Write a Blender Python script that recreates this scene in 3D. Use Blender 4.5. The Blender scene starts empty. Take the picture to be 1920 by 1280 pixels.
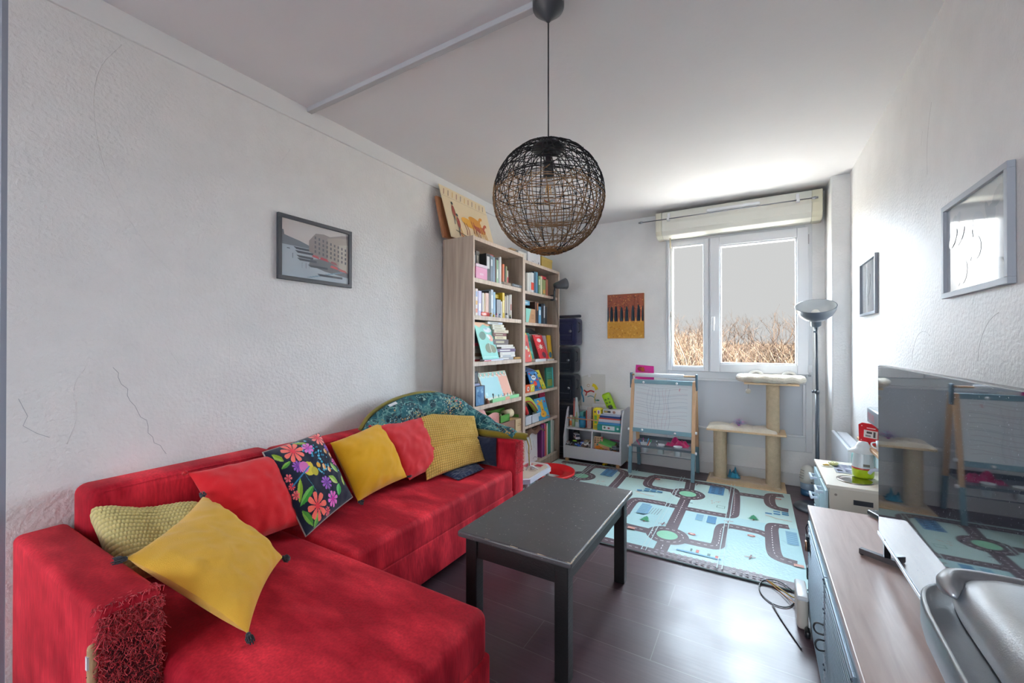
import bpy, bmesh, math, random
from mathutils import Vector, Matrix, noise
C = bpy.context.scene.collection
PI = math.pi
random.seed(7)

# ---------------------------------------------------------------- colours
def lin(h):
    h = h.lstrip('#')
    out = []
    for i in (0, 2, 4):
        c = int(h[i:i+2], 16) / 255
        out.append(c/12.92 if c <= .04045 else ((c+.055)/1.055)**2.4)
    return (out[0], out[1], out[2], 1.0)
def vary(h, a=.06, rnd=random):
    c = lin(h); k = 1 + rnd.uniform(-a, a)
    return (min(1, c[0]*k), min(1, c[1]*k), min(1, c[2]*k), 1)
def col4(c):
    return lin(c) if isinstance(c, str) else c

# ---------------------------------------------------------------- materials
MATS = {}
def nt(name):
    m = bpy.data.materials.new(name); m.use_nodes = True
    n = m.node_tree.nodes; l = m.node_tree.links
    return m, n, l, n['Principled BSDF']
def attr_mat(name, rough=.5, metal=0, spec=.5, bump=0, bscale=60, sheen=0, coat=0, var=.0, vscale=8, stretch=(1, 1, 1), detail=4, emit=0):
    if name in MATS: return MATS[name]
    m, n, l, b = nt(name)
    a = n.new('ShaderNodeAttribute'); a.attribute_name = 'Col'
    b.inputs['Roughness'].default_value = rough
    b.inputs['Metallic'].default_value = metal
    b.inputs['Specular IOR Level'].default_value = spec
    b.inputs['Sheen Weight'].default_value = sheen
    b.inputs['Coat Weight'].default_value = coat
    tc = n.new('ShaderNodeTexCoord'); mp = n.new('ShaderNodeMapping')
    mp.inputs['Scale'].default_value = stretch
    l.new(tc.outputs['Object'], mp.inputs['Vector'])
    out = a.outputs['Color']
    if var:
        no = n.new('ShaderNodeTexNoise'); no.inputs['Scale'].default_value = vscale; no.inputs['Detail'].default_value = detail
        l.new(mp.outputs['Vector'], no.inputs['Vector'])
        mr = n.new('ShaderNodeMapRange'); mr.inputs['From Min'].default_value = .25; mr.inputs['From Max'].default_value = .75
        mr.inputs['To Min'].default_value = 1 - var; mr.inputs['To Max'].default_value = 1 + var
        l.new(no.outputs['Fac'], mr.inputs['Value'])
        mx = n.new('ShaderNodeVectorMath'); mx.operation = 'SCALE'
        l.new(out, mx.inputs[0]); l.new(mr.outputs['Result'], mx.inputs['Scale']); out = mx.outputs['Vector']
    l.new(out, b.inputs['Base Color'])
    if emit:
        l.new(out, b.inputs['Emission Color']); b.inputs['Emission Strength'].default_value = emit
    if bump:
        nb = n.new('ShaderNodeTexNoise'); nb.inputs['Scale'].default_value = bscale; nb.inputs['Detail'].default_value = 5
        l.new(mp.outputs['Vector'], nb.inputs['Vector'])
        bu = n.new('ShaderNodeBump'); bu.inputs['Strength'].default_value = bump; bu.inputs['Distance'].default_value = .01
        l.new(nb.outputs['Fac'], bu.inputs['Height']); l.new(bu.outputs['Normal'], b.inputs['Normal'])
    MATS[name] = m
    return m
M_PAINT = attr_mat('painted', .45, bump=.05, bscale=150)
M_MATTE = attr_mat('matte', .8, bump=.1, bscale=180, var=.04)
M_PAPER = attr_mat('paper', .75, spec=.2)
M_PRINT = attr_mat('printed_card', .42, spec=.4)
M_PLAST = attr_mat('plastic', .28, spec=.5)
M_METAL = attr_mat('metal', .3, metal=1, bump=.03, bscale=300)
M_CLOTH = attr_mat('cloth', .9, spec=.2, bump=.25, bscale=350, sheen=.3, var=.06, vscale=30)
M_PVC = attr_mat('window_plastic', .35, spec=.4)
M_BARK = attr_mat('bark', .9, bump=.4, bscale=40, var=.25, vscale=3)

# ---------------------------------------------------------------- mesh builder
class MB:
    def __init__(s): s.v = []; s.f = []; s.c = []; s.sm = []
    def add(s, vs, fs, col, smooth=False, cols=None):
        o = len(s.v); s.v += [tuple(v) for v in vs]
        cc = col4(col) if col is not None else None
        for i, f in enumerate(fs):
            s.f.append(tuple(o + k for k in f)); s.c.append(cols[i] if cols else cc); s.sm.append(smooth)
        return s
    def box(s, x0, x1, y0, y1, z0, z1, col, M=None):
        vs = [Vector((x, y, z)) for z in (z0, z1) for x, y in ((x0, y0), (x1, y0), (x1, y1), (x0, y1))]
        if M: vs = [M @ v for v in vs]
        return s.add(vs, [(0, 3, 2, 1), (4, 5, 6, 7), (0, 1, 5, 4), (1, 2, 6, 5), (2, 3, 7, 6), (3, 0, 4, 7)], col)
    def rbox(s, x0, x1, y0, y1, z0, z1, col, r=.02, seg=4, M=None, warp=None):
        bm = bmesh.new(); bmesh.ops.create_cube(bm, size=1)
        for v in bm.verts:
            v.co = Vector(((x0+x1)/2 + v.co.x*(x1-x0), (y0+y1)/2 + v.co.y*(y1-y0), (z0+z1)/2 + v.co.z*(z1-z0)))
        bmesh.ops.bevel(bm, geom=bm.edges[:], offset=r, segments=seg, profile=.5, affect='EDGES')
        bm.verts.index_update()
        vs = [v.co.copy() for v in bm.verts]
        if warp: vs = [warp(v) for v in vs]
        if M: vs = [M @ v for v in vs]
        fs = [tuple(v.index for v in f.verts) for f in bm.faces]; bm.free()
        return s.add(vs, fs, col, True)
    def tube(s, pts, r, col, seg=8, r1=None, closed=False, smooth=True, colf=None):
        pts = [Vector(p) for p in pts]; n = len(pts); vs = []; fs = []; cols = []
        up = None
        for i, p in enumerate(pts):
            if closed: t = pts[(i+1) % n] - pts[i-1]
            else: t = pts[min(i+1, n-1)] - pts[max(i-1, 0)]
            if t.length < 1e-9: t = Vector((0, 0, 1))
            t.normalize()
            if up is None: up = t.orthogonal().normalized()
            else:
                up = up - t*up.dot(t)
                up = up.normalized() if up.length > 1e-6 else t.orthogonal().normalized()
            w = t.cross(up)
            if isinstance(r, (list, tuple)): rr = r[i]
            else: rr = r if r1 is None else r + (r1-r)*i/max(1, n-1)
            for k in range(seg):
                a = 2*PI*k/seg
                vs.append(p + up*math.cos(a)*rr + w*math.sin(a)*rr)
        m = n if closed else n-1
        for i in range(m):
            j = (i+1) % n
            for k in range(seg):
                fs.append((i*seg+k, i*seg+(k+1) % seg, j*seg+(k+1) % seg, j*seg+k))
                cols.append(colf(pts[i]) if colf else None)
        if not closed:
            fs.append(tuple(range(seg))[::-1]); fs.append(tuple((n-1)*seg+k for k in range(seg)))
            if colf: cols += [colf(pts[0]), colf(pts[-1])]
        return s.add(vs, fs, col, smooth, cols if colf else None)
    def cyl(s, p0, p1, r, col, seg=16, r1=None, smooth=True):
        return s.tube([p0, p1], r, col, seg, r1 if r1 is not None else None, smooth=smooth)
    def lathe(s, prof, cx, cy, col, seg=28, M=None, smooth=True, cols=None):
        vs = []; fs = []; cc = []
        for r, z in prof:
            for k in range(seg):
                a = 2*PI*k/seg; vs.append(Vector((cx+r*math.cos(a), cy+r*math.sin(a), z)))
        for i in range(len(prof)-1):
            for k in range(seg):
                fs.append((i*seg+k, i*seg+(k+1) % seg, (i+1)*seg+(k+1) % seg, (i+1)*seg+k))
                cc.append(col4(cols[i]) if cols else None)
        if M: vs = [M @ v for v in vs]
        return s.add(vs, fs, col, smooth, cc if cols else None)
    def sphere(s, c, r, col, seg=14, rings=8, sc=(1, 1, 1)):
        vs = []; fs = []
        for i in range(rings+1):
            t = PI*i/rings
            for k in range(seg):
                a = 2*PI*k/seg
                vs.append((c[0]+r*sc[0]*math.sin(t)*math.cos(a), c[1]+r*sc[1]*math.sin(t)*math.sin(a), c[2]+r*sc[2]*math.cos(t)))
        for i in range(rings):
            for k in range(seg):
                fs.append((i*seg+k, (i+1)*seg+k, (i+1)*seg+(k+1) % seg, i*seg+(k+1) % seg))
        return s.add(vs, fs, col, True)
    def prism(s, poly, O, U, V, N, d0, d1, col):
        """polygon given in (u,v) of the frame, extruded from d0 to d1 along N"""
        O, U, V, N = map(Vector, (O, U, V, N)); n = len(poly)
        vs = [O+U*u+V*v+N*d for d in (d0, d1) for u, v in poly]
        fs = [tuple(range(n))[::-1], tuple(range(n, 2*n))] + [(i, (i+1) % n, n+(i+1) % n, n+i) for i in range(n)]
        return s.add(vs, fs, col)
    def grid(s, fn, nu, nv, col, colf=None, smooth=True, flip=False):
        vs = [fn(i/nu, j/nv) for j in range(nv+1) for i in range(nu+1)]
        fs = []; cc = []
        for j in range(nv):
            for i in range(nu):
                a = j*(nu+1)+i; q = (a, a+1, a+nu+2, a+nu+1)
                fs.append(q[::-1] if flip else q)
                if colf: cc.append(colf((i+.5)/nu, (j+.5)/nv))
        return s.add(vs, fs, col, smooth, cc if colf else None)

ORI = {}
def world_origin(o):
    v = Vector((0, 0, 0))
    while o is not None:
        v += Vector(ORI.get(o.name, (0, 0, 0))); o = o.parent
    return v
def link(o, parent=None, loc=(0, 0, 0)):
    C.objects.link(o); o.parent = parent; o.location = loc; ORI[o.name] = tuple(loc)
    return o
def build(mb, name, mat, parent=None, label=None, cat=None, group=None, kind=None, bevel=0, seg=2, sub=0, local=False):
    """world-space builder data -> ONE object; its origin sits at its base"""
    me = bpy.data.meshes.new(name)
    if parent is not None:
        org = Vector((0, 0, 0)) if local else world_origin(parent); loc = (0, 0, 0)
    else:
        xs = [v[0] for v in mb.v]; ys = [v[1] for v in mb.v]; zs = [v[2] for v in mb.v]
        org = Vector(((min(xs)+max(xs))/2, (min(ys)+max(ys))/2, min(zs))); loc = tuple(org)
        if kind == 'structure': org = Vector((0, 0, 0)); loc = (0, 0, 0)
    me.from_pydata([tuple(Vector(v)-org) for v in mb.v], [], mb.f)
    ca = me.color_attributes.new('Col', 'FLOAT_COLOR', 'CORNER')
    buf = []
    for f, c in zip(mb.f, mb.c): buf += list(c or (.8, .8, .8, 1))*len(f)
    ca.data.foreach_set('color', buf)
    me.polygons.foreach_set('use_smooth', mb.sm)
    me.materials.append(mat); me.update()
    o = link(bpy.data.objects.new(name, me), parent, loc)
    if bevel:
        m = o.modifiers.new('b', 'BEVEL'); m.width = bevel; m.segments = seg; m.limit_method = 'ANGLE'; m.angle_limit = .6
        m.harden_normals = False
    if sub:
        m = o.modifiers.new('s', 'SUBSURF'); m.levels = sub; m.render_levels = sub
    if label: o['label'] = label
    if cat: o['category'] = cat
    if group: o['group'] = group
    if kind: o['kind'] = kind
    return o
def thing(name, label, cat, loc=(0, 0, 0), group=None):
    o = link(bpy.data.objects.new(name, None), None, loc); o.empty_display_size = .05
    o['label'] = label; o['category'] = cat
    if group: o['group'] = group
    return o

class Plane:
    """flat printed marks on a surface: everything is thin faces a hair above it"""
    def __init__(s, mb, O, U, V, lift=.0006):
        s.mb = mb; s.O = Vector(O); s.U = Vector(U); s.V = Vector(V)
        s.N = s.U.cross(s.V).normalized(); s.k = 1; s.l = lift
    def P(s, u, v): return s.O + s.U*u + s.V*v + s.N*(s.l*s.k)
    def poly(s, pts, col, up=True):
        s.mb.add([s.P(*p) for p in pts], [tuple(range(len(pts)))], col)
        if up: s.k += .25
        return s
    def rect(s, u0, u1, v0, v1, col): return s.poly([(u0, v0), (u1, v0), (u1, v1), (u0, v1)], col)
    def disc(s, u, v, r, col, rv=None, n=20, a0=0, rot=0):
        rv = rv or r; cr, sr = math.cos(rot), math.sin(rot)
        pts = []
        for i in range(n):
            a = 2*PI*i/n; x, y = r*math.cos(a), rv*math.sin(a)
            pts.append((u+x*cr-y*sr, v+x*sr+y*cr))
        return s.poly(pts, col)
    def line(s, pts, w, col, closed=False):
        n = len(pts); L = []; R = []
        for i in range(n):
            a = pts[(i-1) % n] if (closed or i) else pts[i]; b = pts[(i+1) % n] if (closed or i < n-1) else pts[i]
            dx, dy = b[0]-a[0], b[1]-a[1]; d = math.hypot(dx, dy) or 1
            nx, ny = -dy/d*w/2, dx/d*w/2
            L.append((pts[i][0]+nx, pts[i][1]+ny)); R.append((pts[i][0]-nx, pts[i][1]-ny))
        vs = [s.P(*p) for p in L+R]; m = n if closed else n-1
        s.mb.add(vs, [(n+i, n+(i+1) % n, (i+1) % n, i) for i in range(m)], col); s.k += .25
        return s
    def dashes(s, pts, w, col, dash=.02, gap=.02):
        acc = 0; seg = []
        P = resample(pts, dash+gap)
        for a, b in zip(P[:-1], P[1:]):
            t = dash/(dash+gap); k = s.k
            s.line([a, (a[0]+(b[0]-a[0])*t, a[1]+(b[1]-a[1])*t)], w, col); s.k = k
        s.k += .25
def resample(pts, step):
    out = [pts[0]]; need = step
    for a, b in zip(pts[:-1], pts[1:]):
        d = math.hypot(b[0]-a[0], b[1]-a[1]); p = 0
        while d - p >= need:
            p += need; t = p/d; out.append((a[0]+(b[0]-a[0])*t, a[1]+(b[1]-a[1])*t)); need = step
        need -= d-p
    return out
def arc(cx, cy, r, a0, a1, n=10, ry=None):
    ry = ry or r
    return [(cx+r*math.cos(math.radians(a0+(a1-a0)*i/n)), cy+ry*math.sin(math.radians(a0+(a1-a0)*i/n))) for i in range(n+1)]
def smooth2(pts, it=2, closed=False):
    for _ in range(it):
        q = [] if closed else [pts[0]]
        n = len(pts)
        for i in range(n if closed else n-1):
            a, b = pts[i], pts[(i+1) % n]
            q.append(tuple(a[k]*.75+b[k]*.25 for k in range(len(a)))); q.append(tuple(a[k]*.25+b[k]*.75 for k in range(len(a))))
        if not closed: q.append(pts[-1])
        pts = q
    return pts
def fbm(x, y, z=0, s=1): return noise.fractal(Vector((x*s, y*s, z)), 1, 2, 4)
OUT = .45
# ================================================================= THE ROOM
XL, XR, YB, CZ = -2.07, .597, 4.234, 2.453
def wall_mat(name, col, warm=0):
    m, n, l, b = nt(name)
    b.inputs['Base Color'].default_value = lin(col); b.inputs['Roughness'].default_value = .55
    b.inputs['Specular IOR Level'].default_value = .35
    tc = n.new('ShaderNodeTexCoord')
    def noisy(sc, det, rot=None, st=(1, 1, 1)):
        mp = n.new('ShaderNodeMapping'); mp.inputs['Scale'].default_value = st
        if rot: mp.inputs['Rotation'].default_value = rot
        l.new(tc.outputs['Object'], mp.inputs['Vector'])
        t = n.new('ShaderNodeTexNoise'); t.inputs['Scale'].default_value = sc; t.inputs['Detail'].default_value = det
        l.new(mp.outputs['Vector'], t.inputs['Vector']); return t.outputs['Fac']
    fine = noisy(75, 5); big = noisy(7, 5)
    scr = noisy(9, 3, (0.5, .3, .4), (1, 2.2, .5)); scr2 = noisy(6, 3, (-.7, .6, .2), (3, 2.4, .5))
    def ridge(src, lo, hi):
        a = n.new('ShaderNodeMapRange'); a.inputs['From Min'].default_value = lo; a.inputs['From Max'].default_value = hi
        l.new(src, a.inputs['Value']); return a.outputs['Result']
    def madd(a, b_, k):
        x = n.new('ShaderNodeMath'); x.operation = 'MULTIPLY_ADD'; x.inputs[1].default_value = k
        l.new(a, x.inputs[0])
        if b_ is None: x.inputs[2].default_value = 0
        else: l.new(b_, x.inputs[2])
        return x.outputs[0]
    h = madd(fine, None, 1.0); h = madd(big, h, .9); h = madd(ridge(scr, .64, .68), h, .10); h = madd(ridge(scr2, .66, .7), h, .07)
    bu = n.new('ShaderNodeBump'); bu.inputs['Strength'].default_value = .55; bu.inputs['Distance'].default_value = .010
    l.new(h, bu.inputs['Height']); l.new(bu.outputs['Normal'], b.inputs['Normal'])
    cr = n.new('ShaderNodeMapRange'); cr.inputs['From Min'].default_value = .3; cr.inputs['From Max'].default_value = .7
    cr.inputs['To Min'].default_value = .96; cr.inputs['To Max'].default_value = 1.03
    l.new(big, cr.inputs['Value'])
    at = n.new('ShaderNodeAttribute'); at.attribute_name = 'Col'
    mx = n.new('ShaderNodeVectorMath'); mx.operation = 'SCALE'
    l.new(at.outputs['Color'], mx.inputs[0]); l.new(cr.outputs['Result'], mx.inputs['Scale']); l.new(mx.outputs['Vector'], b.inputs['Base Color'])
    return m
W_COL = '#e6e4e2'
M_WALL = wall_mat('plaster', W_COL)
M_WALL2 = wall_mat('plaster_smooth', W_COL)
M_WALL2.node_tree.nodes['Bump'].inputs['Strength'].default_value = .3
M_WALLR = wall_mat('plaster_satin', W_COL)
M_WALLR.node_tree.nodes['Principled BSDF'].inputs['Roughness'].default_value = .45
M_WALLR.node_tree.nodes['Principled BSDF'].inputs['Specular IOR Level'].default_value = .55
M_WALLR.node_tree.nodes['Bump'].inputs['Strength'].default_value = .3
M_CEIL = attr_mat('ceiling_paint', .75, spec=.3, bump=.12, bscale=30, var=.02, vscale=2)

# left wall with trowel ridges and a crack
w = MB(); w.box(XL-.2, XL, .325, YB+.2, 0, CZ, W_COL)
def ridge_on_wall(w, pts, r=.0022, col=W_COL, x=XL):
    pts = smooth2(pts, 2)
    w.tube([(x-r*.62, p[0], p[1]) for p in pts], r, col, 6)
for pts, r in (([(.60, 2.33), (.53, 2.2), (.52, 2.02), (.56, 1.8), (.66, 1.6), (.78, 1.47)], .003),
               ([(.63, 1.95), (.68, 1.75), (.78, 1.58), (.86, 1.47)], .0022),
               ([(1.33, 2.2), (1.31, 2.05), (1.33, 1.92), (1.42, 1.76), (1.56, 1.62)], .0024),
               ([(.55, 1.5), (.62, 1.42), (.75, 1.3), (.9, 1.17)], .002),
               ([(.95, 1.5), (.97, 1.35), (.98, 1.2), (.98, 1.08)], .0028),
               ([(1.26, 2.2), (1.22, 2.13)], .003), ([(1.38, 2.19), (1.36, 2.14)], .003),
               ([(.46, .85), (.49, .95), (.47, 1.05), (.51, 1.12)], .003),
               ([(1.5, 1.2), (1.47, 1.05), (1.49, .9)], .002), ([(1.28, 1.12), (1.2, 1.1), (1.13, 1.04)], .002),
               ([(.70, 1.17), (.74, 1.13)], .003), ([(.76, 1.16), (.79, 1.11)], .003)):
    ridge_on_wall(w, pts, r)
rk = random.Random(5)
for k in range(60):                                  # small trowel nicks
    y = rk.uniform(.4, 2.4); z = rk.uniform(.75, 2.3); a = rk.uniform(0, 6.28); L = rk.uniform(.01, .05)
    ridge_on_wall(w, [(y, z), (y+math.cos(a)*L*.5, z+math.sin(a)*L*.5+.004), (y+math.cos(a)*L, z+math.sin(a)*L)], rk.uniform(.001, .002))
pl = Plane(w, (XL, 0, 0), (0, 1, 0), (0, 0, 1), .0004)
pts = [(.58, 1.11)]
for k in range(17):
    pts.append((pts[-1][0]+rk.uniform(-.002, .022), pts[-1][1]-rk.uniform(.012, .028)))
pl.line(pts, .0014, '#9a9ba0')
pl.line([(.35, 1.02), (.37, .96), (.36, .93), (.39, .9), (.42, .88)], .0012, '#a2a3a8')
build(w, 'wall_left', M_WALL, kind='structure')

w = MB(); w.box(XR, XR+.2, -3.2, YB+.2, 0, CZ, W_COL)
pr_ = Plane(w, (XR, 0, 0), (0, -1, 0), (0, 0, 1), .0004)
for k in range(46):
    y = -rk.uniform(.7, 3.6); z = rk.uniform(1.1, 2.35); L = rk.uniform(.004, .06)
    pr_.line([(y, z), (y+L*.2, z+L*.6), (y+L*.35, z+L)], .0012, vary('#a5a3a0', .2, rk)); pr_.k = 1
for c in ((-1.7, 1.13, .16, 100, 175), (-2.35, 1.1, .15, 60, 170), (-1.9, 1.95, .4, 150, 190)):
    r = .0011
    w.tube([(XR+r*.55, -p[0], p[1]) for p in arc(c[0], c[1], c[2], c[3], c[4], 16)], r, '#b9b7b5', 6)
build(w, 'wall_right', M_WALLR, kind='structure')

# back wall: the window takes the middle; wall around it
WX0, WX1, WZ0, WZ1 = -.755, .40, .29, 2.25
w = MB(); w.box(XL-.2, WX0, YB, YB+.22, 0, CZ, W_COL); w.box(WX1, XR+.2, YB, YB+.22, 0, CZ, W_COL)
w.box(WX0, WX1, YB, YB+.22, 0, WZ0, W_COL); w.box(WX0, WX1, YB, YB+.22, WZ1, CZ, W_COL)
build(w, 'wall_back', M_WALL2, kind='structure')
w = MB(); w.rbox(.485, XR+.03, 3.895, YB+.02, -.01, CZ+.01, '#dfdedd', .014, 3)
build(w, 'wall_pipe_casing', M_WALL2, kind='structure')

# ceiling, beam trim, cornice strip
c = MB(); c.box(XL-.2, XR+.2, -3.2, YB+.22, CZ, CZ+.2, '#e2e0e1')
build(c, 'ceiling', M_CEIL, kind='structure')
c = MB(); c.box(XL-.02, XR+.02, 1.345, 1.375, CZ-.022, CZ+.02, '#bcbbbd')
build(c, 'trim_1', M_CEIL, kind='structure', bevel=.003)
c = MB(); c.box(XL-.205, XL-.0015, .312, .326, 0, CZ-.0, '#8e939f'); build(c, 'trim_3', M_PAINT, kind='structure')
c = MB(); c.box(XL-.03, XL+.012, .310, YB+.02, CZ-.092, CZ+.02, '#e2e1e0')
build(c, 'trim_2', M_CEIL, kind='structure', bevel=.003)

# floor: dark laminate boards running along X
def floor_mat():
    m, n, l, b = nt('dark_laminate')
    tc = n.new('ShaderNodeTexCoord'); br = n.new('ShaderNodeTexBrick')
    mp0 = n.new('ShaderNodeMapping'); mp0.inputs['Location'].default_value = (.35, .085, 0)
    l.new(tc.outputs['Object'], mp0.inputs['Vector']); l.new(mp0.outputs['Vector'], br.inputs['Vector'])
    br.inputs['Scale'].default_value = 1; br.inputs['Brick Width'].default_value = 1.2; br.inputs['Row Height'].default_value = .19
    br.inputs['Mortar Size'].default_value = .0014; br.inputs['Mortar Smooth'].default_value = .3; br.inputs['Bias'].default_value = 0
    br.offset = .37
    br.inputs['Color1'].default_value = lin('#57434a'); br.inputs['Color2'].default_value = lin('#463439'); br.inputs['Mortar'].default_value = lin('#6f6466')
    mp = n.new('ShaderNodeMapping'); mp.inputs['Scale'].default_value = (2, 26, 1); l.new(tc.outputs['Object'], mp.inputs['Vector'])
    no = n.new('ShaderNodeTexNoise'); no.inputs['Scale'].default_value = 3; no.inputs['Detail'].default_value = 8; l.new(mp.outputs['Vector'], no.inputs['Vector'])
    mr = n.new('ShaderNodeMapRange'); mr.inputs['To Min'].default_value = .7; mr.inputs['To Max'].default_value = 1.3; l.new(no.outputs['Fac'], mr.inputs['Value'])
    mx = n.new('ShaderNodeVectorMath'); mx.operation = 'SCALE'; l.new(br.outputs['Color'], mx.inputs[0]); l.new(mr.outputs['Result'], mx.inputs['Scale'])
    l.new(mx.outputs['Vector'], b.inputs['Base Color'])
    sm = n.new('ShaderNodeTexNoise'); sm.inputs['Scale'].default_value = 5; sm.inputs['Detail'].default_value = 6; l.new(tc.outputs['Object'], sm.inputs['Vector'])
    rr = n.new('ShaderNodeMapRange'); rr.inputs['To Min'].default_value = .22; rr.inputs['To Max'].default_value = .42; l.new(sm.outputs['Fac'], rr.inputs['Value'])
    l.new(rr.outputs['Result'], b.inputs['Roughness'])
    bu = n.new('ShaderNodeBump'); bu.inputs['Strength'].default_value = .12; bu.inputs['Distance'].default_value = .002; l.new(no.outputs['Fac'], bu.inputs['Height'])
    l.new(bu.outputs['Normal'], b.inputs['Normal'])
    return m
c = MB(); c.box(-4.2, XR+.2, -3.2, YB+.22, -.1, 0, '#463638')
build(c, 'floor', floor_mat(), kind='structure')

# baseboards
c = MB(); c.box(-1.1, .5, YB-.012, YB+.01, 0, .105, '#cfcdcb'); build(c, 'baseboard_back', M_PAINT, kind='structure', bevel=.003)
c = MB(); c.box(XR-.012, XR+.01, -3, 4.1, 0, .09, '#cfcdcb'); build(c, 'baseboard_right', M_PAINT, kind='structure', bevel=.003)
c = MB(); c.box(XL-.01, XL+.012, .34, YB, 0, .09, '#cfcdcb'); build(c, 'baseboard_left', M_PAINT, kind='structure', bevel=.003)

c = MB(); c.box(-14, 12, YB+.3, 7.0, .38, .48, '#efe4d4'); build(c, 'ground_bounce_slab', M_CEIL, kind='structure')  # added pale slab out of view, bounces daylight up to the ceiling
# the adjoining room behind the camera
c = MB(); c.box(-4.2, XL-.2, .325, .525, 0, CZ, W_COL); build(c, 'wall_hall', M_WALL, kind='structure')
c = MB(); c.box(-4.2, XL-.2, -3.2, .525, CZ, CZ+.2, W_COL); build(c, 'ceiling_hall', M_CEIL, kind='structure')
c = MB(); c.box(-4.4, -4.2, -3.2, .525, 0, CZ, W_COL); build(c, 'wall_hall_left', M_WALL, kind='structure')
c = MB()
c.box(-4.4, -2.9, -3.4, -3.2, 0, CZ, W_COL); c.box(.1, XR+.2, -3.4, -3.2, 0, CZ, W_COL)
c.box(-2.9, .1, -3.4, -3.2, 0, .35, W_COL); c.box(-2.9, .1, -3.4, -3.2, 2.3, CZ, W_COL)
build(c, 'wall_rear', M_WALL, kind='structure')

# ---------------------------------------------------------------- the window
PV = '#d5d6d8'
def glass_mat():
    m, n, l, b = nt('window_glass')
    out = n['Material Output']; n.remove(b)
    tr = n.new('ShaderNodeBsdfTransparent'); tr.inputs['Color'].default_value = (.97, .98, .98, 1)
    gl = n.new('ShaderNodeBsdfGlossy'); gl.inputs['Roughness'].default_value = .02
    fr = n.new('ShaderNodeFresnel'); fr.inputs['IOR'].default_value = 1.04
    mx = n.new('ShaderNodeMixShader'); l.new(fr.outputs[0], mx.inputs[0]); l.new(tr.outputs[0], mx.inputs[1]); l.new(gl.outputs[0], mx.inputs[2])
    l.new(mx.outputs[0], out.inputs['Surface']); return m
M_GLASS = glass_mat()
def frame_rect(mb, x0, x1, z0, z1, wd, y0, y1, col):
    mb.box(x0, x0+wd, y0, y1, z0, z1, col); mb.box(x1-wd, x1, y0, y1, z0, z1, col)
    mb.box(x0+wd, x1-wd, y0, y1, z0, z0+wd, col); mb.box(x0+wd, x1-wd, y0, y1, z1-wd, z1, col)
win = MB()
yf = YB-.012
win.box(WX0, -.735, yf, YB+.05, .29, 2.25, PV); win.box(.352, WX1, yf, YB+.05, .29, 2.25, PV)      # jambs
win.box(-.735, .352, yf, YB+.05, 2.165, 2.25, PV)
win.box(-.735, .352, yf, YB+.05, .875, .938, PV); win.box(-.735, .352, yf, YB+.05, .29, .41, PV)
win.box(-.395, -.36, yf, YB+.05, .938, 2.165, PV)
build(win, 'window_1', M_PVC, kind='structure', bevel=.004)
W1 = bpy.data.objects['window_1']
f = MB(); frame_rect(f, -.735, -.379, .94, 2.167, .036, yf-.012, YB+.04, '#dcdde0'); frame_rect(f, -.700, -.414, .975, 2.132, .012, yf-.004, YB+.03, '#e3e4e6')
build(f, 'fixed_sash', M_PVC, W1, bevel=.003)
f = MB(); frame_rect(f, -.365, .372, .937, 2.165, .078, yf-.03, YB+.03, '#dcdde0'); frame_rect(f, -.288, .296, 1.014, 2.088, .013, yf-.02, YB+.03, '#e6e7ea')
sash = build(f, 'opening_sash', M_PVC, W1, bevel=.005)
h = MB(); h.rbox(-.352, -.322, yf-.045, yf-.028, 1.37, 1.45, '#e4e4e6', .006, 2); h.cyl((-.337, yf-.04, 1.42), (-.337, yf-.07, 1.42), .009, '#e4e4e6')
h.rbox(-.347, -.327, yf-.08, yf-.062, 1.31, 1.44, '#e9e9eb', .007, 3)
build(h, 'handle', M_PVC, sash)
h = MB()
h.box(.37, .376, yf-.034, yf-.02, 2.02, 2.1, '#9a9b9d')
h.rbox(.366, .392, yf-.035, yf-.01, .96, 1.02, '#d9d9db', .004, 2); h.box(.366, .386, yf-.045, yf-.03, .925, .94, '#8d8e90')
build(h, 'hinge', M_PVC, sash)
g = MB(); g.box(-.70, -.414, YB+.008, YB+.014, .975, 2.132, '#ffffff'); build(g, 'pane', M_GLASS, W1)
g = MB(); g.box(-.288, .296, YB+.004, YB+.01, 1.014, 2.088, '#ffffff'); build(g, 'pane', M_GLASS, W1)
p_ = MB(); p_.box(-.735, .352, YB+.0, YB+.03, .40, .88, '#bfc2c8')
for a in ((.41, .43), (.855, .875)): p_.box(-.735, .352, yf-.006, YB+.02, a[0], a[1], '#d4d5d8')
p_.box(.332, .352, yf-.006, YB+.02, .43, .855, '#d4d5d8'); p_.box(-.735, -.715, yf-.006, YB+.02, .43, .855, '#d4d5d8')
build(p_, 'lower_panel', M_PVC, W1, bevel=.004)
s_ = MB(); s_.box(-.80, .47, YB+.05, YB+.3, .9, .93, '#c9c7c4'); build(s_, 'sill', M_PAINT, W1)

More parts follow.
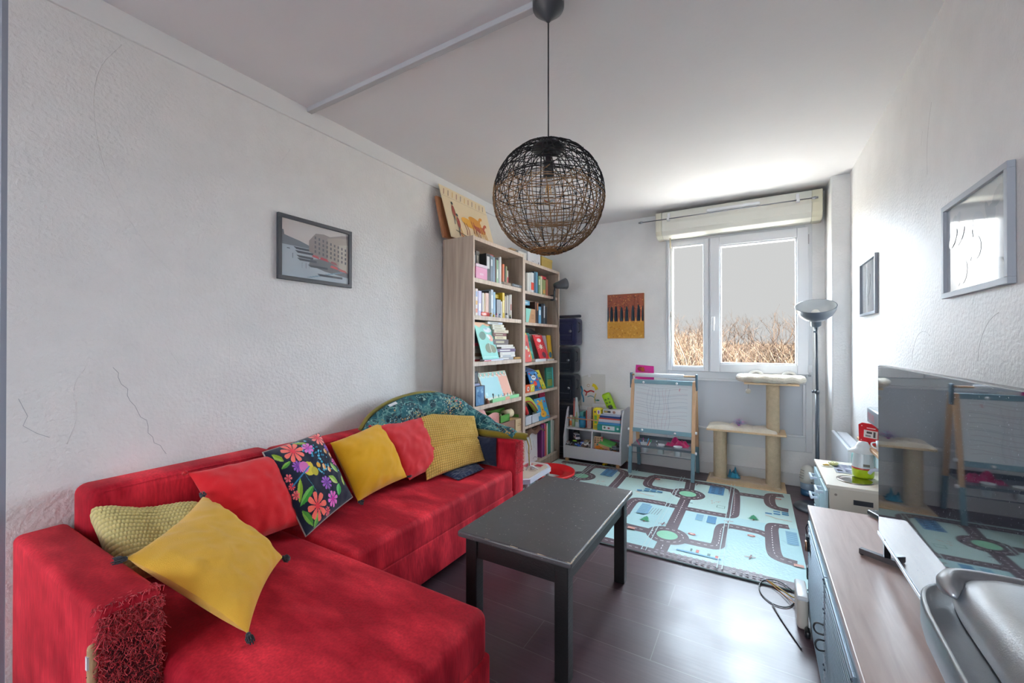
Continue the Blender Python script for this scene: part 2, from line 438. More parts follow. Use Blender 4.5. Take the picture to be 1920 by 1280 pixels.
# roller shutter housing with its vent and strap
sb = thing('roller_shutter_housing', 'cream plastic roller shutter box above the window', 'shutter box', (-.18, YB, 2.19))
b_ = MB()
prof = [(0, 0), (.10, 0), (.145, .02), (.165, .06), (.17, .13), (.165, .235), (0, .235)]
for x0, x1, cc, o in ((-.765, .385, '#d9d7cd', 0), (-.82, -.765, '#d5d2c0', .006), (.385, .455, '#d3cfb8', .006)):
    b_.prism([(u*(1+o*4), v) for u, v in prof], (x0, YB, 2.19), (0, -1, 0), (0, 0, 1), (1, 0, 0), 0, x1-x0, cc)
build(b_, 'casing', M_PVC, sb, bevel=.006)
b_ = MB(); b_.rbox(-.38, .03, YB-.195, YB-.165, 2.365, 2.39, '#e4e4e6', .008, 3); build(b_, 'air_vent', M_PVC, sb)
b_ = MB(); b_.cyl((-.70, YB-.1, 2.19), (-.70, YB-.09, 2.1), .006, '#b9a98c'); b_.box(-.706, -.694, YB-.05, YB-.046, 1.05, 2.12, '#dedcd2'); b_.cyl((-.70, YB-.05, 1.45), (-.70, YB-.05, 1.5), .009, '#d9d6c8')
build(b_, 'winding_cord', M_PVC, sb)
# curtain rod
cr = thing('curtain_rod', 'thin grey extending curtain rod in front of the shutter box', 'curtain rod', (-.27, YB-.2, 2.34))
b_ = MB(); yr = YB-.215
b_.cyl((-.93, yr, 2.345), (.40, yr, 2.345), .0045, '#85868c'); build(b_, 'rod', M_METAL, cr)
for x in (-.945, .40):
    b_ = MB(); b_.sphere((x, yr, 2.345), .012, '#9b9ca2', 10, 6); b_.cyl((x-.02, yr, 2.345), (x+.02, yr, 2.345), .008, '#9b9ca2'); build(b_, 'finial', M_METAL, cr)
for x in (-.70, .29):
    b_ = MB(); b_.box(x-.012, x+.012, yr-.006, YB-.168, 2.335, 2.343, '#e6e6e8'); b_.box(x-.012, x+.012, YB-.175, YB-.168, 2.335, 2.41, '#e6e6e8'); b_.box(x-.01, x+.01, yr-.008, yr+.008, 2.333, 2.36, '#e9e9ea')
    build(b_, 'bracket', M_PVC, cr, bevel=.002)
# ================================================================= SOFA
def velvet():
    m, n, l, b = nt('red_velvet')
    tc = n.new('ShaderNodeTexCoord')
    def nz(sc, det, st, rot=(0, 0, 0)):
        mp = n.new('ShaderNodeMapping'); mp.inputs['Scale'].default_value = st; mp.inputs['Rotation'].default_value = rot
        l.new(tc.outputs['Object'], mp.inputs['Vector'])
        t = n.new('ShaderNodeTexNoise'); t.inputs['Scale'].default_value = sc; t.inputs['Detail'].default_value = det
        l.new(mp.outputs['Vector'], t.inputs['Vector']); return t.outputs['Fac']
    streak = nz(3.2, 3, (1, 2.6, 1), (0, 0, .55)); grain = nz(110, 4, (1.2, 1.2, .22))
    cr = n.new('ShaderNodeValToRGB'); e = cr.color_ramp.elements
    e[0].position = .42; e[0].color = lin('#9a0c20'); e[1].position = .70; e[1].color = lin('#e63444')  # lighter red streaks put the nap's highlights into the colour
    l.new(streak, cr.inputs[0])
    mr = n.new('ShaderNodeMapRange'); mr.inputs['From Min'].default_value = .3; mr.inputs['From Max'].default_value = .7
    mr.inputs['To Min'].default_value = .82; mr.inputs['To Max'].default_value = 1.18; l.new(grain, mr.inputs['Value'])
    mx = n.new('ShaderNodeVectorMath'); mx.operation = 'SCALE'; l.new(cr.outputs[0], mx.inputs[0]); l.new(mr.outputs[0], mx.inputs['Scale'])
    l.new(mx.outputs[0], b.inputs['Base Color'])
    b.inputs['Roughness'].default_value = .75; b.inputs['Specular IOR Level'].default_value = .2
    b.inputs['Sheen Weight'].default_value = .25; b.inputs['Sheen Roughness'].default_value = .35; b.inputs['Sheen Tint'].default_value = lin('#ff7078')
    bu = n.new('ShaderNodeBump'); bu.inputs['Strength'].default_value = .35; bu.inputs['Distance'].default_value = .006
    ad = n.new('ShaderNodeMath'); ad.operation = 'MULTIPLY_ADD'; ad.inputs[1].default_value = .3; l.new(grain, ad.inputs[0]); l.new(streak, ad.inputs[2])
    l.new(ad.outputs[0], bu.inputs['Height']); l.new(bu.outputs[0], b.inputs['Normal'])
    return m
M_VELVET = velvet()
SX, SF, CXF = XL+.012, -1.34, -.70       # rear, seat front, chaise front
sofa = thing('corner_sofa', 'large red velvet corner sofa with a chaise, its near arm scratched to shreds', 'sofa', (-1.5, 1.3, 0))
RED = '#a5101c'
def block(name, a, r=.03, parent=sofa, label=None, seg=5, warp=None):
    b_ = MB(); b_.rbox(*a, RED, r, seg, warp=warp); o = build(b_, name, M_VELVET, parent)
    if label: o['label'] = label
    return o
def puff(x0, x1, y0, y1, z0, z1, r, nx=26, ny=34, crown=.014, wr=.004):
    """upholstered block with a softly crowned, slightly wrinkled top"""
    b_ = MB(); b_.rbox(x0, x1, y0, y1, z0, z1, RED, r, 5)
    def top(u, v):
        x = x0+r*.6+(x1-x0-r*1.2)*u; y = y0+r*.6+(y1-y0-r*1.2)*v
        e = (math.sin(PI*u)*math.sin(PI*v))**.35 if 0 < u < 1 and 0 < v < 1 else 0
        k = noise.noise(Vector((x*3+1, y*9, 0)))
        return (x, y, z1-.006+e*(crown+wr*k+wr*.8*noise.noise(Vector((x*9, y*22, 3)))))
    b_.grid(top, nx*2, ny*2, RED)
    return b_
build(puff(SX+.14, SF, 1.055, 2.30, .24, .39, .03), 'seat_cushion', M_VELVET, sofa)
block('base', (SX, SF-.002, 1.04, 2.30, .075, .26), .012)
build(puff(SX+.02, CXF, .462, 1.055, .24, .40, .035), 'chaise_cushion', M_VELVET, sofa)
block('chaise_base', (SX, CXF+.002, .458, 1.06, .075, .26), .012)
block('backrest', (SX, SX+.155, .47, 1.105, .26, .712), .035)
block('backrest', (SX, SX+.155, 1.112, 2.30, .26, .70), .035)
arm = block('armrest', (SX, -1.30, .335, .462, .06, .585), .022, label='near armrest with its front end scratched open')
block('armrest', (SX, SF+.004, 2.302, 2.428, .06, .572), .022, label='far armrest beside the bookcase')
# piping along the backrests
for y0, y1, z in ((.50, 1.08, .705), (1.14, 2.28, .693)):
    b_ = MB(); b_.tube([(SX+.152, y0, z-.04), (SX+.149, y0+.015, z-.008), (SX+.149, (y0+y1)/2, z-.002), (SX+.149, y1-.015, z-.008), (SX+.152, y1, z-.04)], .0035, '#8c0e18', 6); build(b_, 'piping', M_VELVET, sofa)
for x, y in ((SX+.08, .40), (-1.36, .40), (-.78, .52), (-.78, .99), (-1.42, 2.24), (SX+.08, 2.36), (-1.42, 1.15)):
    b_ = MB(); b_.cyl((x, y, 0), (x, y, .078), .022, '#1f1a1a', 14); build(b_, 'foot', M_PLAST, sofa)
# the scratched arm end: dark stuffing, wooden pole and a mass of pulled threads
b_ = MB(); b_.rbox(-1.302, -1.296, .352, .452, .1, .5, '#4a0f1a', .002, 1); build(b_, 'stuffing', M_CLOTH, arm)
b_ = MB(); b_.rbox(-1.335, -1.297, .331, .3355, .12, .50, '#120b0d', .002, 1)
build(b_, 'torn_opening', M_CLOTH, arm)
b_ = MB(); b_.cyl((-1.306, .333, .06), (-1.306, .333, .505), .0095, '#a98460', 12); b_.sphere((-1.306, .333, .505), .0095, '#a98460')
b_.box(-1.309, -1.3, .322, .326, .462, .492, '#d8d8dc'); b_.sphere((-1.318, .328, .36), .011, '#b9aeb4', 8, 6, (1.3, .8, .8))
for k in range(9): b_.tube([(-1.316, .332, .12+k*.045), (-1.306, .3225, .13+k*.045), (-1.296, .333, .14+k*.045)], .0008, '#4a1418', 4)
build(b_, 'wooden_pole', M_MATTE, arm)
fr = random.Random(3)
b_ = MB()
for k in range(2800):
    z = .585 - abs(fr.gauss(0, .16)); z = max(.1, z); y = fr.uniform(.338, .460)
    if z > .57: x0 = -1.31+fr.uniform(-.03, .005); z = .584
    else: x0 = -1.299
    d = Vector((fr.uniform(.1, 1), fr.uniform(-1, 1), fr.uniform(-1.6, .25))).normalized(); L = fr.uniform(.006, .022)
    p0 = Vector((x0, y, z)); p1 = p0+d*L*.6; p2 = p1+Vector((fr.uniform(-.5, .3), fr.uniform(-1, 1), fr.uniform(-1.4, .2)))*L*.6
    b_.tube([p0, p1, p2], .0008, vary(fr.choice(['#c2303c', '#b01c2a', '#d9505a', '#7c101c', '#c83a48']), .2, fr), 3, smooth=False)
build(b_, 'frayed_threads', M_CLOTH, arm, kind='stuff')
b_ = MB()
for k in range(420):
    z = fr.uniform(.36, .565); y = fr.uniform(2.31, 2.42)
    b_.tube([(SF+.003, y, z), (SF+.008, y+fr.uniform(-.005, .005), z-.004), (SF+.006, y+fr.uniform(-.01, .01), z-.010)], .0008, vary('#c4303c', .3, fr), 3, smooth=False)
build(b_, 'frayed_threads', M_CLOTH, [o for o in C.objects if o.name.startswith('armrest') and o is not arm][0], kind='stuff')

# ================================================================= CUSHIONS
def cushion_mb(P, th, col, n=44, sag=.035, wr=.006, seed=0, colf=None, disp=None, back_th=None, pucker=8, ear=1.0, backcol=None, nf=None):
    """P: TL,TR,BR,BL world corners; bulging pillow with drawn corners, wrinkles and soft edges"""
    P = [Vector(p) for p in P]
    N = ((P[1]-P[3]).cross(P[0]-P[2])).normalized()
    if N.x < 0 and N.z < 0: N = -N
    cen = sum(P, Vector())/4
    U = (P[1]-P[0]).normalized(); V = (P[0]-P[3]).normalized()
    size = ((P[0]-P[1]).length+(P[1]-P[2]).length)/2
    def base(u, v):
        p = (P[3]*(1-u)+P[2]*u)*(1-v)+(P[0]*(1-u)+P[1]*u)*v
        du = (abs(2*u-1))**2.2; dv = (abs(2*v-1))**2.2
        inw = (cen-p)
        kx = sag*size*(1-(2*v-1)**2)*du*(1 if u < .5 else -1)
        ky = sag*size*(1-(2*u-1)**2)*dv*(1 if v < .5 else -1)
        return p+U*kx+V*ky
    def h(u, v):
        a = max(0, 1-(abs(2*u-1))**2.6); b = max(0, 1-(abs(2*v-1))**2.6)
        return (a*b)**.52
    def wrk(u, v, s):
        e = min(u, 1-u, v, 1-v)
        w_ = noise.noise(Vector((u*3+seed, v*3, s)))*1.3 + noise.noise(Vector((u*7+seed, v*7+2, s+4)))*.7 + (.5-abs(noise.noise(Vector((u*4+v*2+seed, v*9-u*5, s+9)))))*.9
        edge = math.exp(-e*11)
        t = u if (v < .15 or v > .85) else v
        return wr*w_ + edge*wr*.6*math.sin(t*PI*2*pucker+seed)*min(1, e*40)
    nn = nf or n
    mb = MB()
    def F(u, v):
        hh = h(u, v); q = base(u, v)+N*(th*hh+wrk(u, v, 0)*min(1, hh*2))
        if disp: q = q+N*disp(u, v)*min(1, hh*3)
        return q
    def B(u, v):
        hh = h(u, v); return base(u, v)-N*((back_th if back_th is not None else th)*hh)
    mb.grid(F, nn, nn, col, colf)
    mb.grid(B, n, n, backcol or col, None, flip=True)
    return mb, base, N, U, V
def tassel(parent, p, d, col='#34363c', L=.035):
    b_ = MB(); p = Vector(p); d = Vector(d).normalized(); r = random.Random(int(p.x*1000))
    b_.sphere(tuple(p+d*.006), .007, col, 8, 6)
    a = d.orthogonal().normalized(); c_ = d.cross(a)
    for k in range(26):
        an = r.uniform(0, 2*PI); s = r.uniform(.25, .75)
        q = p+d*.004; e = p+d*L*r.uniform(.7, 1)+(a*math.cos(an)+c_*math.sin(an))*L*.45*s
        m_ = (q+e)/2+(a*math.cos(an)+c_*math.sin(an))*.006
        b_.tube([q, m_, e], .0016, vary(col, .3, r), 4)
    build(b_, 'tassel', M_CLOTH, parent)
def place(P):
    return tuple(sum((Vector(p) for p in P), Vector())/4 - Vector((0, 0, .12)))
G = 'cushions spread along the red sofa'
M_LINEN = attr_mat('linen', .85, spec=.15, bump=.35, bscale=420, sheen=.25, var=.05, vscale=14)

# yellow cushion lying over the near arm
P = [(-1.755, .742, .638), (-1.425, .845, .455), (-1.17, .60, .425), (-1.455, .435, .625)]
t = thing('yellow_cushion', 'big mustard yellow cushion with dark tassels lying tilted at the near arm', 'cushion', place(P), G)
mb, bs, N, U, V = cushion_mb(P, .062, '#e2b040', seed=1, sag=.05, wr=.009, pucker=5); build(mb, 'cover', M_LINEN, t)
ce = sum((Vector(p) for p in P), Vector())/4
for p in P: tassel(t, Vector(p)-(Vector(p)-ce).normalized()*.004, (Vector(p)-ce)+Vector((0, 0, -.06)), L=.032)

# chunky pale knit cushion behind it
P = [(-1.955, .478, .640), (-1.80, .79, .575), (-1.60, .72, .45), (-1.72, .485, .45)]
t = thing('knitted_cushion', 'pale yellow chunky knit cushion squeezed behind the near yellow one', 'cushion', place(P), G)
def knit(u, v):
    r_ = v*17; k = r_-int(r_); s = u*30+(int(r_) % 2)*.5; q = s-int(s)
    return .011*math.sin(PI*k)**.7*(.62+.38*math.sin(PI*q)**.8) + .014*math.sin(u*7+v*2)
def knitc(u, v):  # valleys between stitches darkened, crease shade put into the colour
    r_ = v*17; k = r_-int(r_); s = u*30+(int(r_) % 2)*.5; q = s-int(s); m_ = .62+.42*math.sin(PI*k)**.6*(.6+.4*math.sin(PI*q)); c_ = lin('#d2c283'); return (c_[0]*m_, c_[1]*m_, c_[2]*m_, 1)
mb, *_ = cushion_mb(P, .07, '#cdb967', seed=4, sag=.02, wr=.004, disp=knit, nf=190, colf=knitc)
build(mb, 'cover', M_LINEN, t)

# coral red cushion left
P = [(-1.87, .74, .705), (-1.86, 1.06, .705), (-1.66, 1.075, .435), (-1.66, .80, .44)]
t = thing('red_cushion', 'bright coral red cushion between the near yellow cushion and the floral one', 'cushion', place(P), G)
mb, *_ = cushion_mb(P, .065, '#d8232c', seed=7, sag=.02, wr=.009, pucker=3); build(mb, 'cover', M_LINEN, t)
tassel(t, P[0], (-.3, -.5, .1), col='#c2202a', L=.02)

# floral cushion
P = [(-1.865, 1.015, .722), (-1.885, 1.30, .752), (-1.665, 1.325, .465), (-1.60, 1.045, .405)]
t = thing('floral_cushion', 'navy cushion printed with pink and coral flowers, leaves and a bird', 'cushion', place(P), G)
def floral():
    rr = random.Random(11); items = []
    def flower(cx, cy, r, n_, c1, c2, w_=.34): items.append(('f', cx, cy, r, n_, c1, c2, w_, rr.uniform(0, 3)))
    def leaf(cx, cy, L, w_, a, c1, c2): items.append(('l', cx, cy, L, w_, a, c1, c2))
    def disc(cx, cy, r, c1): items.append(('d', cx, cy, r, c1))
    for k in range(75):
        a = rr.uniform(0, 1); b = rr.uniform(0, 1)
        x = .62+.3*a-.25*b+rr.uniform(-.04, .04); y = .45+.5*b+rr.uniform(-.08, .08)
        disc(x, y, rr.uniform(.008, .017), rr.choice(['#2f9dc4', '#4db8d8', '#2a7fa8', '#7fd0e6']))
    leaf(.10, .86, .16, .07, 2.1, '#8cab2c', '#a9c85a'); leaf(.14, .74, .16, .05, .2, '#4f9a3c', '#86c04e')
    leaf(.52, .93, .2, .05, -.5, '#7da83a', '#b8cf6a')
    leaf(.14, .42, .26, .07, 1.0, '#86b02e', '#b5d04e'); leaf(.2, .33, .3, .085, .35, '#3f9a3c', '#74c05a')
    leaf(.10, .13, .22, .085, 1.9, '#4f9a3c', '#7fba4a'); leaf(.22, .06, .2, .07, .6, '#58aa48', '#8ccc5a')
    leaf(.70, .32, .17, .08, 2.2, '#8cbf4a', '#c9d98a'); leaf(.84, .45, .17, .08, 1.7, '#7fbd58', '#b4d88c')
    leaf(.72, .18, .16, .09, .9, '#3fae52', '#74cf7a'); leaf(.90, .25, .15, .06, 1.2, '#9bc24a', '#cfe07a')
    flower(.33, .86, .155, 9, '#ff7f72', '#f0364a'); flower(.86, .92, .13, 9, '#ff8f88', '#f04458')
    flower(.28, .17, .15, 8, '#ff7a6c', '#ee3a48'); flower(.56, .82, .085, 7, '#ea7fd0', '#d054c0', .5)
    flower(.26, .66, .075, 9, '#a25fc8', '#7a3aa8'); flower(.56, .33, .085, 9, '#b06ad0', '#8044b0')
    flower(.56, .13, .09, 8, '#f07ad4', '#d82aa8'); flower(.94, .52, .06, 8, '#ea6ab4', '#c03490')
    flower(.08, .60, .045, 6, '#f47c86', '#e04858'); flower(.07, .50, .04, 8, '#f0606c', '#e02a48'); flower(.07, .40, .05, 7, '#f47c7c', '#e04858')
    flower(.42, .05, .05, 8, '#f46a78', '#e0304a'); flower(.92, .74, .055, 7, '#b06ad0', '#8044b0')
    for x, y in ((.66, .52), (.73, .46), (.84, .70), (.92, .63)): leaf(x, y, .09, .055, 1.3, '#f2a058', '#f4dcb0')
    disc(.40, .58, .085, '#e2d048'); disc(.34, .62, .07, '#e078c0'); disc(.47, .52, .055, '#c8b840'); disc(.45, .62, .03, '#f0d050'); disc(.58, .57, .035, '#f0b040')
    items.append(('s', .08, .50, .42, .60, .008, '#2f86b8')); items.append(('s', .34, .3, .30, .6, .004, '#3a7a8a')); items.append(('s', .56, .3, .54, .15, .004, '#3a7a8a'))
    nav = lin('#1c2338'); cache = {}
    def L(c): 
        if c not in cache: cache[c] = lin(c)
        return cache[c]
    def f(u, v):
        out = nav
        for it in items:
            if it[0] == 'd':
                if (u-it[1])**2+(v-it[2])**2 < it[3]**2: out = L(it[4])
            elif it[0] == 'f':
                dx, dy = u-it[1], v-it[2]; d = math.hypot(dx, dy)
                if d < it[3]:
                    if d < it[3]*.22: out = L(it[6])
                    else:
                        a = (math.atan2(dy, dx)+it[8])*it[4]/2
                        wdt = abs(math.sin(a)); pet = math.sin(PI*min(1, d/it[3]*.95+.05))**.5
                        if wdt > 1-pet*(.55+it[7]*.4):
                            k = d/it[3]; A, B = L(it[6]), L(it[5]); k = min(1, k*1.5)
                            out = tuple(A[i]*(1-k)+B[i]*k for i in range(4))
            elif it[0] == 'l':
                dx, dy = u-it[1], v-it[2]; ca, sa = math.cos(it[5]), math.sin(it[5])
                x = (dx*ca+dy*sa)/it[3]*2; y = (-dx*sa+dy*ca)/it[4]*2
                if abs(x) < 1 and abs(y) < (1-x*x):
                    out = L(it[7]) if y > .1 else L(it[6])
                    if abs(y) < .09: out = L(it[6])
            else:
                x0, y0, x1, y1, w_ = it[1:6]; dx, dy = x1-x0, y1-y0; q = dx*dx+dy*dy
                tt = max(0, min(1, ((u-x0)*dx+(v-y0)*dy)/q))
                if math.hypot(u-x0-dx*tt, v-y0-dy*tt) < w_: out = L(it[6])
        return out
    return f
mb, bs, N, U, V = cushion_mb(P, .055, '#1c2338', seed=9, sag=.015, wr=.005, pucker=2, colf=floral(), nf=170, backcol='#8f7d78')
build(mb, 'cover', M_LINEN, t)
b_ = MB(); pts = []
for k in range(80):
    s_ = k/80*4; e = int(s_); f_ = s_-e
    pts.append(bs(*[(f_, 0), (1, f_), (1-f_, 1), (0, 1-f_)][e]))
b_.tube(pts, .0032, '#a79a94', 6, closed=True); build(b_, 'piping', M_CLOTH, t)

# second yellow
P = [(-1.845, 1.335, .70), (-1.885, 1.69, .742), (-1.665, 1.685, .462), (-1.65, 1.345, .44)]
t = thing('yellow_cushion', 'mustard yellow cushion with tassels standing between the floral and a red one', 'cushion', place(P), G)
mb, *_ = cushion_mb(P, .07, '#dda41e', seed=13, sag=.02, wr=.008, pucker=4); build(mb, 'cover', M_LINEN, t)
tassel(t, P[2], (.2, .6, .05), L=.03); tassel(t, P[3], (.5, .35, -.12), L=.03)
# second red
P = [(-1.875, 1.62, .728), (-1.89, 2.07, .755), (-1.655, 2.0, .452), (-1.65, 1.69, .445)]
t = thing('red_cushion', 'faded coral red cushion between the yellow cushion and the mustard waffle one', 'cushion', place(P), G)
mb, *_ = cushion_mb(P, .055, '#cf3038', seed=17, sag=.02, wr=.010, pucker=3); build(mb, 'cover', M_LINEN, t)
tassel(t, P[2], (.2, .5, .1), col='#b3141e', L=.018); tassel(t, P[0], (0, -.5, .2), col='#b3141e', L=.018)
# waffle
P = [(-1.885, 1.965, .762), (-1.66, 2.315, .705), (-1.52, 2.235, .44), (-1.625, 1.80, .418)]
t = thing('waffle_cushion', 'mustard waffle-textured cushion leaning in front of the navy one', 'cushion', place(P), G)
def waffle(u, v): return .005*(abs(math.sin(PI*30*u)*math.sin(PI*27*v)))**.6 - .010*math.exp(-((v-.38-.1*u)/.05)**2)
def wafc(u, v):  # waffle hollows coloured darker, painting in their shade
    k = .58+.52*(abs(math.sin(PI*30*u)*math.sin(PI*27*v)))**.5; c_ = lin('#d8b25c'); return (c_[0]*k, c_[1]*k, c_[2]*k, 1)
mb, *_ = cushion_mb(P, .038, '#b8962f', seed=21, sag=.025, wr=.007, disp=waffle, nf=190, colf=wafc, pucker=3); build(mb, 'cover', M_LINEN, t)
# navy cushions
P = [(-1.70, 2.25, .59), (-1.455, 2.275, .585), (-1.455, 2.275, .40), (-1.70, 2.25, .40)]
t = thing('navy_cushion', 'dark navy cushion standing against the far arm behind the waffle cushion', 'cushion', place(P), G)
mb, *_ = cushion_mb(P, .03, '#20283c', seed=23, sag=.015, wr=.006, back_th=.004); build(mb, 'cover', M_CLOTH, t)
P = [(-1.66, 1.95, .41), (-1.56, 2.20, .425), (-1.475, 2.165, .41), (-1.50, 1.93, .40)]
t = thing('navy_cloth', 'crumpled navy blue cloth peeking out under the waffle cushion', 'cloth', place(P), None)
t.location.z = .40; ORI[t.name] = tuple(t.location)
mb, *_ = cushion_mb(P, .014, '#232f4e', seed=25, sag=.03, wr=.008, back_th=.004); build(mb, 'fold', M_CLOTH, t)

# teal patterned nursing pillow / padded seat cover draped on the backrest and far arm
def teal_mat():
    m, n, l, b = nt('teal_print')
    tc = n.new('ShaderNodeTexCoord')
    def nz(sc, det=3):
        t_ = n.new('ShaderNodeTexNoise'); t_.inputs['Scale'].default_value = sc; t_.inputs['Detail'].default_value = det; l.new(tc.outputs['Object'], t_.inputs['Vector']); return t_.outputs['Fac']
    cr = n.new('ShaderNodeValToRGB'); e = cr.color_ramp.elements
    e[0].position = .34; e[0].color = lin('#16323c'); e[1].position = .72; e[1].color = lin('#5d8a84')
    for p, c_ in ((.42, '#22505a'), (.50, '#2f6870'), (.56, '#2b404a'), (.62, '#41747a')):
        x = e.new(p); x.color = lin(c_)
    l.new(nz(9, 6), cr.inputs[0])
    out = cr.outputs[0]
    def dots(sc, thr, col, gate_sc, gate):
        nonlocal out
        vo = n.new('ShaderNodeTexVoronoi'); vo.inputs['Scale'].default_value = sc; l.new(tc.outputs['Object'], vo.inputs['Vector'])
        a = n.new('ShaderNodeMath'); a.operation = 'LESS_THAN'; a.inputs[1].default_value = thr; l.new(vo.outputs['Distance'], a.inputs[0])
        g = n.new('ShaderNodeMath'); g.operation = 'GREATER_THAN'; g.inputs[1].default_value = gate; l.new(nz(gate_sc), g.inputs[0])
        mu = n.new('ShaderNodeMath'); mu.operation = 'MULTIPLY'; l.new(a.outputs[0], mu.inputs[0]); l.new(g.outputs[0], mu.inputs[1])
        mi = n.new('ShaderNodeMix'); mi.data_type = 'RGBA'; l.new(mu.outputs[0], mi.inputs[0]); l.new(out, mi.inputs[6]); mi.inputs[7].default_value = lin(col); out = mi.outputs[2]
    dots(75, .25, '#b9cdc6', 6, .55); dots(48, .28, '#b08a50', 8, .57); dots(36, .26, '#b86a72', 7, .6); dots(60, .3, '#c3b27c', 5, .6); dots(28, .3, '#17303c', 9, .56)
    for sc_, lo_, cc_ in ((7, .009, '#5f8f8c'), (11, .008, '#86a8a0'), (5, .007, '#4f807e')):
        q1 = n.new('ShaderNodeMath'); q1.operation = 'SUBTRACT'; q1.inputs[1].default_value = .5; l.new(nz(sc_, 3), q1.inputs[0])
        q2 = n.new('ShaderNodeMath'); q2.operation = 'ABSOLUTE'; l.new(q1.outputs[0], q2.inputs[0])
        q3 = n.new('ShaderNodeMath'); q3.operation = 'LESS_THAN'; q3.inputs[1].default_value = lo_; l.new(q2.outputs[0], q3.inputs[0])
        mi = n.new('ShaderNodeMix'); mi.data_type = 'RGBA'; l.new(q3.outputs[0], mi.inputs[0]); l.new(out, mi.inputs[6]); mi.inputs[7].default_value = lin(cc_); out = mi.outputs[2]
    l.new(out, b.inputs['Base Color']); b.inputs['Roughness'].default_value = .8; b.inputs['Specular IOR Level'].default_value = .25
    bu = n.new('ShaderNodeBump'); bu.inputs['Strength'].default_value = .25; bu.inputs['Distance'].default_value = .006; l.new(nz(26, 4), bu.inputs['Height']); l.new(bu.outputs[0], b.inputs['Normal'])
    return m
t = thing('padded_play_nest', 'teal patterned padded baby nest with ochre lining draped behind the cushions', 'padded nest', (-1.85, 2.05, .69))
# outer rim: an arch standing on the backrest, sloping over the far arm
rim = [(-1.93, 1.60, .70), (-1.93, 1.66, .775), (-1.925, 1.80, .835), (-1.92, 1.95, .86), (-1.90, 2.12, .868), (-1.87, 2.26, .835), (-1.80, 2.36, .77), (-1.70, 2.41, .70), (-1.58, 2.42, .645), (-1.46, 2.41, .612), (-1.37, 2.40, .60)]
rim = smooth2(rim, 2)
inn = [(-1.87, 1.66, .66), (-1.86, 1.70, .68), (-1.85, 1.80, .70), (-1.84, 1.95, .72), (-1.82, 2.08, .73), (-1.78, 2.20, .70), (-1.72, 2.28, .66), (-1.64, 2.32, .62), (-1.55, 2.34, .60), (-1.46, 2.34, .592), (-1.37, 2.34, .588)]
inn = smooth2(inn, 2)
def nest(u, v):
    k = u*(len(rim)-1); i = min(int(k), len(rim)-2); f_ = k-i
    a = Vector(rim[i])*(1-f_)+Vector(rim[i+1])*f_; b = Vector(inn[i])*(1-f_)+Vector(inn[i+1])*f_
    taper = math.sin(PI*min(1, max(0.02, u*.98+.01)))**.4
    an = v*2*PI; q = (a+b)/2+(a-b)/2*math.cos(an)*(1.02)
    nrm = Vector((.72, -.25, .5)) if u < .5 else Vector((.5, -.3, .75))
    thk = .066*taper*(1+.25*noise.noise(Vector((u*12, v*4, 0)))+.22*abs(math.sin(u*19)))
    return q+nrm*math.sin(an)*thk+Vector((0, 0, .006*noise.noise(Vector((u*22, v*8, 5)))))
b_ = MB(); b_.grid(nest, 130, 26, '#2b7078'); build(b_, 'patterned_cover', teal_mat(), t)
b_ = MB()
def seam(u): 
    k = u*(len(rim)-1); i = min(int(k), len(rim)-2); f_ = k-i
    return Vector(rim[i])*(1-f_)+Vector(rim[i+1])*f_
b_.tube([seam(k/40)+Vector((-.018, 0, .006)) for k in range(22)], .012, '#8d8140', 8)
L2 = [(-1.66, 2.30, .600), (-1.55, 2.325, .594), (-1.44, 2.35, .590), (-1.37, 2.37, .592), (-1.315, 2.38, .592), (-1.295, 2.39, .585)]
b_.tube(smooth2(L2, 1), .024, '#7d6c1c', 10)
def lining(u, v):
    x = -1.86+.10*v; y = 2.02+.26*u
    return (x, y, .725+.03*math.sin(PI*u)-.04*v+.006*math.sin(u*18))
b_.grid(lining, 16, 8, '#8a7420'); build(b_, 'ochre_lining', M_CLOTH, t)
b_ = MB(); b_.tube([(-1.30, 2.395, .575), (-1.285, 2.40, .53), (-1.287, 2.405, .46), (-1.28, 2.40, .40)], .004, '#a08a3c', 6); build(b_, 'drawstring', M_CLOTH, t)
b_ = MB(); b_.add([(-1.875, 1.74, .836), (-1.872, 1.80, .85), (-1.860, 1.805, .838), (-1.862, 1.745, .825)], [(0, 1, 2, 3)], '#d9dcdc'); build(b_, 'care_label', M_PAPER, t)
# ================================================================= COFFEE TABLE
def worn_black():
    m, n, l, b = nt('worn_black_wood')
    tc = n.new('ShaderNodeTexCoord')
    t = n.new('ShaderNodeTexNoise'); t.inputs['Scale'].default_value = 5; t.inputs['Detail'].default_value = 10; t.inputs['Roughness'].default_value = .72
    l.new(tc.outputs['Object'], t.inputs['Vector'])
    cr = n.new('ShaderNodeValToRGB'); e = cr.color_ramp.elements
    e[0].position = .40; e[0].color = lin('#3d3b3d'); e[1].position = .80; e[1].color = lin('#908e92')
    x = e.new(.60); x.color = lin('#4c4a4d')
    l.new(t.outputs['Fac'], cr.inputs[0])
    v = n.new('ShaderNodeTexNoise'); v.inputs['Scale'].default_value = 90; v.inputs['Detail'].default_value = 2; l.new(tc.outputs['Object'], v.inputs['Vector'])
    g = n.new('ShaderNodeMapRange'); g.inputs['From Min'].default_value = .69; g.inputs['From Max'].default_value = .73; l.new(v.outputs['Fac'], g.inputs['Value'])
    mi = n.new('ShaderNodeMix'); mi.data_type = 'RGBA'; l.new(g.outputs[0], mi.inputs[0]); l.new(cr.outputs[0], mi.inputs[6]); mi.inputs[7].default_value = lin('#9a958f')
    l.new(mi.outputs[2], b.inputs['Base Color'])
    r = n.new('ShaderNodeMapRange'); b.inputs['IOR'].default_value = 1.75; r.inputs['To Min'].default_value = .25; r.inputs['To Max'].default_value = .55; l.new(t.outputs['Fac'], r.inputs['Value']); l.new(r.outputs[0], b.inputs['Roughness'])
    return m
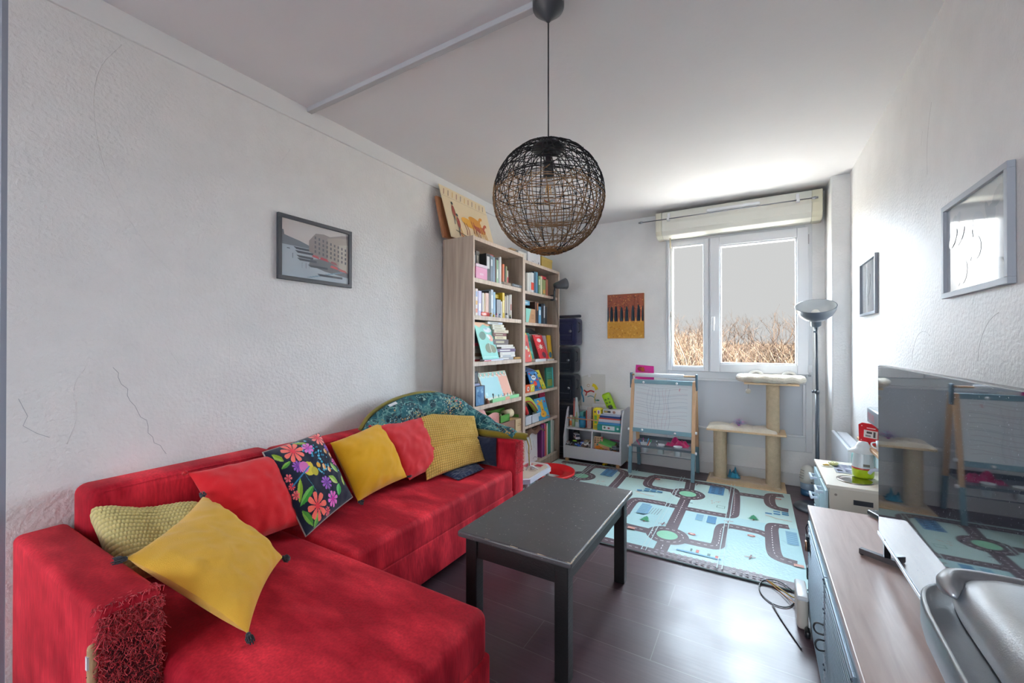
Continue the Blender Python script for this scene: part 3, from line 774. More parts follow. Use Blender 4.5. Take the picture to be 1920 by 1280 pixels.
M_BLACKWOOD = attr_mat('black_wood', .42, bump=.15, bscale=18, stretch=(8, 1, 8), var=.1)
tb = thing('coffee_table', 'black wooden coffee table with a scuffed top and worn pale edges', 'table', (-.79, 1.73, 0))
tb_top = MB(); tx0, tx1, ty0, ty1 = -1.035, -.545, 1.325, 2.14
tb_top.box(tx0, tx1, ty0, ty1, .426, .45, '#242122'); build(tb_top, 'tabletop', worn_black(), tb, bevel=.007, seg=3)
e_ = MB()
for a, b in (((tx1, ty0), (tx1, ty1)), ((tx0, ty0), (tx1, ty0)), ((tx0, ty0), (tx0, ty1))):
    n_ = 60
    for k in range(n_):
        wv = max(0, noise.noise(Vector((a[0]*7+k*.21, a[1]*3+b[0], 2)))+(.42 if a[0] == tx1 else .05))
        if wv > .12:
            p = Vector((a[0]+(b[0]-a[0])*k/n_, a[1]+(b[1]-a[1])*k/n_, .4475)); q = Vector((a[0]+(b[0]-a[0])*(k+1)/n_, a[1]+(b[1]-a[1])*(k+1)/n_, .4475))
            c_ = Vector(((tx0+tx1)/2, (ty0+ty1)/2, .42)); d = Vector((-.0035 if a[0] == b[0] == tx1 else (.0035 if a[0] == b[0] else 0), .0035 if a[0] != b[0] else 0, 0))
            e_.tube([p+d, q+d], .0016*min(1.3, wv*2.2), '#c9b198', 5)
build(e_, 'worn_edge', M_MATTE, tb, kind='stuff')
a = MB()
a.box(tx0+.05, tx1-.05, ty0+.035, ty0+.053, .345, .426, '#1b1819'); build(a, 'apron', M_BLACKWOOD, tb)
a = MB(); a.box(tx0+.05, tx1-.05, ty1-.053, ty1-.035, .345, .426, '#1b1819'); build(a, 'apron', M_BLACKWOOD, tb)
for x in (tx0+.035, tx1-.053):
    a = MB(); a.box(x, x+.018, ty0+.05, ty1-.05, .345, .426, '#1b1819'); build(a, 'apron', M_BLACKWOOD, tb)
for x in (tx0+.024, tx1-.076):
    for y in (ty0+.024, ty1-.076):
        a = MB(); a.box(x, x+.052, y, y+.052, 0, .426, '#171516'); build(a, 'leg', M_BLACKWOOD, tb, bevel=.004)

# ================================================================= PLAY MAT
M_MAT = attr_mat('foam_print', .38, spec=.4, bump=.25, bscale=70)
mt = MB(); mx0, mx1, my0, my1 = -1.76, .225, 2.425, 3.935
mt.box(mx0, mx1, my0, my1, .0008, .011, '#c4e1de')
g = Plane(mt, (0, 0, .011), (1, 0, 0), (0, 1, 0), .0002)
ROAD, GREEN, SEA, DASH = '#65545c', '#8fd0ae', '#a9d3dc', '#e8e2e2'
for x0, x1, y0, y1 in ((mx0, mx1, 2.43, 3.22),): g.rect(x0, x1, y0, y1, '#b5dbdf')
RW = .075
def mat_tile(ox):
    roads = [smooth2([(ox+a, b) for a, b in p], 3) for p in (
        [(-.47, 3.6), (-.49, 3.87)], [(-.47, 3.5), (-.475, 2.7), (-.48, 2.46)],
        [(-.5, 2.71), (-.80, 2.71)] if ox > -.5 else [(-.5, 2.71), (-.80, 2.71)],
        [(-.45, 2.69), (-.26, 2.69), (-.20, 2.70), (-.195, 2.80), (-.20, 3.0), (-.17, 3.055), (-.05, 3.055), (.03, 3.05), (.08, 3.0)],
        [(.30, 3.23), (.12, 3.225), (.08, 3.20), (.08, 3.0), (.08, 2.80), (.10, 2.715), (.30, 2.71)],
        [(-.8, 2.9), (-.81, 3.12), (-.79, 3.21), (-.70, 3.225), (-.43, 3.215), (-.2, 3.215), (-.145, 3.23), (-.14, 3.35), (-.15, 3.75), (-.17, 3.85), (-.26, 3.87), (-.49, 3.87), (-.8, 3.86)],
        [(-.15, 3.74), (.07, 3.75)],
        [(.30, 3.865), (.12, 3.86), (.085, 3.82), (.08, 3.65), (.10, 3.56), (.17, 3.54), (.36, 3.54)],
        [(mx0-ox+.0, 2.455), (.2, 2.455)] if ox == 0 else [(-.8, 2.455), (-.7, 2.455)])]
    return roads
ALL = []
for ox in (0, -.885): ALL += mat_tile(ox)
def clipx(pts): return [p for p in pts if mx0+.03 < p[0] < mx1-.03 and my0 < p[1] < my1-.02]
for r in ALL:
    r = clipx(r)
    if len(r) > 1: g.line(r, RW, ROAD)
g.k += .3
for ox in (0, -.885):
    for cx, cy in ((-.47, 3.53), (-.48, 2.71)):
        if cx+ox-.12 > mx0: g.disc(cx+ox, cy, .125, ROAD, n=36)
g.k += .5; K0 = g.k
for ox in (0, -.885):
    for cx, cy in ((-.47, 3.53), (-.48, 2.71)):
        if cx+ox-.12 > mx0: g.disc(cx+ox, cy, .062, GREEN, n=30); g.dashes(arc(cx+ox, cy, .094, 0, 360, 40), .005, DASH, .02, .018); g.k = K0
for r in ALL:
    r = [p for p in clipx(r) if all(math.hypot(p[0]-cx-ox, p[1]-cy) > .12 for ox in (0, -.885) for cx, cy in ((-.47, 3.53), (-.48, 2.71)))]
    seg = []
    for p in r+[None]:
        if p is None or (seg and math.hypot(p[0]-seg[-1][0], p[1]-seg[-1][1]) > .3):
            if len(seg) > 1 and math.hypot(seg[0][0]-seg[-1][0], seg[0][1]-seg[-1][1]) > .04: g.dashes(seg, .0045, DASH, .018, .018); g.k = K0
            seg = []
        if p is not None: seg.append(p)
# little things printed between the roads
for ox in (0, -.885):
    def R(a, b, c, d, col):
        if a+ox > mx0+.01 and b+ox < mx1-.005: g.rect(a+ox, b+ox, c, d, col)
    R(-.335, -.225, 3.63, 3.84, '#4b84b4')
    for i in range(2):
        for j in range(4): R(-.315+i*.05, -.29+i*.05, 3.66+j*.04, 3.675+j*.04, '#2e4a72')
    R(-.32, -.24, 3.815, 3.83, '#3a3f5c')
    R(-.29, -.235, 3.03, 3.155, '#4f8db8'); R(-.36, -.315, 3.04, 3.15, '#78aecb')
    for j in range(5): R(-.345+j*.0, -.30, 3.06+j*.02, 3.064+j*.02, '#8fb4bf')
    R(.155, .215, 2.95, 3.15, '#86b4cc')
    for j in range(6): R(.16, .21, 2.965+j*.03, 2.972+j*.03, '#5e94b4')
    for a, b in ((.05, 3.40), (.10, 3.415), (.15, 3.43), (.10, 3.46), (.15, 3.465), (.2, 3.44)): R(a, a+.04, b, b+.022, '#3f86b6')
    g.line([(ox+.05, 3.37), (ox+.12, 3.335), (ox+.20, 3.33)] if ox < 0 else [(.05, 3.37), (.12, 3.335), (.2, 3.33)], .006, '#e0a58a')
    R(-.40, -.17, 2.54, 2.556, '#4d9cc4'); R(-.33, -.32, 2.565, 2.60, '#3e6f6a'); R(-.30, -.285, 2.565, 2.60, '#c4554f'); R(-.24, -.225, 2.555, 2.585, '#3e6f6a'); R(-.2, -.185, 2.55, 2.58, '#c4554f')
    for x, y in ((-.35, 2.80), (-.03, 2.96), (-.745, 3.78), (.14, 3.76)):
        if mx0+.03 < x+ox < mx1-.03: g.disc(x+ox, y, .022, '#cf5a52', .013); g.disc(x+ox, y, .012, '#eddad4', .006)
    for x, y in ((-.65, 2.85), (-.02, 3.24), ):
        if x+ox > mx0: 
            for i, w_ in enumerate((.036, .028, .02)): g.poly([(x+ox-w_, y+i*.022), (x+ox+w_, y+i*.022), (x+ox, y+.04+i*.022)], '#2f8a63')
            R(x-.004, x+.004, y-.018, y, '#8b4a3e')
    for x, y in ((-.53, 2.86), (-.16, 3.12), (-.43, 3.8), (-.03, 2.66)):
        if x+ox > mx0+.03 and x+ox < mx1-.03:
            g.line([(x+ox-.006, y-.03), (x+ox+.003, y+.03)], .007, '#7d5660'); g.line([(x+ox-.03, y-.005), (x+ox+.025, y+.006)], .007, '#a3736f')
    for k in range(10):
        rk2 = random.Random(k); R(-.31+rk2.uniform(0, .07), -.305+rk2.uniform(0, .07), 3.45, 3.456, '#d98a74') if False else None
        g.disc(ox-.27+rk2.uniform(-.035, .035), 3.43+rk2.uniform(-.03, .04), .004, '#dc8f7a', n=6)
    g.line([(-.31+ox+.06, 3.34), (-.20+ox, 3.34), (-.20+ox, 3.385), (-.25+ox, 3.385), (-.25+ox, 3.34)], .004, '#4f8a7c')
    R(-.44, -.41, 3.33, 3.338, '#4a4650'); R(-.70, -.655, 2.97, 3.13, '#7fb0cf')
    for i in range(4): g.line([(-.65+ox+i*.018, 2.98), (-.64+ox+i*.018, 3.10)], .003, '#7a7a84')
    R(.17, .215, 2.67, 2.70, '#d8a090')
for i in range(16): g.rect(-.5+i*.03+(.0 if i < 11 else .06), -.485+i*.03+(.0 if i < 11 else .06), 2.463, 2.48, '#8c7f88'); g.rect(-.5+i*.03+(.0 if i < 11 else .06), -.485+i*.03+(.0 if i < 11 else .06), 2.438, 2.45, '#8c7f88')
for x in (-1.36, -.965, -.56, -.17):
    for dx in (-.012, .012): g.line([(x+dx, my0+.003), (x+dx, my1-.003)], .005, '#c3dcdd')
build(mt, 'play_mat', M_MAT, None, 'pale mint foam play mat printed with grey roads and roundabouts', 'play mat', bevel=.002)

# ================================================================= EASEL
M_WOOD = attr_mat('pale_wood', .5, bump=.12, bscale=25, stretch=(6, 6, .6), var=.09, vscale=10)
BEECH, SLATE = '#c9a27c', '#6f94a0'
ez = thing('drawing_easel', "children's wooden easel with grey-blue feet and a scribbled paper sheet", 'easel', (-.75, 4.02, 0))
xl, xr = -.995, -.485
def leg(x, y0, y1, top):
    a = MB(); zb = .25; f = zb/top; zf = .0118 if y0 < 3.95 else 0
    ym = y0+(y1-y0)*f
    for (ya, za, yb_, zb_, c) in ((y0, zf, ym, zb, SLATE), (ym, zb, y1, top, BEECH)):
        a.add([(x-.015, ya-.012, za), (x+.015, ya-.012, za), (x+.015, ya+.012, za), (x-.015, ya+.012, za), (x-.015, yb_-.012, zb_), (x+.015, yb_-.012, zb_), (x+.015, yb_+.012, zb_), (x-.015, yb_+.012, zb_)],
              [(0, 3, 2, 1), (4, 5, 6, 7), (0, 1, 5, 4), (1, 2, 6, 5), (2, 3, 7, 6), (3, 0, 4, 7)], c)
    return a
YF, YT = 3.845, 3.975
for x in (xl-.012, xr+.012):
    build(leg(x, YF, YT, .86), 'leg', M_WOOD, ez, bevel=.002)
    build(leg(x, 4.20, 4.06, .86), 'leg', M_WOOD, ez, bevel=.002)
for x in (xl-.03, xr+.03):
    a = MB(); a.rbox(x-.008, x+.008, 3.955, 4.01, .78, .925, '#3d5866', .006, 2); build(a, 'bracket', M_PLAST, ez)
def yat(z): return YF+(YT-YF)*z/.86
a = MB()
def slab(mb, x0, x1, z0, z1, t0, t1, col):
    mb.add([(x0, yat(z0)+t0, z0), (x1, yat(z0)+t0, z0), (x1, yat(z0)+t1, z0), (x0, yat(z0)+t1, z0), (x0, yat(z1)+t0, z1), (x1, yat(z1)+t0, z1), (x1, yat(z1)+t1, z1), (x0, yat(z1)+t1, z1)],
           [(0, 3, 2, 1), (4, 5, 6, 7), (0, 1, 5, 4), (1, 2, 6, 5), (2, 3, 7, 6), (3, 0, 4, 7)], col)
slab(a, xl, xr, .40, .86, 0, .006, '#e2e6e8'); build(a, 'board', M_PRINT, ez)
for z0, z1 in ((.825, .862), (.385, .42)):
    a = MB(); slab(a, xl, xr, z0, z1, -.012, .008, SLATE); build(a, 'crossbar', M_PAINT, ez, bevel=.002)
a = MB(); a.cyl((xl-.03, 3.972, .905), (xr+.03, 3.972, .905), .007, BEECH); build(a, 'roll_rod', M_WOOD, ez)
a = MB(); a.cyl((xl+.005, 3.972, .905), (xr-.075, 3.972, .905), .019, '#e6e9ee', 20); build(a, 'paper_roll', M_PAPER, ez)
a = MB(); slab(a, xl+.004, xr-.006, .415, .83, -.0035, -.0025, '#d9dde0')
N_ = Vector((0, -.86, .13)).normalized()
pp = Plane(a, (xl, yat(.40)-.004, .40), (1, 0, 0), Vector((0, YT-YF, .86)).normalized(), .0003)
rr = random.Random(8)
for k in range(13):
    v0 = .06+k*.028+rr.uniform(-.01, .01); ph = rr.uniform(-.5, .5)+2.2
    pts = [(.02+i*.045, v0+.018*math.sin(i*.6+ph)+.01*math.sin(i*.3)) for i in range(11)]
    pp.line(smooth2(pts, 2), .0016, rr.choice(['#a9aab3', '#b9a3ae', '#a3a8b8', '#8f98aa'])); pp.k = 1.4
for k in range(7):
    u0 = .13+k*.032+rr.uniform(-.01, .01)
    pts = [(u0+.01*math.sin(i*.8+k), .03+i*.04) for i in range(10)]
    pp.line(smooth2(pts, 2), .0016, rr.choice(['#9a9fb2', '#c3a3b0', '#8e94a8'])); pp.k = 1.8
pp.line([(.40, .375), (.405, .40)], .008, '#d8a0ac')
build(a, 'paper_sheet', M_PAPER, ez)
for x, z in ((-.905, .838), (-.615, .838), (-.905, .408), (-.62, .403)):
    a = MB(); y = yat(z)-.018; a.lathe([(0, 0), (.008, .002), (.007, .010), (.011, .014), (.006, .022), (0, .023)], 0, 0, '#e9ebec', 10, Matrix.Translation((x, y+.008, z)) @ Matrix.Rotation(PI/2, 4, 'X'))
    build(a, 'paper_clip', M_PLAST, ez)
for x in (xl-.03, xr+.03):
    for z in (.40, .245) if x < xl else (.42, .25, ):
        a = MB(); s = 1 if x > xl else -1; a.cyl((x-s*.004, yat(z), z), (x+s*.012, yat(z), z), .013, '#e6e8ea', 14); build(a, 'knob', M_PLAST, ez)
a = MB(); a.box(xl, xr, 3.86, 4.17, .262, .268, '#6b7680'); a.box(xl, xr, 3.852, 3.862, .255, .275, '#59636c'); a.box(xl, xr, 4.165, 4.175, .255, .30, '#3f4850')
a.cyl((xl, 3.86, .20), (xr, 3.86, .20), .004, '#6b6f76'); build(a, 'tray', M_PLAST, ez, bevel=.001)
def cup(x, y, lab):
    c = thing('plastic_cup', lab, 'cup', (x, y, .20), 'cups in the easel tray')
    a = MB(); a.lathe([(.001, .205), (.027, .205), (.034, .285), (.038, .287), (.038, .290), (.032, .288), (.025, .21), (.001, .21)], x, y, '#dde0e3', 22); build(a, 'body', M_PLAST, c)
    return c
cup(-.885, 3.90, 'white plastic cup full of felt-tip pens in the easel tray'); cup(-.745, 3.90, 'white plastic cup with a single dark pen, middle of the easel tray'); cup(-.60, 3.90, 'white plastic cup with pinkish residue, near the pink cloth in the easel tray')
GP = 'pens in the easel cup'
for k, (c_, cn) in enumerate((('#d23a7a', 'pink'), ('#3a7fc0', 'blue'), ('#e2622e', 'orange'), ('#2f9a5a', 'green'), ('#4a9fd0', 'light blue'), ('#b03a90', 'purple'))):
    an = -2.6+k*.95; d = Vector((math.cos(an)*.35+(-.3 if k < 2 else .1), math.sin(an)*.2-.05, 1)).normalized()
    p = Vector((-.885+.016*math.cos(an), 3.90+.014*math.sin(an), .222))
    a = MB(); a.cyl(p, p+d*.085, .0042, '#e6e8ea' if k % 2 else c_, 8); a.cyl(p+d*.085, p+d*.108, .0050, c_, 8, r1=.0032)
    build(a, 'felt_tip_pen', M_PLAST, None, '%s felt-tip pen standing in the white easel cup' % cn, 'pen', GP)
a = MB(); a.cyl((-.75, 3.90, .222), (-.775, 3.885, .315), .0045, '#3a3f44', 8); a.sphere((-.776, 3.884, .317), .0065, '#d8dadc', 8, 6); build(a, 'felt_tip_pen', M_PLAST, None, 'dark pen with a pale tip leaning in the middle cup', 'pen')
def blobcloth(name, lab, cat, c, sx_, sy_, h, col, seed, mat=M_CLOTH, n=36):
    a = MB()
    def f(u, v):
        x = (u-.5)*2; y = (v-.5)*2; r = math.hypot(x, y)
        e = max(0, 1-r**3) if r < 1 else 0
        k = noise.noise(Vector((x*2.2+seed, y*2.2, seed)))
        ed = 1+.22*noise.noise(Vector((math.atan2(y, x)*1.5, seed, 1)))
        return (c[0]+x*sx_*ed, c[1]+y*sy_*ed, c[2]+.002+max(0, e*(h*(.65+.8*k)+.25*h*math.sin(x*7+y*5+seed))))
    a.grid(f, n, n, col)
    return build(a, name, mat, None, lab, cat)
blobcloth('pink_cloth', 'crumpled magenta cloth lying in the easel tray', 'cloth', (-.62, 4.02, .270), .10, .07, .055, '#b0245f', 2)

# the pinned pink sheet and drawings on the wall
a = MB(); y = YB-.004
a.add([(-1.045, y, .985), (-.87, y-.006, .975), (-.865, y, .63), (-1.065, y-.005, .62)], [(0, 3, 2, 1)], '#d23a95')
q = Plane(a, (0, y-.006, 0), (1, 0, 0), (0, 0, 1), .002); q.disc(-1.0, .945, .028, '#8f3440', .022); q.poly([(-1.0, .95), (-.965, .965), (-.955, .925), (-.985, .915)], '#a0522e'); q.disc(-.93, .925, .02, '#c0508a', .01)
build(a, 'pink_card', M_PAPER, None, 'magenta paper with a small brown heart pinned behind the easel', 'card')
a = MB(); a.add([(-1.65, y, .83), (-1.55, y, .865), (-1.51, y, .55), (-1.60, y, .53)], [(0, 3, 2, 1)], '#d3cfc8')
q = Plane(a, (0, y, 0), (1, 0, 0), (0, 0, 1), .001)
q.rect(-1.655, -1.50, .53, .84, '#d6d2ca')
a.box(-1.52, -1.36, YB-.003, YB-.001, .56, .875, '#d4d1cb')
q = Plane(a, (0, YB-.0035, 0), (1, 0, 0), (0, 0, 1), .001)
for x, z, r, c_ in ((-1.62, .79, .014, '#c09a6a'), (-1.585, .80, .012, '#c09a6a'), (-1.60, .765, .012, '#b5aa92'), (-1.545, .75, .014, '#b58a55')):
    q.line(arc(x, z, r, 0, 330, 14), .004, c_)
q.line(smooth2([(-1.63, .74), (-1.61, .70), (-1.62, .66), (-1.60, .62), (-1.60, .57)], 2), .016, '#3f87a6')
q.line(smooth2([(-1.595, .70), (-1.56, .675), (-1.52, .70), (-1.48, .685)], 2), .016, '#b23c38'); q.line([(-1.56, .68), (-1.575, .64)], .012, '#b23c38')
q.line(smooth2([(-1.50, .76), (-1.47, .75), (-1.45, .71)], 2), .034, '#d6c12c')
q.line(smooth2([(-1.555, .63), (-1.52, .645), (-1.48, .63), (-1.46, .59)], 2), .008, '#4a8f9a'); q.line(smooth2([(-1.46, .67), (-1.48, .62), (-1.47, .57)], 2), .010, '#c9b96a'); q.disc(-1.44, .60, .018, '#3d7f6e', .008)
build(a, 'child_drawing', M_PAPER, None, "child's painting with red, blue and yellow strokes on the wall above the toy shelf", 'drawing')

# ================================================================= CAT TREE
M_SISAL = attr_mat('sisal', .9, spec=.15, bump=.5, bscale=160, var=.08, vscale=40)
M_PLUSH = attr_mat('plush', .95, spec=.1, bump=.7, bscale=140, sheen=.6, var=.05, vscale=20)
ct = thing('cat_tree', 'beige cat tree with rope posts, a middle platform and a plush bed on top', 'cat tree', (-.08, 4.06, 0))
LW = '#d2b48e'
a = MB(); a.box(-.375, .205, 3.938, 4.215, .0, .018, LW); build(a, 'base_board', M_WOOD, ct, bevel=.003)
a = MB(); a.box(-.375, .205, 3.94, 4.20, .452, .468, LW); build(a, 'platform', M_WOOD, ct, bevel=.002)
a = MB(); a.box(-.09, .29, 3.93, 4.20, .862, .876, LW); build(a, 'top_board', M_WOOD, ct, bevel=.002)
def post(x, y, r, z0, z1):
    a = MB(); n_ = int((z1-z0)/.0085)
    prof = []
    for k in range(n_):
        zz = z0+(z1-z0)*k/n_; prof += [(r-.0012, zz), (r+.0018, zz+(z1-z0)/n_*.5)]
    prof.append((r-.001, z1))
    a.lathe(prof, x, y, '#cbb79a', 26); return a
build(post(-.275, 4.045, .052, .018, .452), 'rope_post', M_SISAL, ct); build(post(.115, 4.02, .052, .018, .452), 'rope_post', M_SISAL, ct); build(post(.115, 4.04, .047, .468, .862), 'rope_post', M_SISAL, ct)
def pad(x0, x1, y0, y1, z, th, col, seed, quilt=4, edge=.02):
    a = MB()
    def f(u, v, s=1):
        x = x0+(x1-x0)*u; y = y0+(y1-y0)*v
        e = max(0, 1-abs(2*u-1)**6)*max(0, 1-abs(2*v-1)**6)
        q = .72+.28*abs(math.sin(u*PI*quilt))**.5
        return (x+.008*noise.noise(Vector((u*4, v*5, seed))), y+.01*noise.noise(Vector((u*5, v*4, seed+5))), z+e**.4*th*q*(1+.35*noise.noise(Vector((u*5+seed, v*4, 2))))*s)
    a.grid(f, 60, 26, col); a.grid(lambda u, v: (f(u, v)[0], f(u, v)[1], z), 10, 6, col, flip=True)
    return a
build(pad(-.365, .17, 3.95, 4.19, .0185, .026, '#c0a888', 2), 'base_cushion', M_PLUSH, ct)
build(pad(-.372, .145, 3.945, 4.18, .4685, .032, '#d8cdbb', 5, 3), 'platform_cushion', M_PLUSH, ct)
# top bed: oval doughnut
a = MB(); bx, by = .095, 4.055
def donut(u, v):
    t = u*2*PI; p = v*2*PI; rx, ry = .205, .125
    k = 1+.06*noise.noise(Vector((math.cos(t)*2, math.sin(t)*2, 1)))
    rr_ = .040*k
    return (bx+(rx+rr_*math.cos(p))*math.cos(t)*1.02, by+(ry+rr_*math.cos(p))*math.sin(t), .908+.030*math.sin(p)*k+.014*noise.noise(Vector((math.cos(t)*3, math.sin(t)*3, 4))))
a.grid(donut, 64, 18, '#d6cbb9'); build(a, 'plush_bed_rim', M_PLUSH, ct)
a = MB(); a.lathe([(.001, .892), (.19, .888), (.2, .88), (.001, .878)], 0, 0, '#d9d0c2', 40, Matrix.Translation((bx, by, 0)) @ Matrix.Diagonal((1, .62, 1, 1))); build(a, 'plush_bed_base', M_PLUSH, ct)
for s, w_ in ((-.10, .055), (.14, .05)):
    a = MB(); a.tube(smooth2([(bx+s-w_, by+.10, .91), (bx+s-w_*.6, by+.125, .955), (bx+s+w_*.6, by+.125, .955), (bx+s+w_, by+.10, .91)], 2), .014, '#dcd8d2', 8)
    build(a, 'plush_bed_flap', M_PLUSH, ct)
a = MB(); a.cyl((-.06, 3.945, .865), (-.06, 3.945, .82), .0012, '#6b6660', 6); build(a, 'cord', M_MATTE, ct)
a = MB(); a.sphere((-.06, 3.945, .805), .021, '#c9c0b2', 12, 8); build(a, 'ball', M_PLUSH, ct)
a = MB(); rr = random.Random(4)
for k in range(260):
    d = Vector((rr.gauss(0, 1), rr.gauss(0, 1), abs(rr.gauss(0, .9)))).normalized(); p = Vector((-.13, 4.0, .515))+d*.008
    cc = rr.choice(['#d07ab8', '#b070c8', '#e09ac0', '#9fcfd6', '#b8dadf', '#a8b8dc', '#dfc6d6'])
    L = rr.uniform(.02, .05)
    a.tube([p, p+d*L*.6+Vector((0, 0, .005)), p+d*L+Vector((rr.uniform(-.01, .02), 0, 0))], .0009, cc, 3, r1=.0004)
a.sphere((-.13, 4.0, .515), .012, '#b45cb0', 10, 6)
build(a, 'feather_toy', M_CLOTH, None, 'fluffy pink and pale blue cat toy on the cat tree platform', 'cat toy')
blobcloth('blue_cat_toy', 'shiny blue crinkled toy on the cat tree base', 'cat toy', (-.17, 4.07, .048), .048, .055, .06, '#2b7f9c', 6)

# ================================================================= FLOOR LAMP, HUMIDIFIER, RADIATOR
lx, ly = .378, 3.71
fl = thing('floor_lamp', 'tall dark grey floor lamp with a bowl shade turned to the ceiling', 'floor lamp', (lx, ly, 0))
DG = '#4b535d'
a = MB(); a.lathe([(0, 0), (.142, 0), (.145, .006), (.137, .016), (.03, .022), (.012, .03), (0, .03)], lx, ly, DG, 32); build(a, 'base', M_PLAST, fl)
a = MB(); a.cyl((lx, ly, .02), (lx, ly, .845), .0125, DG, 16); build(a, 'lower_pole', M_PLAST, fl)
a = MB(); a.cyl((lx, ly, .84), (lx-.005, ly, 1.315), .0085, DG, 14); build(a, 'upper_pole', M_PLAST, fl)
a = MB(); a.cyl((lx, ly, .838), (lx, ly, .862), .015, DG, 16); a.cyl((lx, ly, .85), (lx-.028, ly-.01, .85), .004, DG, 8); a.cyl((lx-.02, ly-.008, .85), (lx-.03, ly-.011, .85), .010, DG, 12); build(a, 'clamp', M_PLAST, fl)
T = Matrix.Translation((lx-.005, ly+.02, 1.300)) @ Matrix.Rotation(math.radians(27), 4, 'X') @ Matrix.Rotation(math.radians(-3), 4, 'Y')
a = MB(); a.lathe([(.001, 0), (.014, .0), (.016, .02), (.026, .03), (.033, .035), (.035, .08), (.045, .085), (.075, .095), (.10, .12), (.118, .155), (.123, .185), (.125, .187), (.121, .187)], 0, 0, '#58626e', 40, T); build(a, 'lamp_shade', M_PLAST, fl)
a = MB(); a.lathe([(.120, .187), (.115, .157), (.097, .124), (.072, .101), (.03, .092), (.001, .092)], 0, 0, '#c9cccd', 40, T); build(a, 'shade_lining', M_MATTE, fl)
a = MB(); a.sphere(tuple(T @ Vector((0, 0, .13))), .028, '#eeeae0', 14, 10); build(a, 'bulb', M_PLAST, fl)
a = MB(); a.cyl((lx-.005, ly-.005, 1.28), (lx-.022, ly-.007, 1.285), .006, DG, 10); build(a, 'tilt_knob', M_PLAST, fl)
hm = thing('humidifier', 'small white domed air dehumidifier with a blue tank by the back wall', 'dehumidifier', (.352, 4.03, 0))
a = MB(); a.lathe([(.001, .001), (.05, .001), (.052, .01), (.052, .05), (.001, .05)], .352, 4.03, '#2c567c', 28); build(a, 'water_tank', M_PLAST, hm)
a = MB(); a.lathe([(.051, .05), (.053, .055), (.053, .095), (.05, .098)], .352, 4.03, '#8ea3b6', 28); build(a, 'tank_collar', M_PLAST, hm)
a = MB(); a.lathe([(.05, .098), (.056, .102), (.057, .14), (.055, .17), (.048, .20), (.035, .222), (.018, .232), (.001, .235)], .352, 4.03, '#cfd0c8', 30); build(a, 'dome', M_PLAST, hm)
a = MB()
for k in range(4):
    z = .135+k*.020; a.tube([(.352+(.0585-k*.003)*math.cos(t_), 4.03+(.0585-k*.003)*math.sin(t_), z) for t_ in [math.radians(185+i*6) for i in range(9)]], .0022, '#70756f', 5)
a.cyl((.367, 3.978, .115), (.369, 3.970, .115), .006, '#5c6064', 10); build(a, 'vent_slot', M_PLAST, hm)
rd = thing('radiator', 'white flat panel radiator on the right wall beside the window', 'radiator', (.54, 3.55, .12))
a = MB(); a.rbox(.478, .50, 3.22, 3.875, .13, .555, '#c9ced6', .008, 3); build(a, 'front_panel', M_PAINT, rd)
a = MB(); a.rbox(.495, .575, 3.23, 3.865, .14, .545, '#dde0e4', .006, 2); build(a, 'body', M_PAINT, rd)
a = MB(); a.box(.505, .57, 3.24, 3.855, .546, .549, '#b9bfc7')
for k in range(30): a.box(.51, .565, 3.25+k*.02, 3.262+k*.02, .549, .552, '#e6e8ec')
build(a, 'top_grille', M_PAINT, rd)
for y in (3.4, 3.66):
    a = MB(); a.box(.57, .597, y, y+.04, .2, .5, '#9a9da2'); build(a, 'wall_bracket', M_METAL, rd)

# ================================================================= PENDANT LAMP
pc = Vector((-.655, 1.375, 1.731)); PR = .2035
pd = thing('pendant_lamp', 'round woven pendant lamp, black wicker above and natural below', 'pendant lamp', (pc.x, pc.y, pc.z-PR))
a = MB(); a.lathe([(.001, CZ-.078), (.006, CZ-.076), (.010, CZ-.070), (.055, CZ-.030), (.058, CZ-.022), (.058, CZ-.001), (.001, CZ-.001)], pc.x, pc.y, '#33363c', 36); build(a, 'ceiling_cap', M_PLAST, pd)
a = MB(); a.cyl((pc.x, pc.y, CZ-.075), (pc.x, pc.y, pc.z+PR-.01), .0028, '#2b2b2e', 8); a.lathe([(.001, pc.z+PR+.01), (.004, pc.z+PR+.01), (.006, pc.z+PR-.01), (.001, pc.z+PR-.01)], pc.x, pc.y, '#2b2b2e', 10); build(a, 'cable', M_PLAST, pd)
a = MB(); a.lathe([(.001, pc.z+PR+.001), (.045, pc.z+PR-.006), (.062, pc.z+PR-.022), (.060, pc.z+PR-.026), (.001, pc.z+PR-.02)], pc.x, pc.y, '#242427', 32); build(a, 'top_disc', M_PLAST, pd)
a = MB(); a.lathe([(.001, pc.z+.16), (.011, pc.z+.16), (.012, pc.z+.135), (.0195, pc.z+.13), (.0195, pc.z+.078), (.017, pc.z+.075), (.001, pc.z+.075)], pc.x, pc.y, '#2a2a2d', 20); build(a, 'socket', M_PLAST, pd)
def bulb_glass():
    m, n, l, b = nt('clear_bulb_glass')
    out = n['Material Output']; n.remove(b)
    tr = n.new('ShaderNodeBsdfTransparent'); tr.inputs['Color'].default_value = (.96, .95, .93, 1)
    gl = n.new('ShaderNodeBsdfGlossy'); gl.inputs['Roughness'].default_value = .05
    fr_ = n.new('ShaderNodeFresnel'); fr_.inputs['IOR'].default_value = 1.45
    mx = n.new('ShaderNodeMixShader'); l.new(fr_.outputs[0], mx.inputs[0]); l.new(tr.outputs[0], mx.inputs[1]); l.new(gl.outputs[0], mx.inputs[2]); l.new(mx.outputs[0], out.inputs['Surface'])
    return m
bl = MB(); bl.lathe([(.013, pc.z+.078), (.014, pc.z+.062), (.024, pc.z+.045), (.030, pc.z+.022), (.028, pc.z+.0), (.018, pc.z-.014), (.001, pc.z-.018)], pc.x, pc.y, '#ffffff', 24)
bulb = build(bl, 'bulb', bulb_glass(), pd)
a = MB()
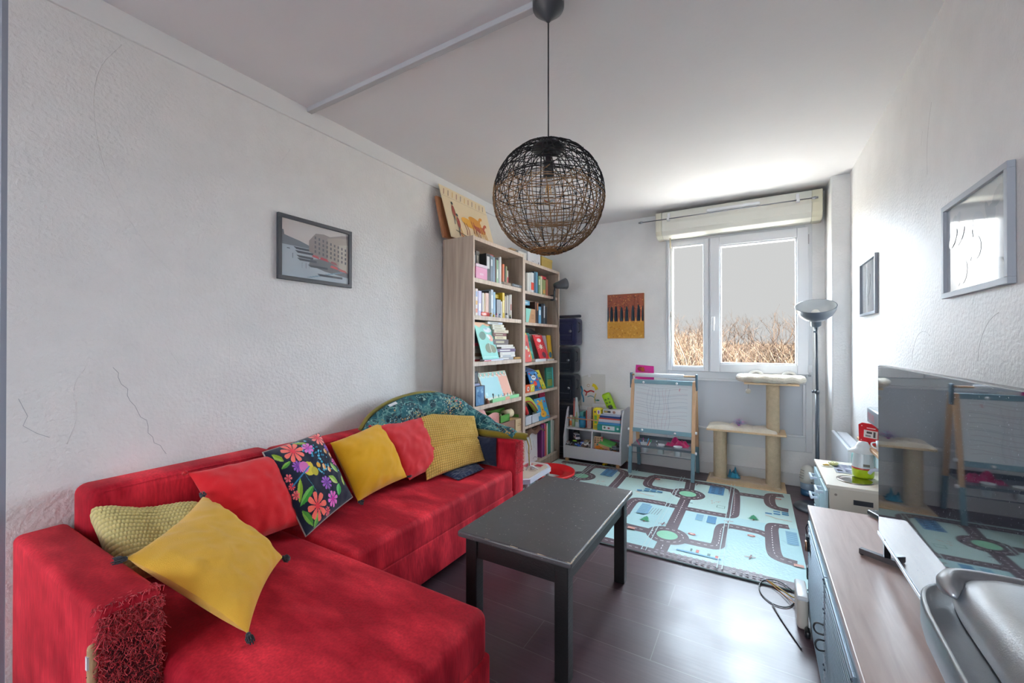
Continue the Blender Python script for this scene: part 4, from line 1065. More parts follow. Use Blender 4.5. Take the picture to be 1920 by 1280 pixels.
for k in range(4):
    t_ = k*PI/2+.3; a.cyl((pc.x+.006*math.cos(t_), pc.y+.006*math.sin(t_), pc.z+.05), (pc.x+.010*math.cos(t_), pc.y+.010*math.sin(t_), pc.z+.012), .0016, '#d79a35', 6)
build(a, 'filament', M_PLAST, bulb)
ws = MB(); rw = random.Random(21)
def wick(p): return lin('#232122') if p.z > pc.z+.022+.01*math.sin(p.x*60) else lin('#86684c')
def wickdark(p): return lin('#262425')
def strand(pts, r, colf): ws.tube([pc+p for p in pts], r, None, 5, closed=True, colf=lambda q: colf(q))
for k in range(25):                                            # wavering hoops
    z = -.93+1.86*(k+.5)/27+rw.uniform(-.015, .015); tx, ty = rw.uniform(-.07, .07), rw.uniform(-.07, .07); ph = rw.uniform(0, 6)
    pts = []
    for i in range(44):
        t_ = 2*PI*i/44; zz = z+tx*math.cos(t_)+ty*math.sin(t_)+.012*math.sin(3*t_+ph); zz = max(-.985, min(.97, zz)); r_ = math.sqrt(1-zz*zz)
        pts.append(Vector((r_*math.cos(t_), r_*math.sin(t_), zz))*PR*rw.uniform(.988, 1.004))
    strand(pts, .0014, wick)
for k in range(31):                                            # near-vertical great hoops
    ax = k*PI/31+rw.uniform(-.04, .04); tilt = rw.uniform(-.16, .16)
    n1 = Vector((math.cos(ax), math.sin(ax), tilt)).normalized(); u = n1.orthogonal().normalized(); u = (Vector((0, 0, 1))-n1*n1.z).normalized(); v = n1.cross(u)
    pts = [(u*math.cos(2*PI*i/52)+v*math.sin(2*PI*i/52))*PR*rw.uniform(.985, 1.0) for i in range(52)]
    strand(pts, .0014, wickdark if k % 3 == 0 else wick)
for k in range(12):                                            # slanting hoops
    th = rw.uniform(.5, 1.1); ax = rw.uniform(0, 2*PI); n1 = Vector((math.sin(th)*math.cos(ax), math.sin(th)*math.sin(ax), math.cos(th)))
    h_ = rw.uniform(-.45, .45); r_ = math.sqrt(1-h_*h_); u = n1.orthogonal().normalized(); v = n1.cross(u)
    pts = [(n1*h_+(u*math.cos(2*PI*i/48)+v*math.sin(2*PI*i/48))*r_)*PR*rw.uniform(.985, 1.0) for i in range(48)]
    strand(pts, .0014, wick)
for k in range(7):                                             # dense hub below
    th = .35+.12*rw.random(); r_ = math.sin(th*rw.uniform(.3, 1)); 
    pts = [Vector((r_*math.cos(2*PI*i/30)+rw.uniform(-.02, .02), r_*math.sin(2*PI*i/30), -math.sqrt(max(0, 1-r_*r_))))*PR*rw.uniform(.985, 1.01) for i in range(30)]
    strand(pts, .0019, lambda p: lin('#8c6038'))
build(ws, 'woven_shade', attr_mat('wicker', .75, spec=.2, var=.2, vscale=60), pd)

# ================================================================= PICTURES
M_SHEEN = attr_mat('glazed_print', .12, spec=.5, coat=.4)
def frame_on(name, lab, cat, origin, U, V, wd, ht, fw, dp, col, art, fmat=M_PAINT, gmat=M_SHEEN):
    """picture frame: origin = lower left of the frame on the wall, seen from the room"""
    O, U, V = Vector(origin), Vector(U), Vector(V); N = U.cross(V).normalized()
    t = thing(name, lab, cat, tuple(O+U*wd/2))
    a = MB()
    for (u0, u1, v0, v1) in ((0, wd, 0, fw), (0, wd, ht-fw, ht), (0, fw, fw, ht-fw), (wd-fw, wd, fw, ht-fw)):
        a.prism([(u0, v0), (u1, v0), (u1, v1), (u0, v1)], O, U, V, N, 0.001, dp, col)
    build(a, 'frame', fmat, t, bevel=.0012)
    a = MB(); a.prism([(fw*.9, fw*.9), (wd-fw*.9, fw*.9), (wd-fw*.9, ht-fw*.9), (fw*.9, ht-fw*.9)], O, U, V, N, .001, dp*.45, '#c9c8c8')
    art(Plane(a, O+N*dp*.45, U, V, .0004), wd, ht, fw)
    build(a, 'print', gmat, t)
    return t
def canal(p, w, h, f):
    x0, x1, y0, y1 = f, w-f, f, h-f; W, H = x1-x0, y1-y0
    X = lambda u: x0+u*W; Y = lambda v: y0+v*H
    p.rect(x0, x1, y0, y1, '#aebac4'); p.rect(x0, x1, Y(.56), y1, '#c6c1bf')
    p.poly([(X(0), Y(.55)), (X(.4), Y(.55)), (X(.4), Y(.60)), (X(.25), Y(.66)), (X(.1), Y(.70)), (X(.04), Y(.72)), (X(.03), Y(.8)), (X(0), Y(.8))], '#6f7680')
    p.poly([(X(.38), Y(.5)), (X(1), Y(.18)), (X(1), Y(.96)), (X(.9), Y(.94)), (X(.85), Y(.92)), (X(.7), Y(.86)), (X(.60), Y(.88)), (X(.48), Y(.86)), (X(.44), Y(.80)), (X(.38), Y(.70))], '#8d8686')
    p.poly([(X(.66), Y(.40)), (X(1), Y(.22)), (X(1), Y(.90)), (X(.84), Y(.88)), (X(.66), Y(.82))], '#a39a92')
    p.poly([(X(.84), Y(.30)), (X(1), Y(.22)), (X(1), Y(.78)), (X(.84), Y(.74))], '#b4ada6')
    for i in range(9):
        u = .46+i*.06
        for j in range(4):
            v = .50+j*.085-.13*(i/9)+.0
            if j*.085 < .36: p.rect(X(u), X(u+.024), Y(v), Y(v+.05), '#5c5c64'); p.k = 3
    p.poly([(X(.40), Y(.36)), (X(.62), Y(.42)), (X(1), Y(.20)), (X(1), Y(.12)), (X(.62), Y(.18)), (X(.38), Y(.26))], '#6e7078')
    for u, v, L, c_ in ((.42, .42, .12, '#b1545e'), (.54, .40, .14, '#b04a56'), (.70, .28, .14, '#b8565c'), (.84, .24, .14, '#a8585c'), (.70, .36, .12, '#94646a')):
        p.poly([(X(u), Y(v)), (X(u+L), Y(v-.03)), (X(u+L*.8), Y(v+.02)), (X(u+.02), Y(v+.04))], c_)
    for u, v, L in ((.16, .52, .22), (.18, .46, .26), (.20, .38, .24), (.21, .33, .28), (.36, .24, .3), (.5, .10, .4)):
        p.poly([(X(u), Y(v+.02)), (X(u+.04), Y(v-.02)), (X(u+L), Y(v-.02)), (X(u+L), Y(v+.02))], '#454c57')
    p.poly([(X(.07), Y(.50)), (X(.11), Y(.50)), (X(.115), Y(.485)), (X(.075), Y(.485))], '#4c525c')
    p.line([(X(.15), Y(.42)), (X(.15), Y(.33))], .003, '#4c525c')
    for u in (.28, .34, .38, .33): p.line([(X(u), Y(.28)), (X(u), Y(.18))], .0015, '#6c7480')
    for k in range(14): 
        v = .03+.2*((k*37) % 14)/14; u = .35+.55*((k*23) % 14)/14; p.line([(X(u), Y(v)), (X(min(.99, u+.08)), Y(v+.005))], .003, '#7a95a8'); p.k = 4
frame_on('framed_photograph', 'dark-framed photograph of a canal with moored boats on the left wall', 'picture', (XL, 1.19, 1.524), (0, 1, 0), (0, 0, 1), .438, .332, .02, .018, '#3d4047', canal)
def pale(p, w, h, f):
    p.rect(f, w-f, f, h-f, '#b4bac0')
    for k in range(16):
        r_ = random.Random(k); u = f+.02+r_.random()*(w-2*f-.06); v = f+.02+r_.random()*(h-2*f-.06)
        p.disc(u, v, .02+.03*r_.random(), vary('#a7aeb5', .12, r_), .012+.03*r_.random(), rot=r_.random()*3)
M_MIRR = attr_mat('picture_glass', .06, spec=1.0, coat=1.0)
frame_on('framed_print', 'large silver-framed picture reflecting the window above the television', 'picture', (XR, 2.09, 1.36), (0, -1, 0), (0, 0, 1), .46, .33, .019, .018, '#a6abb3', pale, gmat=M_MIRR)
def dark(p, w, h, f): p.rect(f, w-f, f, h-f, '#7d858e'); [p.disc(f+.04+.03*k, .1+.05*(k % 4), .03, vary('#737c86', .12, random.Random(k)), .05, rot=k) for k in range(7)]
frame_on('framed_print', 'small dark silver-framed picture on the right wall nearer the window', 'picture', (XR, 3.50, 1.372), (0, -1, 0), (0, 0, 1), .415, .345, .016, .016, '#8d939b', dark, gmat=M_MIRR)
# unframed painting on the back wall
def trees(mb):
    p = Plane(mb, (-1.331, YB-.022, 1.25), (1, 0, 0), (0, 0, 1), .0005); W, H = .369, .45; r_ = random.Random(2)
    p.rect(0, W, H*.36, H, '#8a4a34'); p.rect(0, W, 0, H*.38, '#c08a34')
    for k in range(150):
        u = r_.uniform(.012, W-.012); v = r_.uniform(H*.6, H-.012); p.disc(u, v, r_.uniform(.005, .011), vary(r_.choice(['#93503a', '#a0603c', '#7c3c30', '#b07040', '#6e3630', '#9a4838']), .15, r_), r_.uniform(.003, .008), n=8, rot=r_.random()*3); p.k = 1.5+k*.01
    for k in range(110):
        u = r_.uniform(.012, W-.012); v = r_.uniform(.012, H*.36); p.disc(u, v, r_.uniform(.005, .013), vary(r_.choice(['#c8923a', '#b87e2c', '#cf9f4a', '#ad7428', '#bf8a3e']), .12, r_), r_.uniform(.004, .009), n=8, rot=r_.random()*3); p.k = 1.5+k*.01
    p.k = 4
    for k, u in enumerate((.008, .045, .09, .148, .20, .262, .318, .358)):
        hh = (.15, .15, .155, .145, .15, .155, .16, .15)[k]; wv = .016 if 0 < k < 7 else .008
        p.poly([(u-wv, H*.40), (u-wv*.9, H*.40+hh*.6), (u-wv*.5, H*.40+hh*.9), (u, H*.40+hh), (u+wv*.5, H*.40+hh*.9), (u+wv*.9, H*.40+hh*.6), (u+wv, H*.40), (u, H*.385)], '#243440'); p.k = 5
        p.poly([(u+wv*.2, H*.43), (u+wv*.1, H*.42+hh*.6), (u+wv*.6, H*.42+hh*.6), (u+wv*.7, H*.43)], '#33505c'); p.k = 5
    for u in (.02, .066, .12, .172, .232, .29, .342): p.poly([(u-.009, H*.36), (u, H*.36+.055), (u+.009, H*.36)], '#d09a4c')
a = MB(); a.box(-1.331, -.962, YB-.022, YB-.001, 1.25, 1.70, '#a8703c'); trees(a)
build(a, 'painting', M_MATTE, None, 'unframed painting of dark trees between a rust sky and an ochre field', 'painting')
# ================================================================= BOOKCASES
def bookwood():
    m, n, l, b = nt('ash_laminate')
    tc = n.new('ShaderNodeTexCoord'); mp = n.new('ShaderNodeMapping'); mp.inputs['Scale'].default_value = (9, 9, .5); l.new(tc.outputs['Object'], mp.inputs['Vector'])
    t = n.new('ShaderNodeTexNoise'); t.inputs['Scale'].default_value = 4; t.inputs['Detail'].default_value = 6; l.new(mp.outputs['Vector'], t.inputs['Vector'])
    cr = n.new('ShaderNodeValToRGB'); e = cr.color_ramp.elements; e[0].position = .3; e[0].color = lin('#a38f7e'); e[1].position = .75; e[1].color = lin('#c6b4a2'); l.new(t.outputs['Fac'], cr.inputs[0])
    at = n.new('ShaderNodeAttribute'); at.attribute_name = 'Col'; mu = n.new('ShaderNodeVectorMath'); mu.operation = 'MULTIPLY'; l.new(cr.outputs[0], mu.inputs[0]); l.new(at.outputs['Color'], mu.inputs[1])
    l.new(mu.outputs[0], b.inputs['Base Color']); b.inputs['Roughness'].default_value = .5; return m
M_ASH = bookwood()
BX0, BX1 = -2.056, -1.775
M_PALEEDGE = attr_mat('pale_edge', .5, var=.05, vscale=20)
A_ = (1, 1, 1, 1); E_ = (1.22, 1.25, 1.3, 1)
def bookcase(name, lab, y0, y1, H, shelves, thick):
    t = thing(name, lab, 'bookcase', ((BX0+BX1)/2, (y0+y1)/2, 0))
    for y in (y0, y1-.02):
        a = MB(); a.box(BX0, BX1-.0012, y, y+.02, 0, H, A_); a.box(BX1-.0012, BX1, y, y+.02, 0, H, E_); build(a, 'side_panel', M_ASH, t, bevel=.001)
    a = MB(); a.box(BX0, BX1-.003, y0+.02, y1-.02, H-.028, H, A_); a.box(BX1-.003, BX1-.002, y0+.02, y1-.02, H-.028, H, E_); build(a, 'top_panel', M_ASH, t, bevel=.001)
    a = MB(); a.box(BX0, BX0+.004, y0+.02, y1-.02, .07, H-.028, A_); build(a, 'back_panel', M_ASH, t)
    a = MB(); a.box(BX1-.03, BX1-.012, y0+.02, y1-.02, 0, .07, A_); build(a, 'plinth', M_ASH, t)
    for z in shelves:
        a = MB(); x1 = BX1-.016
        a.box(BX0+.004, x1, y0+.021, y1-.021, z-thick, z, A_); a.box(x1, x1+.0015, y0+.021, y1-.021, z-thick, z, E_)
        build(a, 'shelf', M_ASH, t, bevel=.001)
    a = MB()
    for y, s in ((y0+.0205, 1), (y1-.0205, -1)):
        for x in (BX1-.05, BX0+.06):
            for k in range(36):
                z = .15+k*(H-.3)/36; a.box(x-.0018, x+.0018, y-.0003, y+.0003, z, z+.004, '#5c5046')
    build(a, 'shelf_pin_holes', M_MATTE, t, kind='stuff')
    return t
SA = [1.685, 1.408, 1.062, .73, .43, .09]; SB = [1.674, 1.39, 1.025, .748, .452, .09]
bkA = bookcase('bookcase', 'taller pale wood bookcase next to the sofa, filled with books and games', 2.458, 3.226, 1.987, SA, .032)
bkB = bookcase('bookcase', 'slightly lower pale wood bookcase on the right, nearer the back wall', 3.228, 3.992, 1.946, SB, .026)
a = MB()
for z in (1.02, ): 
    for y in (2.457,): a.cyl((-1.90, y+.001, z), (-1.90, y-.001, z), .006, '#8a7562', 10); a.cyl((-2.03, y+.001, z), (-2.03, y-.001, z), .006, '#8a7562', 10)
FX = BX1-.022     # front line of the books
PXT = [(890, 2.512), (900, 2.581), (910, 2.652), (920, 2.727), (930, 2.804), (940, 2.885), (950, 2.969), (960, 3.057), (970, 3.149), (980, 3.245), (990, 3.346), (1000, 3.451), (1010, 3.562), (1020, 3.678), (1030, 3.8), (1040, 3.928)]
def yy(p):
    for (a_, b_), (c_, d_) in zip(PXT[:-1], PXT[1:]):
        if p <= c_: return b_+(d_-b_)*(p-a_)/(c_-a_)
    return 3.928+(p-1040)*.013
def hgt(px, dy): return dy*(.00395+(px-890)*.0000105)     # vertical metres for dy photo pixels on the shelf front
BOOKC = 0
def book(y0, y1, z0, h, col, lab, group, x=FX, depth=.16, lean=0, title=None, cat='book', page='#dcd6c8', flat=False, topband=None):
    """upright book, spine to the room: cover (spine and boards) with a page block inside"""
    t = y1-y0; x1, x0 = x, x-depth
    base = (0, 0, 0)
    M = Matrix.Translation((0, y0, z0)) @ Matrix.Rotation(lean, 4, 'X') @ Matrix.Translation((0, -y0, -z0)) if lean else None
    a = MB(); cb = .0018
    a.box(x1-cb, x1, y0, y1, z0, z0+h, col, M); a.box(x0, x1-cb, y0, y0+cb, z0, z0+h, col, M); a.box(x0, x1-cb, y1-cb, y1, z0, z0+h, col, M)
    U = Vector((0, 1, 0)); V = Vector((0, 0, 1)); O = Vector((x1, y0, z0))
    if M: U = M.to_3x3() @ U; V = M.to_3x3() @ V
    p = Plane(a, O, U, V, .0004)
    if title:
        for (v0, v1, c_) in title: p.rect(t*.18, t*.82, h*v0, h*v1, c_)
    if topband: p.rect(0, t, h*topband[0], h*topband[1], topband[2])
    me_parent = build(a, 'book', M_PRINT, None, lab, cat, group)
    b_ = MB(); b_.box(x0+.004, x1-cb-.001, y0+cb, y1-cb, z0+.003, z0+h-.003, page, M); build(b_, 'page_block', M_PAPER, me_parent)
    return me_parent
def build_child_fix(): pass
def flatbook(x0, x1, y0, y1, z0, z1, col, lab, group, page='#dcd6c8', rot=0, cat='book', name='book', title=None):
    c = Vector(((x0+x1)/2, (y0+y1)/2, 0)); M = Matrix.Translation(c) @ Matrix.Rotation(rot, 4, 'Z') @ Matrix.Translation(-c)
    a = MB(); cb = .0016
    a.box(x0, x1, y0, y1, z0, z0+cb, col, M); a.box(x0, x1, y0, y1, z1-cb, z1, col, M); a.box(x1-cb, x1, y0, y1, z0+cb, z1-cb, col, M)
    p = Plane(a, M @ Vector((x1, y0, z0)), M.to_3x3() @ Vector((0, 1, 0)), (0, 0, 1), .0004); w_ = y1-y0; h = z1-z0
    if title: p.rect(w_*.15, w_*.7, h*.3, h*.7, title)
    o = build(a, name, M_PRINT, None, lab, cat, group)
    b_ = MB(); b_.box(x0+.002, x1-cb, y0+.003, y1-.003, z0+cb, z1-cb, page, M); build(b_, 'page_block', M_PAPER, o)
    return o
def row(specs, z, group, where):
    for s in specs:
        p0, p1, dy, col, desc = s[:5]; kw = s[5] if len(s) > 5 else {}
        y0, y1 = yy(p0), yy(p1)-.0012
        book(y0, y1, z+.0005, hgt((p0+p1)/2, dy), col, desc+' '+where, group, **kw)
WT = '#e2e0da'
# --- tall bookcase, top shelf
G1 = 'books on the top shelf of the taller bookcase'; X2 = FX-.06
row([(890.5, 897, 52, '#d8d4cc', 'white book behind the pink box', dict(x=X2)), (897.3, 904, 52, '#4a4c50', 'dark grey lettered book behind the pink box', dict(x=X2, title=[(.5, .9, '#a9abac')])),
     (904.3, 910.5, 55, '#8e8a84', 'grey-brown book with large pale letters', dict(x=X2, title=[(.35, .85, '#e0ddd6')])), (911, 918.6, 50, '#1f2023', 'black book with white vertical lettering', dict(title=[(.45, .9, '#c8c8c8')])),
     (919, 923.7, 48, '#6d7887', 'grey-blue book beside the black one', dict(title=[(.6, .85, '#cfd4da')])), (924, 927.6, 46, '#7b93a8', 'slim light blue book'),
     (928, 930.4, 43, '#5c3b2a', 'slim brown book'), (930.7, 933.8, 42, '#8fb98e', 'slim pale green book', dict(title=[(.2, .6, '#e4ebdc')])), (934.2, 936.6, 47, '#a9aaac', 'thin grey book'), (936.9, 939.6, 49, WT, 'white book left of the orange one'),
     (942, 945.2, 37, '#c96a45', 'orange book'), (946, 948, 32, '#3a3a34', 'small black book'), (948.2, 950.2, 34, '#7f8a5c', 'small green book'), (950.4, 952.6, 27, '#b8b4ab', 'small pale paperback with a red foot', dict(topband=(0, .55, '#c2202c')))],
    SA[0], G1, 'on the top shelf of the taller bookcase')
flatbook(X2-.12, X2+.02, yy(921), yy(932.5), SA[0]+.205, SA[0]+.228, '#b81a26', 'red book lying flat on top of the upright books, top shelf', G1)
bx = thing('pink_box', 'pink cardboard box with a white lid on the top shelf', 'box', (FX-.05, 2.59, SA[0]+.001))
a = MB(); a.box(FX-.12, FX+.003, yy(891), yy(912.5), SA[0]+.001, SA[0]+.088, '#dd8fb4'); p = Plane(a, (FX+.003, yy(891), SA[0]), (0, 1, 0), (0, 0, 1)); p.rect(.05, .10, .03, .045, '#eab8d0'); build(a, 'body', M_PRINT, bx, bevel=.002)
a = MB(); a.box(FX-.122, FX+.005, yy(891)-.001, yy(912.5)+.002, SA[0]+.088, SA[0]+.112, '#dfc9d6'); build(a, 'lid', M_PRINT, bx, bevel=.002)
flatbook(FX-.1, FX+.012, yy(941), yy(955), SA[0]+.001, SA[0]+.021, '#7c6350', 'brown notebook lying flat at the front of the top shelf', None)
flatbook(FX-.1, FX+.012, yy(958), yy(976), SA[0]+.001, SA[0]+.024, '#56595f', 'dark grey book lying flat at the right end of the top shelf', None, title='#8f9298')
# --- second shelf
G2 = 'books on the second shelf of the taller bookcase'
row([(890.5, 895.5, 50, '#e0cfc6', 'pale book with coral dots', dict(title=[(.1, .25, '#e07a5a'), (.4, .55, '#d8a04a'), (.7, .9, '#8aa0c8')])), (896, 902.4, 46, '#b9b2d4', 'lavender book', dict(title=[(.2, .5, '#e4dff0')])),
     (903.6, 906.8, 43, '#ded9cf', 'cream book'), (907, 909.7, 42, '#b09468', 'tan book'), (910, 915.8, 43, '#d9b0a0', 'peach pink book'), (916.2, 919.8, 47, '#3f3a40', 'dark brown book'),
     (920, 924.4, 50, '#a8b8c6', 'pale blue-grey book', dict(title=[(.3, .8, '#dfe6ec')])), (924.8, 928.6, 46, '#7fa6c4', 'light blue book'), (931, 938.6, 33, '#8d9196', 'short grey book'), (939, 941.4, 30, '#dddbd6', 'thin white booklet'),
     (941.8, 945.6, 46, '#d9b62a', 'yellow book', dict(title=[(.2, .7, '#efe0a0')])), (946, 949, 40, '#a89a90', 'grey-brown paperback'), (949.4, 953, 42, '#b3aca2', 'pale grey paperback'), (953.4, 956, 43, '#9c9894', 'grey paperback'), (956.3, 959, 44, '#c9c2b8', 'patterned slim book', dict(title=[(.35, .6, '#a04a3a')]))],
    SA[1], G2, 'on the second shelf of the taller bookcase')
flatbook(X2-.08, X2+.03, yy(929), yy(941), SA[1]+.16, SA[1]+.19, '#d4b423', 'yellow book lying flat above the short grey one', G2)
a = MB(); a.rbox(FX-.02, FX+.004, yy(901), yy(917), SA[1]+.001, SA[1]+.032, '#c93a2c', .006, 2); build(a, 'toy_block', M_PLAST, None, 'small red toy lying at the front of the second shelf', 'toy')
GF = 'little figures in front of the books'
for k, (p_, c_, w_, nm) in enumerate(((919.5, '#e6e4e0', '#d0a040', 'white and yellow'), (924.5, '#d8c04a', '#e6e4e0', 'yellow'), (930, '#e4c8d4', '#c04a70', 'pink'), (936, '#d9dce4', '#3f6fae', 'white and blue'), (948.5, '#e8e8e4', '#555a60', 'large white'), (955.5, '#50544c', '#8a9a5a', 'dark green'))):
    h_ = .045 if k == 4 else .032; y = yy(p_); t = thing('toy_figure', '%s toy figure in front of the books, second shelf' % nm, 'figurine', (FX+.0, y, SA[1]+.001), GF)
    a = MB(); a.lathe([(.001, SA[1]+.001), (.009, SA[1]+.001), (.010, SA[1]+h_*.45), (.005, SA[1]+h_*.6), (.001, SA[1]+h_*.62)], FX+.002, y, c_, 10); build(a, 'body', M_PLAST, t)
    a = MB(); a.sphere((FX+.002, y, SA[1]+h_*.8), h_*.22, w_, 10, 7); build(a, 'head', M_PLAST, t)
# --- third shelf: stacked books, the tall puzzle board
G3 = 'stacked books on the third shelf'
st = [(.0005, .022, '#9fa0a8', 'patterned grey box-like book at the foot of the right stack', 933, 962), (.023, .040, WT, 'white book near the foot of the right stack', 938, 966), (.041, .066, '#d9d6d2', 'cream book with a pale spine in the right stack', 937, 966),
      (.067, .092, '#5a4a72', 'purple book in the right stack', 933, 967), (.093, .108, '#d8d2cc', 'white book above the purple one', 941, 966), (.109, .126, '#e0dcd4', 'white book with a red line in the right stack', 932, 964)]
for i, (a0, a1, c_, d_, p0, p1) in enumerate(st): flatbook(FX-.16, FX-.002*i, yy(p0), yy(p1)-.002, SA[2]+a0, SA[2]+a1, c_, d_+', third shelf', G3, title='#e8e6e2' if c_ != WT else '#8a9ab0', rot=.02*((i % 3)-1))
tx = [(.127, .170, '#4a3a3e', 'dark book under the cream ones', 928, 955), (.171, .196, '#d9cfae', 'cream yellowed book', 930, 952), (.197, .222, '#6a2c30', 'maroon book', 927, 953), (.223, .248, '#d7cdb2', 'aged cream book', 929, 955), (.249, .268, '#d8d4c4', 'off-white book near the top', 926, 950), (.269, .290, '#dfdbc8', 'pale book second from the top', 925, 948), (.291, .308, '#c9d4dc', 'pale blue-white book on top', 917, 944)]
for i, (a0, a1, c_, d_, p0, p1) in enumerate(tx): flatbook(FX-.17, FX-.012-.002*(i % 3), yy(p0), yy(p1)-.002, SA[2]+a0, SA[2]+a1, c_, d_+' of the book stack, third shelf', G3, title='#b3a98c', rot=.025*((i % 3)-1))
lx_ = [(.0005, .014, '#c02a34', 'red-edged'), (.015, .036, '#b9b4ae', 'grey'), (.037, .062, '#6f4e3a', 'brown'), (.063, .090, '#8a8178', 'taupe'), (.091, .116, '#7c7872', 'dull grey'), (.117, .140, '#b83b52', 'crimson'), (.141, .200, '#474a5c', 'dark patterned'), (.201, .250, '#37405a', 'navy'), (.251, .275, '#5a4648', 'dark red-brown'), (.276, .292, '#c8cfd8', 'pale blue')]
for i, (a0, a1, c_, nm) in enumerate(lx_): flatbook(FX-.17, FX-.05, yy(891), yy(911+(i*5) % 6)-.002, SA[2]+a0, SA[2]+a1, c_, '%s book stacked behind the turquoise board, third shelf' % nm, 'books stacked behind the turquoise board')
def board(name, lab, cat, p_bl, p_br, wtop, h, z, col, xb, xt, draw, th=.006, group=None, mat=M_PRINT, thing_=None):
    """thin upright board leaning back: bottom left/right given as positions along the shelf"""
    y0, y1 = p_bl, p_br; W = y1-y0
    O = Vector((xb, y0, z+.0012)); U = Vector((0, 1, 0)); V = Vector((xt-xb, wtop, h)); H = V.length; V.normalize(); N = U.cross(V).normalized()
    a = MB(); a.prism([(0, 0), (W, 0), (W, H), (0, H)], O, U, V, N, 0, th, col)
    if draw: draw(Plane(a, O+N*th, U, V, .0005), W, H)
    return build(a, name, mat, None, lab, cat, group)
def shades(p, W, H):
    p.poly([(0, H), (W, H), (W, H*.93), (W*.75, H*.90), (W*.5, H*.95), (W*.25, H*.86), (0, H*.93)], '#e8b48c')
    p.disc(W*.70, H*.80, W*.24, '#dfe4e8', H*.07); p.disc(W*.62, H*.84, W*.1, '#8fb8c8', H*.03)
    p.disc(W*.32, H*.64, W*.20, '#2f6b58', H*.11, rot=.3); p.disc(W*.78, H*.58, W*.14, '#e6a48c', H*.09, rot=-.6); p.disc(W*.66, H*.62, W*.12, '#e8ecec', H*.05, rot=-.7)
    p.disc(W*.52, H*.30, W*.22, '#5c6f4c', H*.13, rot=.2); p.disc(W*.74, H*.28, W*.22, '#6b7450', H*.11, rot=-.2); p.line([(W*.63, H*.18), (W*.60, H*.46)], .005, '#dfe2d8')
    p.rect(W*.08, W*.9, H*.05, H*.075, '#a5ded4')
board('puzzle_board', 'tall turquoise board with leaf shapes leaning at the front of the third shelf', 'board', yy(905), yy(935), -.07, .285, SA[2]+.012, '#7cc9bd', FX-.004, FX-.045, shades)
a = MB(); a.box(FX-.03, FX+.012, yy(905), yy(941), SA[2]+.0005, SA[2]+.012, '#cfd6e6'); a.box(FX-.03, FX+.0125, yy(905), yy(918), SA[2]+.0003, SA[2]+.006, '#c83a44'); build(a, 'booklet', M_PRINT, None, 'thin pale blue booklet under the turquoise board', 'booklet')
a = MB(); a.rbox(FX-.04, FX+.0, yy(964), yy(976.5), SA[2]+.0005, SA[2]+.018, '#b08a4a', .003, 2); build(a, 'small_box', M_PRINT, None, 'small golden box at the right end of the third shelf', 'box')
# --- fourth shelf
bxx = thing('blue_box', 'dark box with a glossy blue misty front on the fourth shelf', 'box', (FX-.06, 2.58, SA[3]+.001))
a = MB(); a.box(FX-.12, FX+.002, yy(891), yy(908), SA[3]+.001, SA[3]+.148, '#2b3348'); p = Plane(a, (FX+.002, yy(891), SA[3]), (0, 1, 0), (0, 0, 1)); p.rect(0.001, .105, .004, .145, '#5a86ae')
for k in range(14):
    r_ = random.Random(k); p.disc(.015+r_.random()*.075, .02+r_.random()*.11, .012+.01*r_.random(), vary(r_.choice(['#6f9cc0', '#4a78a4', '#8ab4d0', '#3f6a94']), .1, r_), .006+.008*r_.random(), rot=r_.random()*3)
build(a, 'carton', M_PRINT, bxx, bevel=.002)
a = MB(); a.box(FX-.10, FX-.02, yy(891), yy(903), SA[3]+.150, SA[3]+.165, '#8f96b4'); a.box(FX-.06, FX-.04, yy(891), yy(904), SA[3]+.166, SA[3]+.255, '#23252c')
p = Plane(a, (FX-.04, yy(891), SA[3]+.166), (0, 1, 0), (0, 0, 1)); 
for k in range(6): p.line([(.01+.012*k, .01), (.02+.012*k, .05), (.012+.012*k, .08)], .004, '#9a9ea6')
build(a, 'dark_card', M_PRINT, None, 'dark card with pale scribbles standing on the glossy blue box', 'card')
def chart(p, W, H):
    p.rect(.003, W-.003, .003, H-.003, '#cfd6c8'); p.rect(.006, W-.006, H*.86, H-.004, '#8fbcae')
    for k in range(7): p.disc(W*(.08+.14*k), H*.9, .012, '#dd8f7e', .016); p.disc(W*(.08+.14*k), H*.915, .006, '#e6e0cc', .008)
    p.rect(.01, W*.64, .02, H*.80, '#9fcfd4'); p.rect(W*.66, W-.01, .02, H*.80, '#e2a690')
    for i in range(6):
        for j in range(5):
            u = .022+i*(W-.05)/6; v = .035+j*H*.15; p.rect(u, u+.026, v, v+.028, ('#b8dede' if i < 4 else '#eec4b2')); p.k = 3
            p.rect(u+.008, u+.013, v+.006, v+.022, ('#5a9aa8' if (i+j) % 3 else '#4a7a98') if i < 4 else '#c86a58'); p.k = 3
    p.disc(W*.62, H*.16, .016, '#4a7fb4', .026); p.line([(W*.5, .02), (W*.5, H*.7)], .002, '#4a8f9a')
gm = board('wooden_calendar', 'large pastel activity board with rows of tiles leaning on the fourth shelf', 'board', yy(912), yy(962), -.035, .215, SA[3]+.02, '#d8c39c', FX-.01, FX-.07, chart)
a = MB(); a.box(FX-.05, FX+.01, yy(921.5), yy(971), SA[3]+.001, SA[3]+.028, '#8fd49c'); p = Plane(a, (FX+.01, yy(921.5), SA[3]), (0, 1, 0), (0, 0, 1)); p.rect(.19, .26, .002, .027, '#e2a48c')
tr = build(a, 'pegboard_tray', M_PRINT, None, 'pale green tray holding little pegs in front of the pastel board', 'tray', bevel=.002)
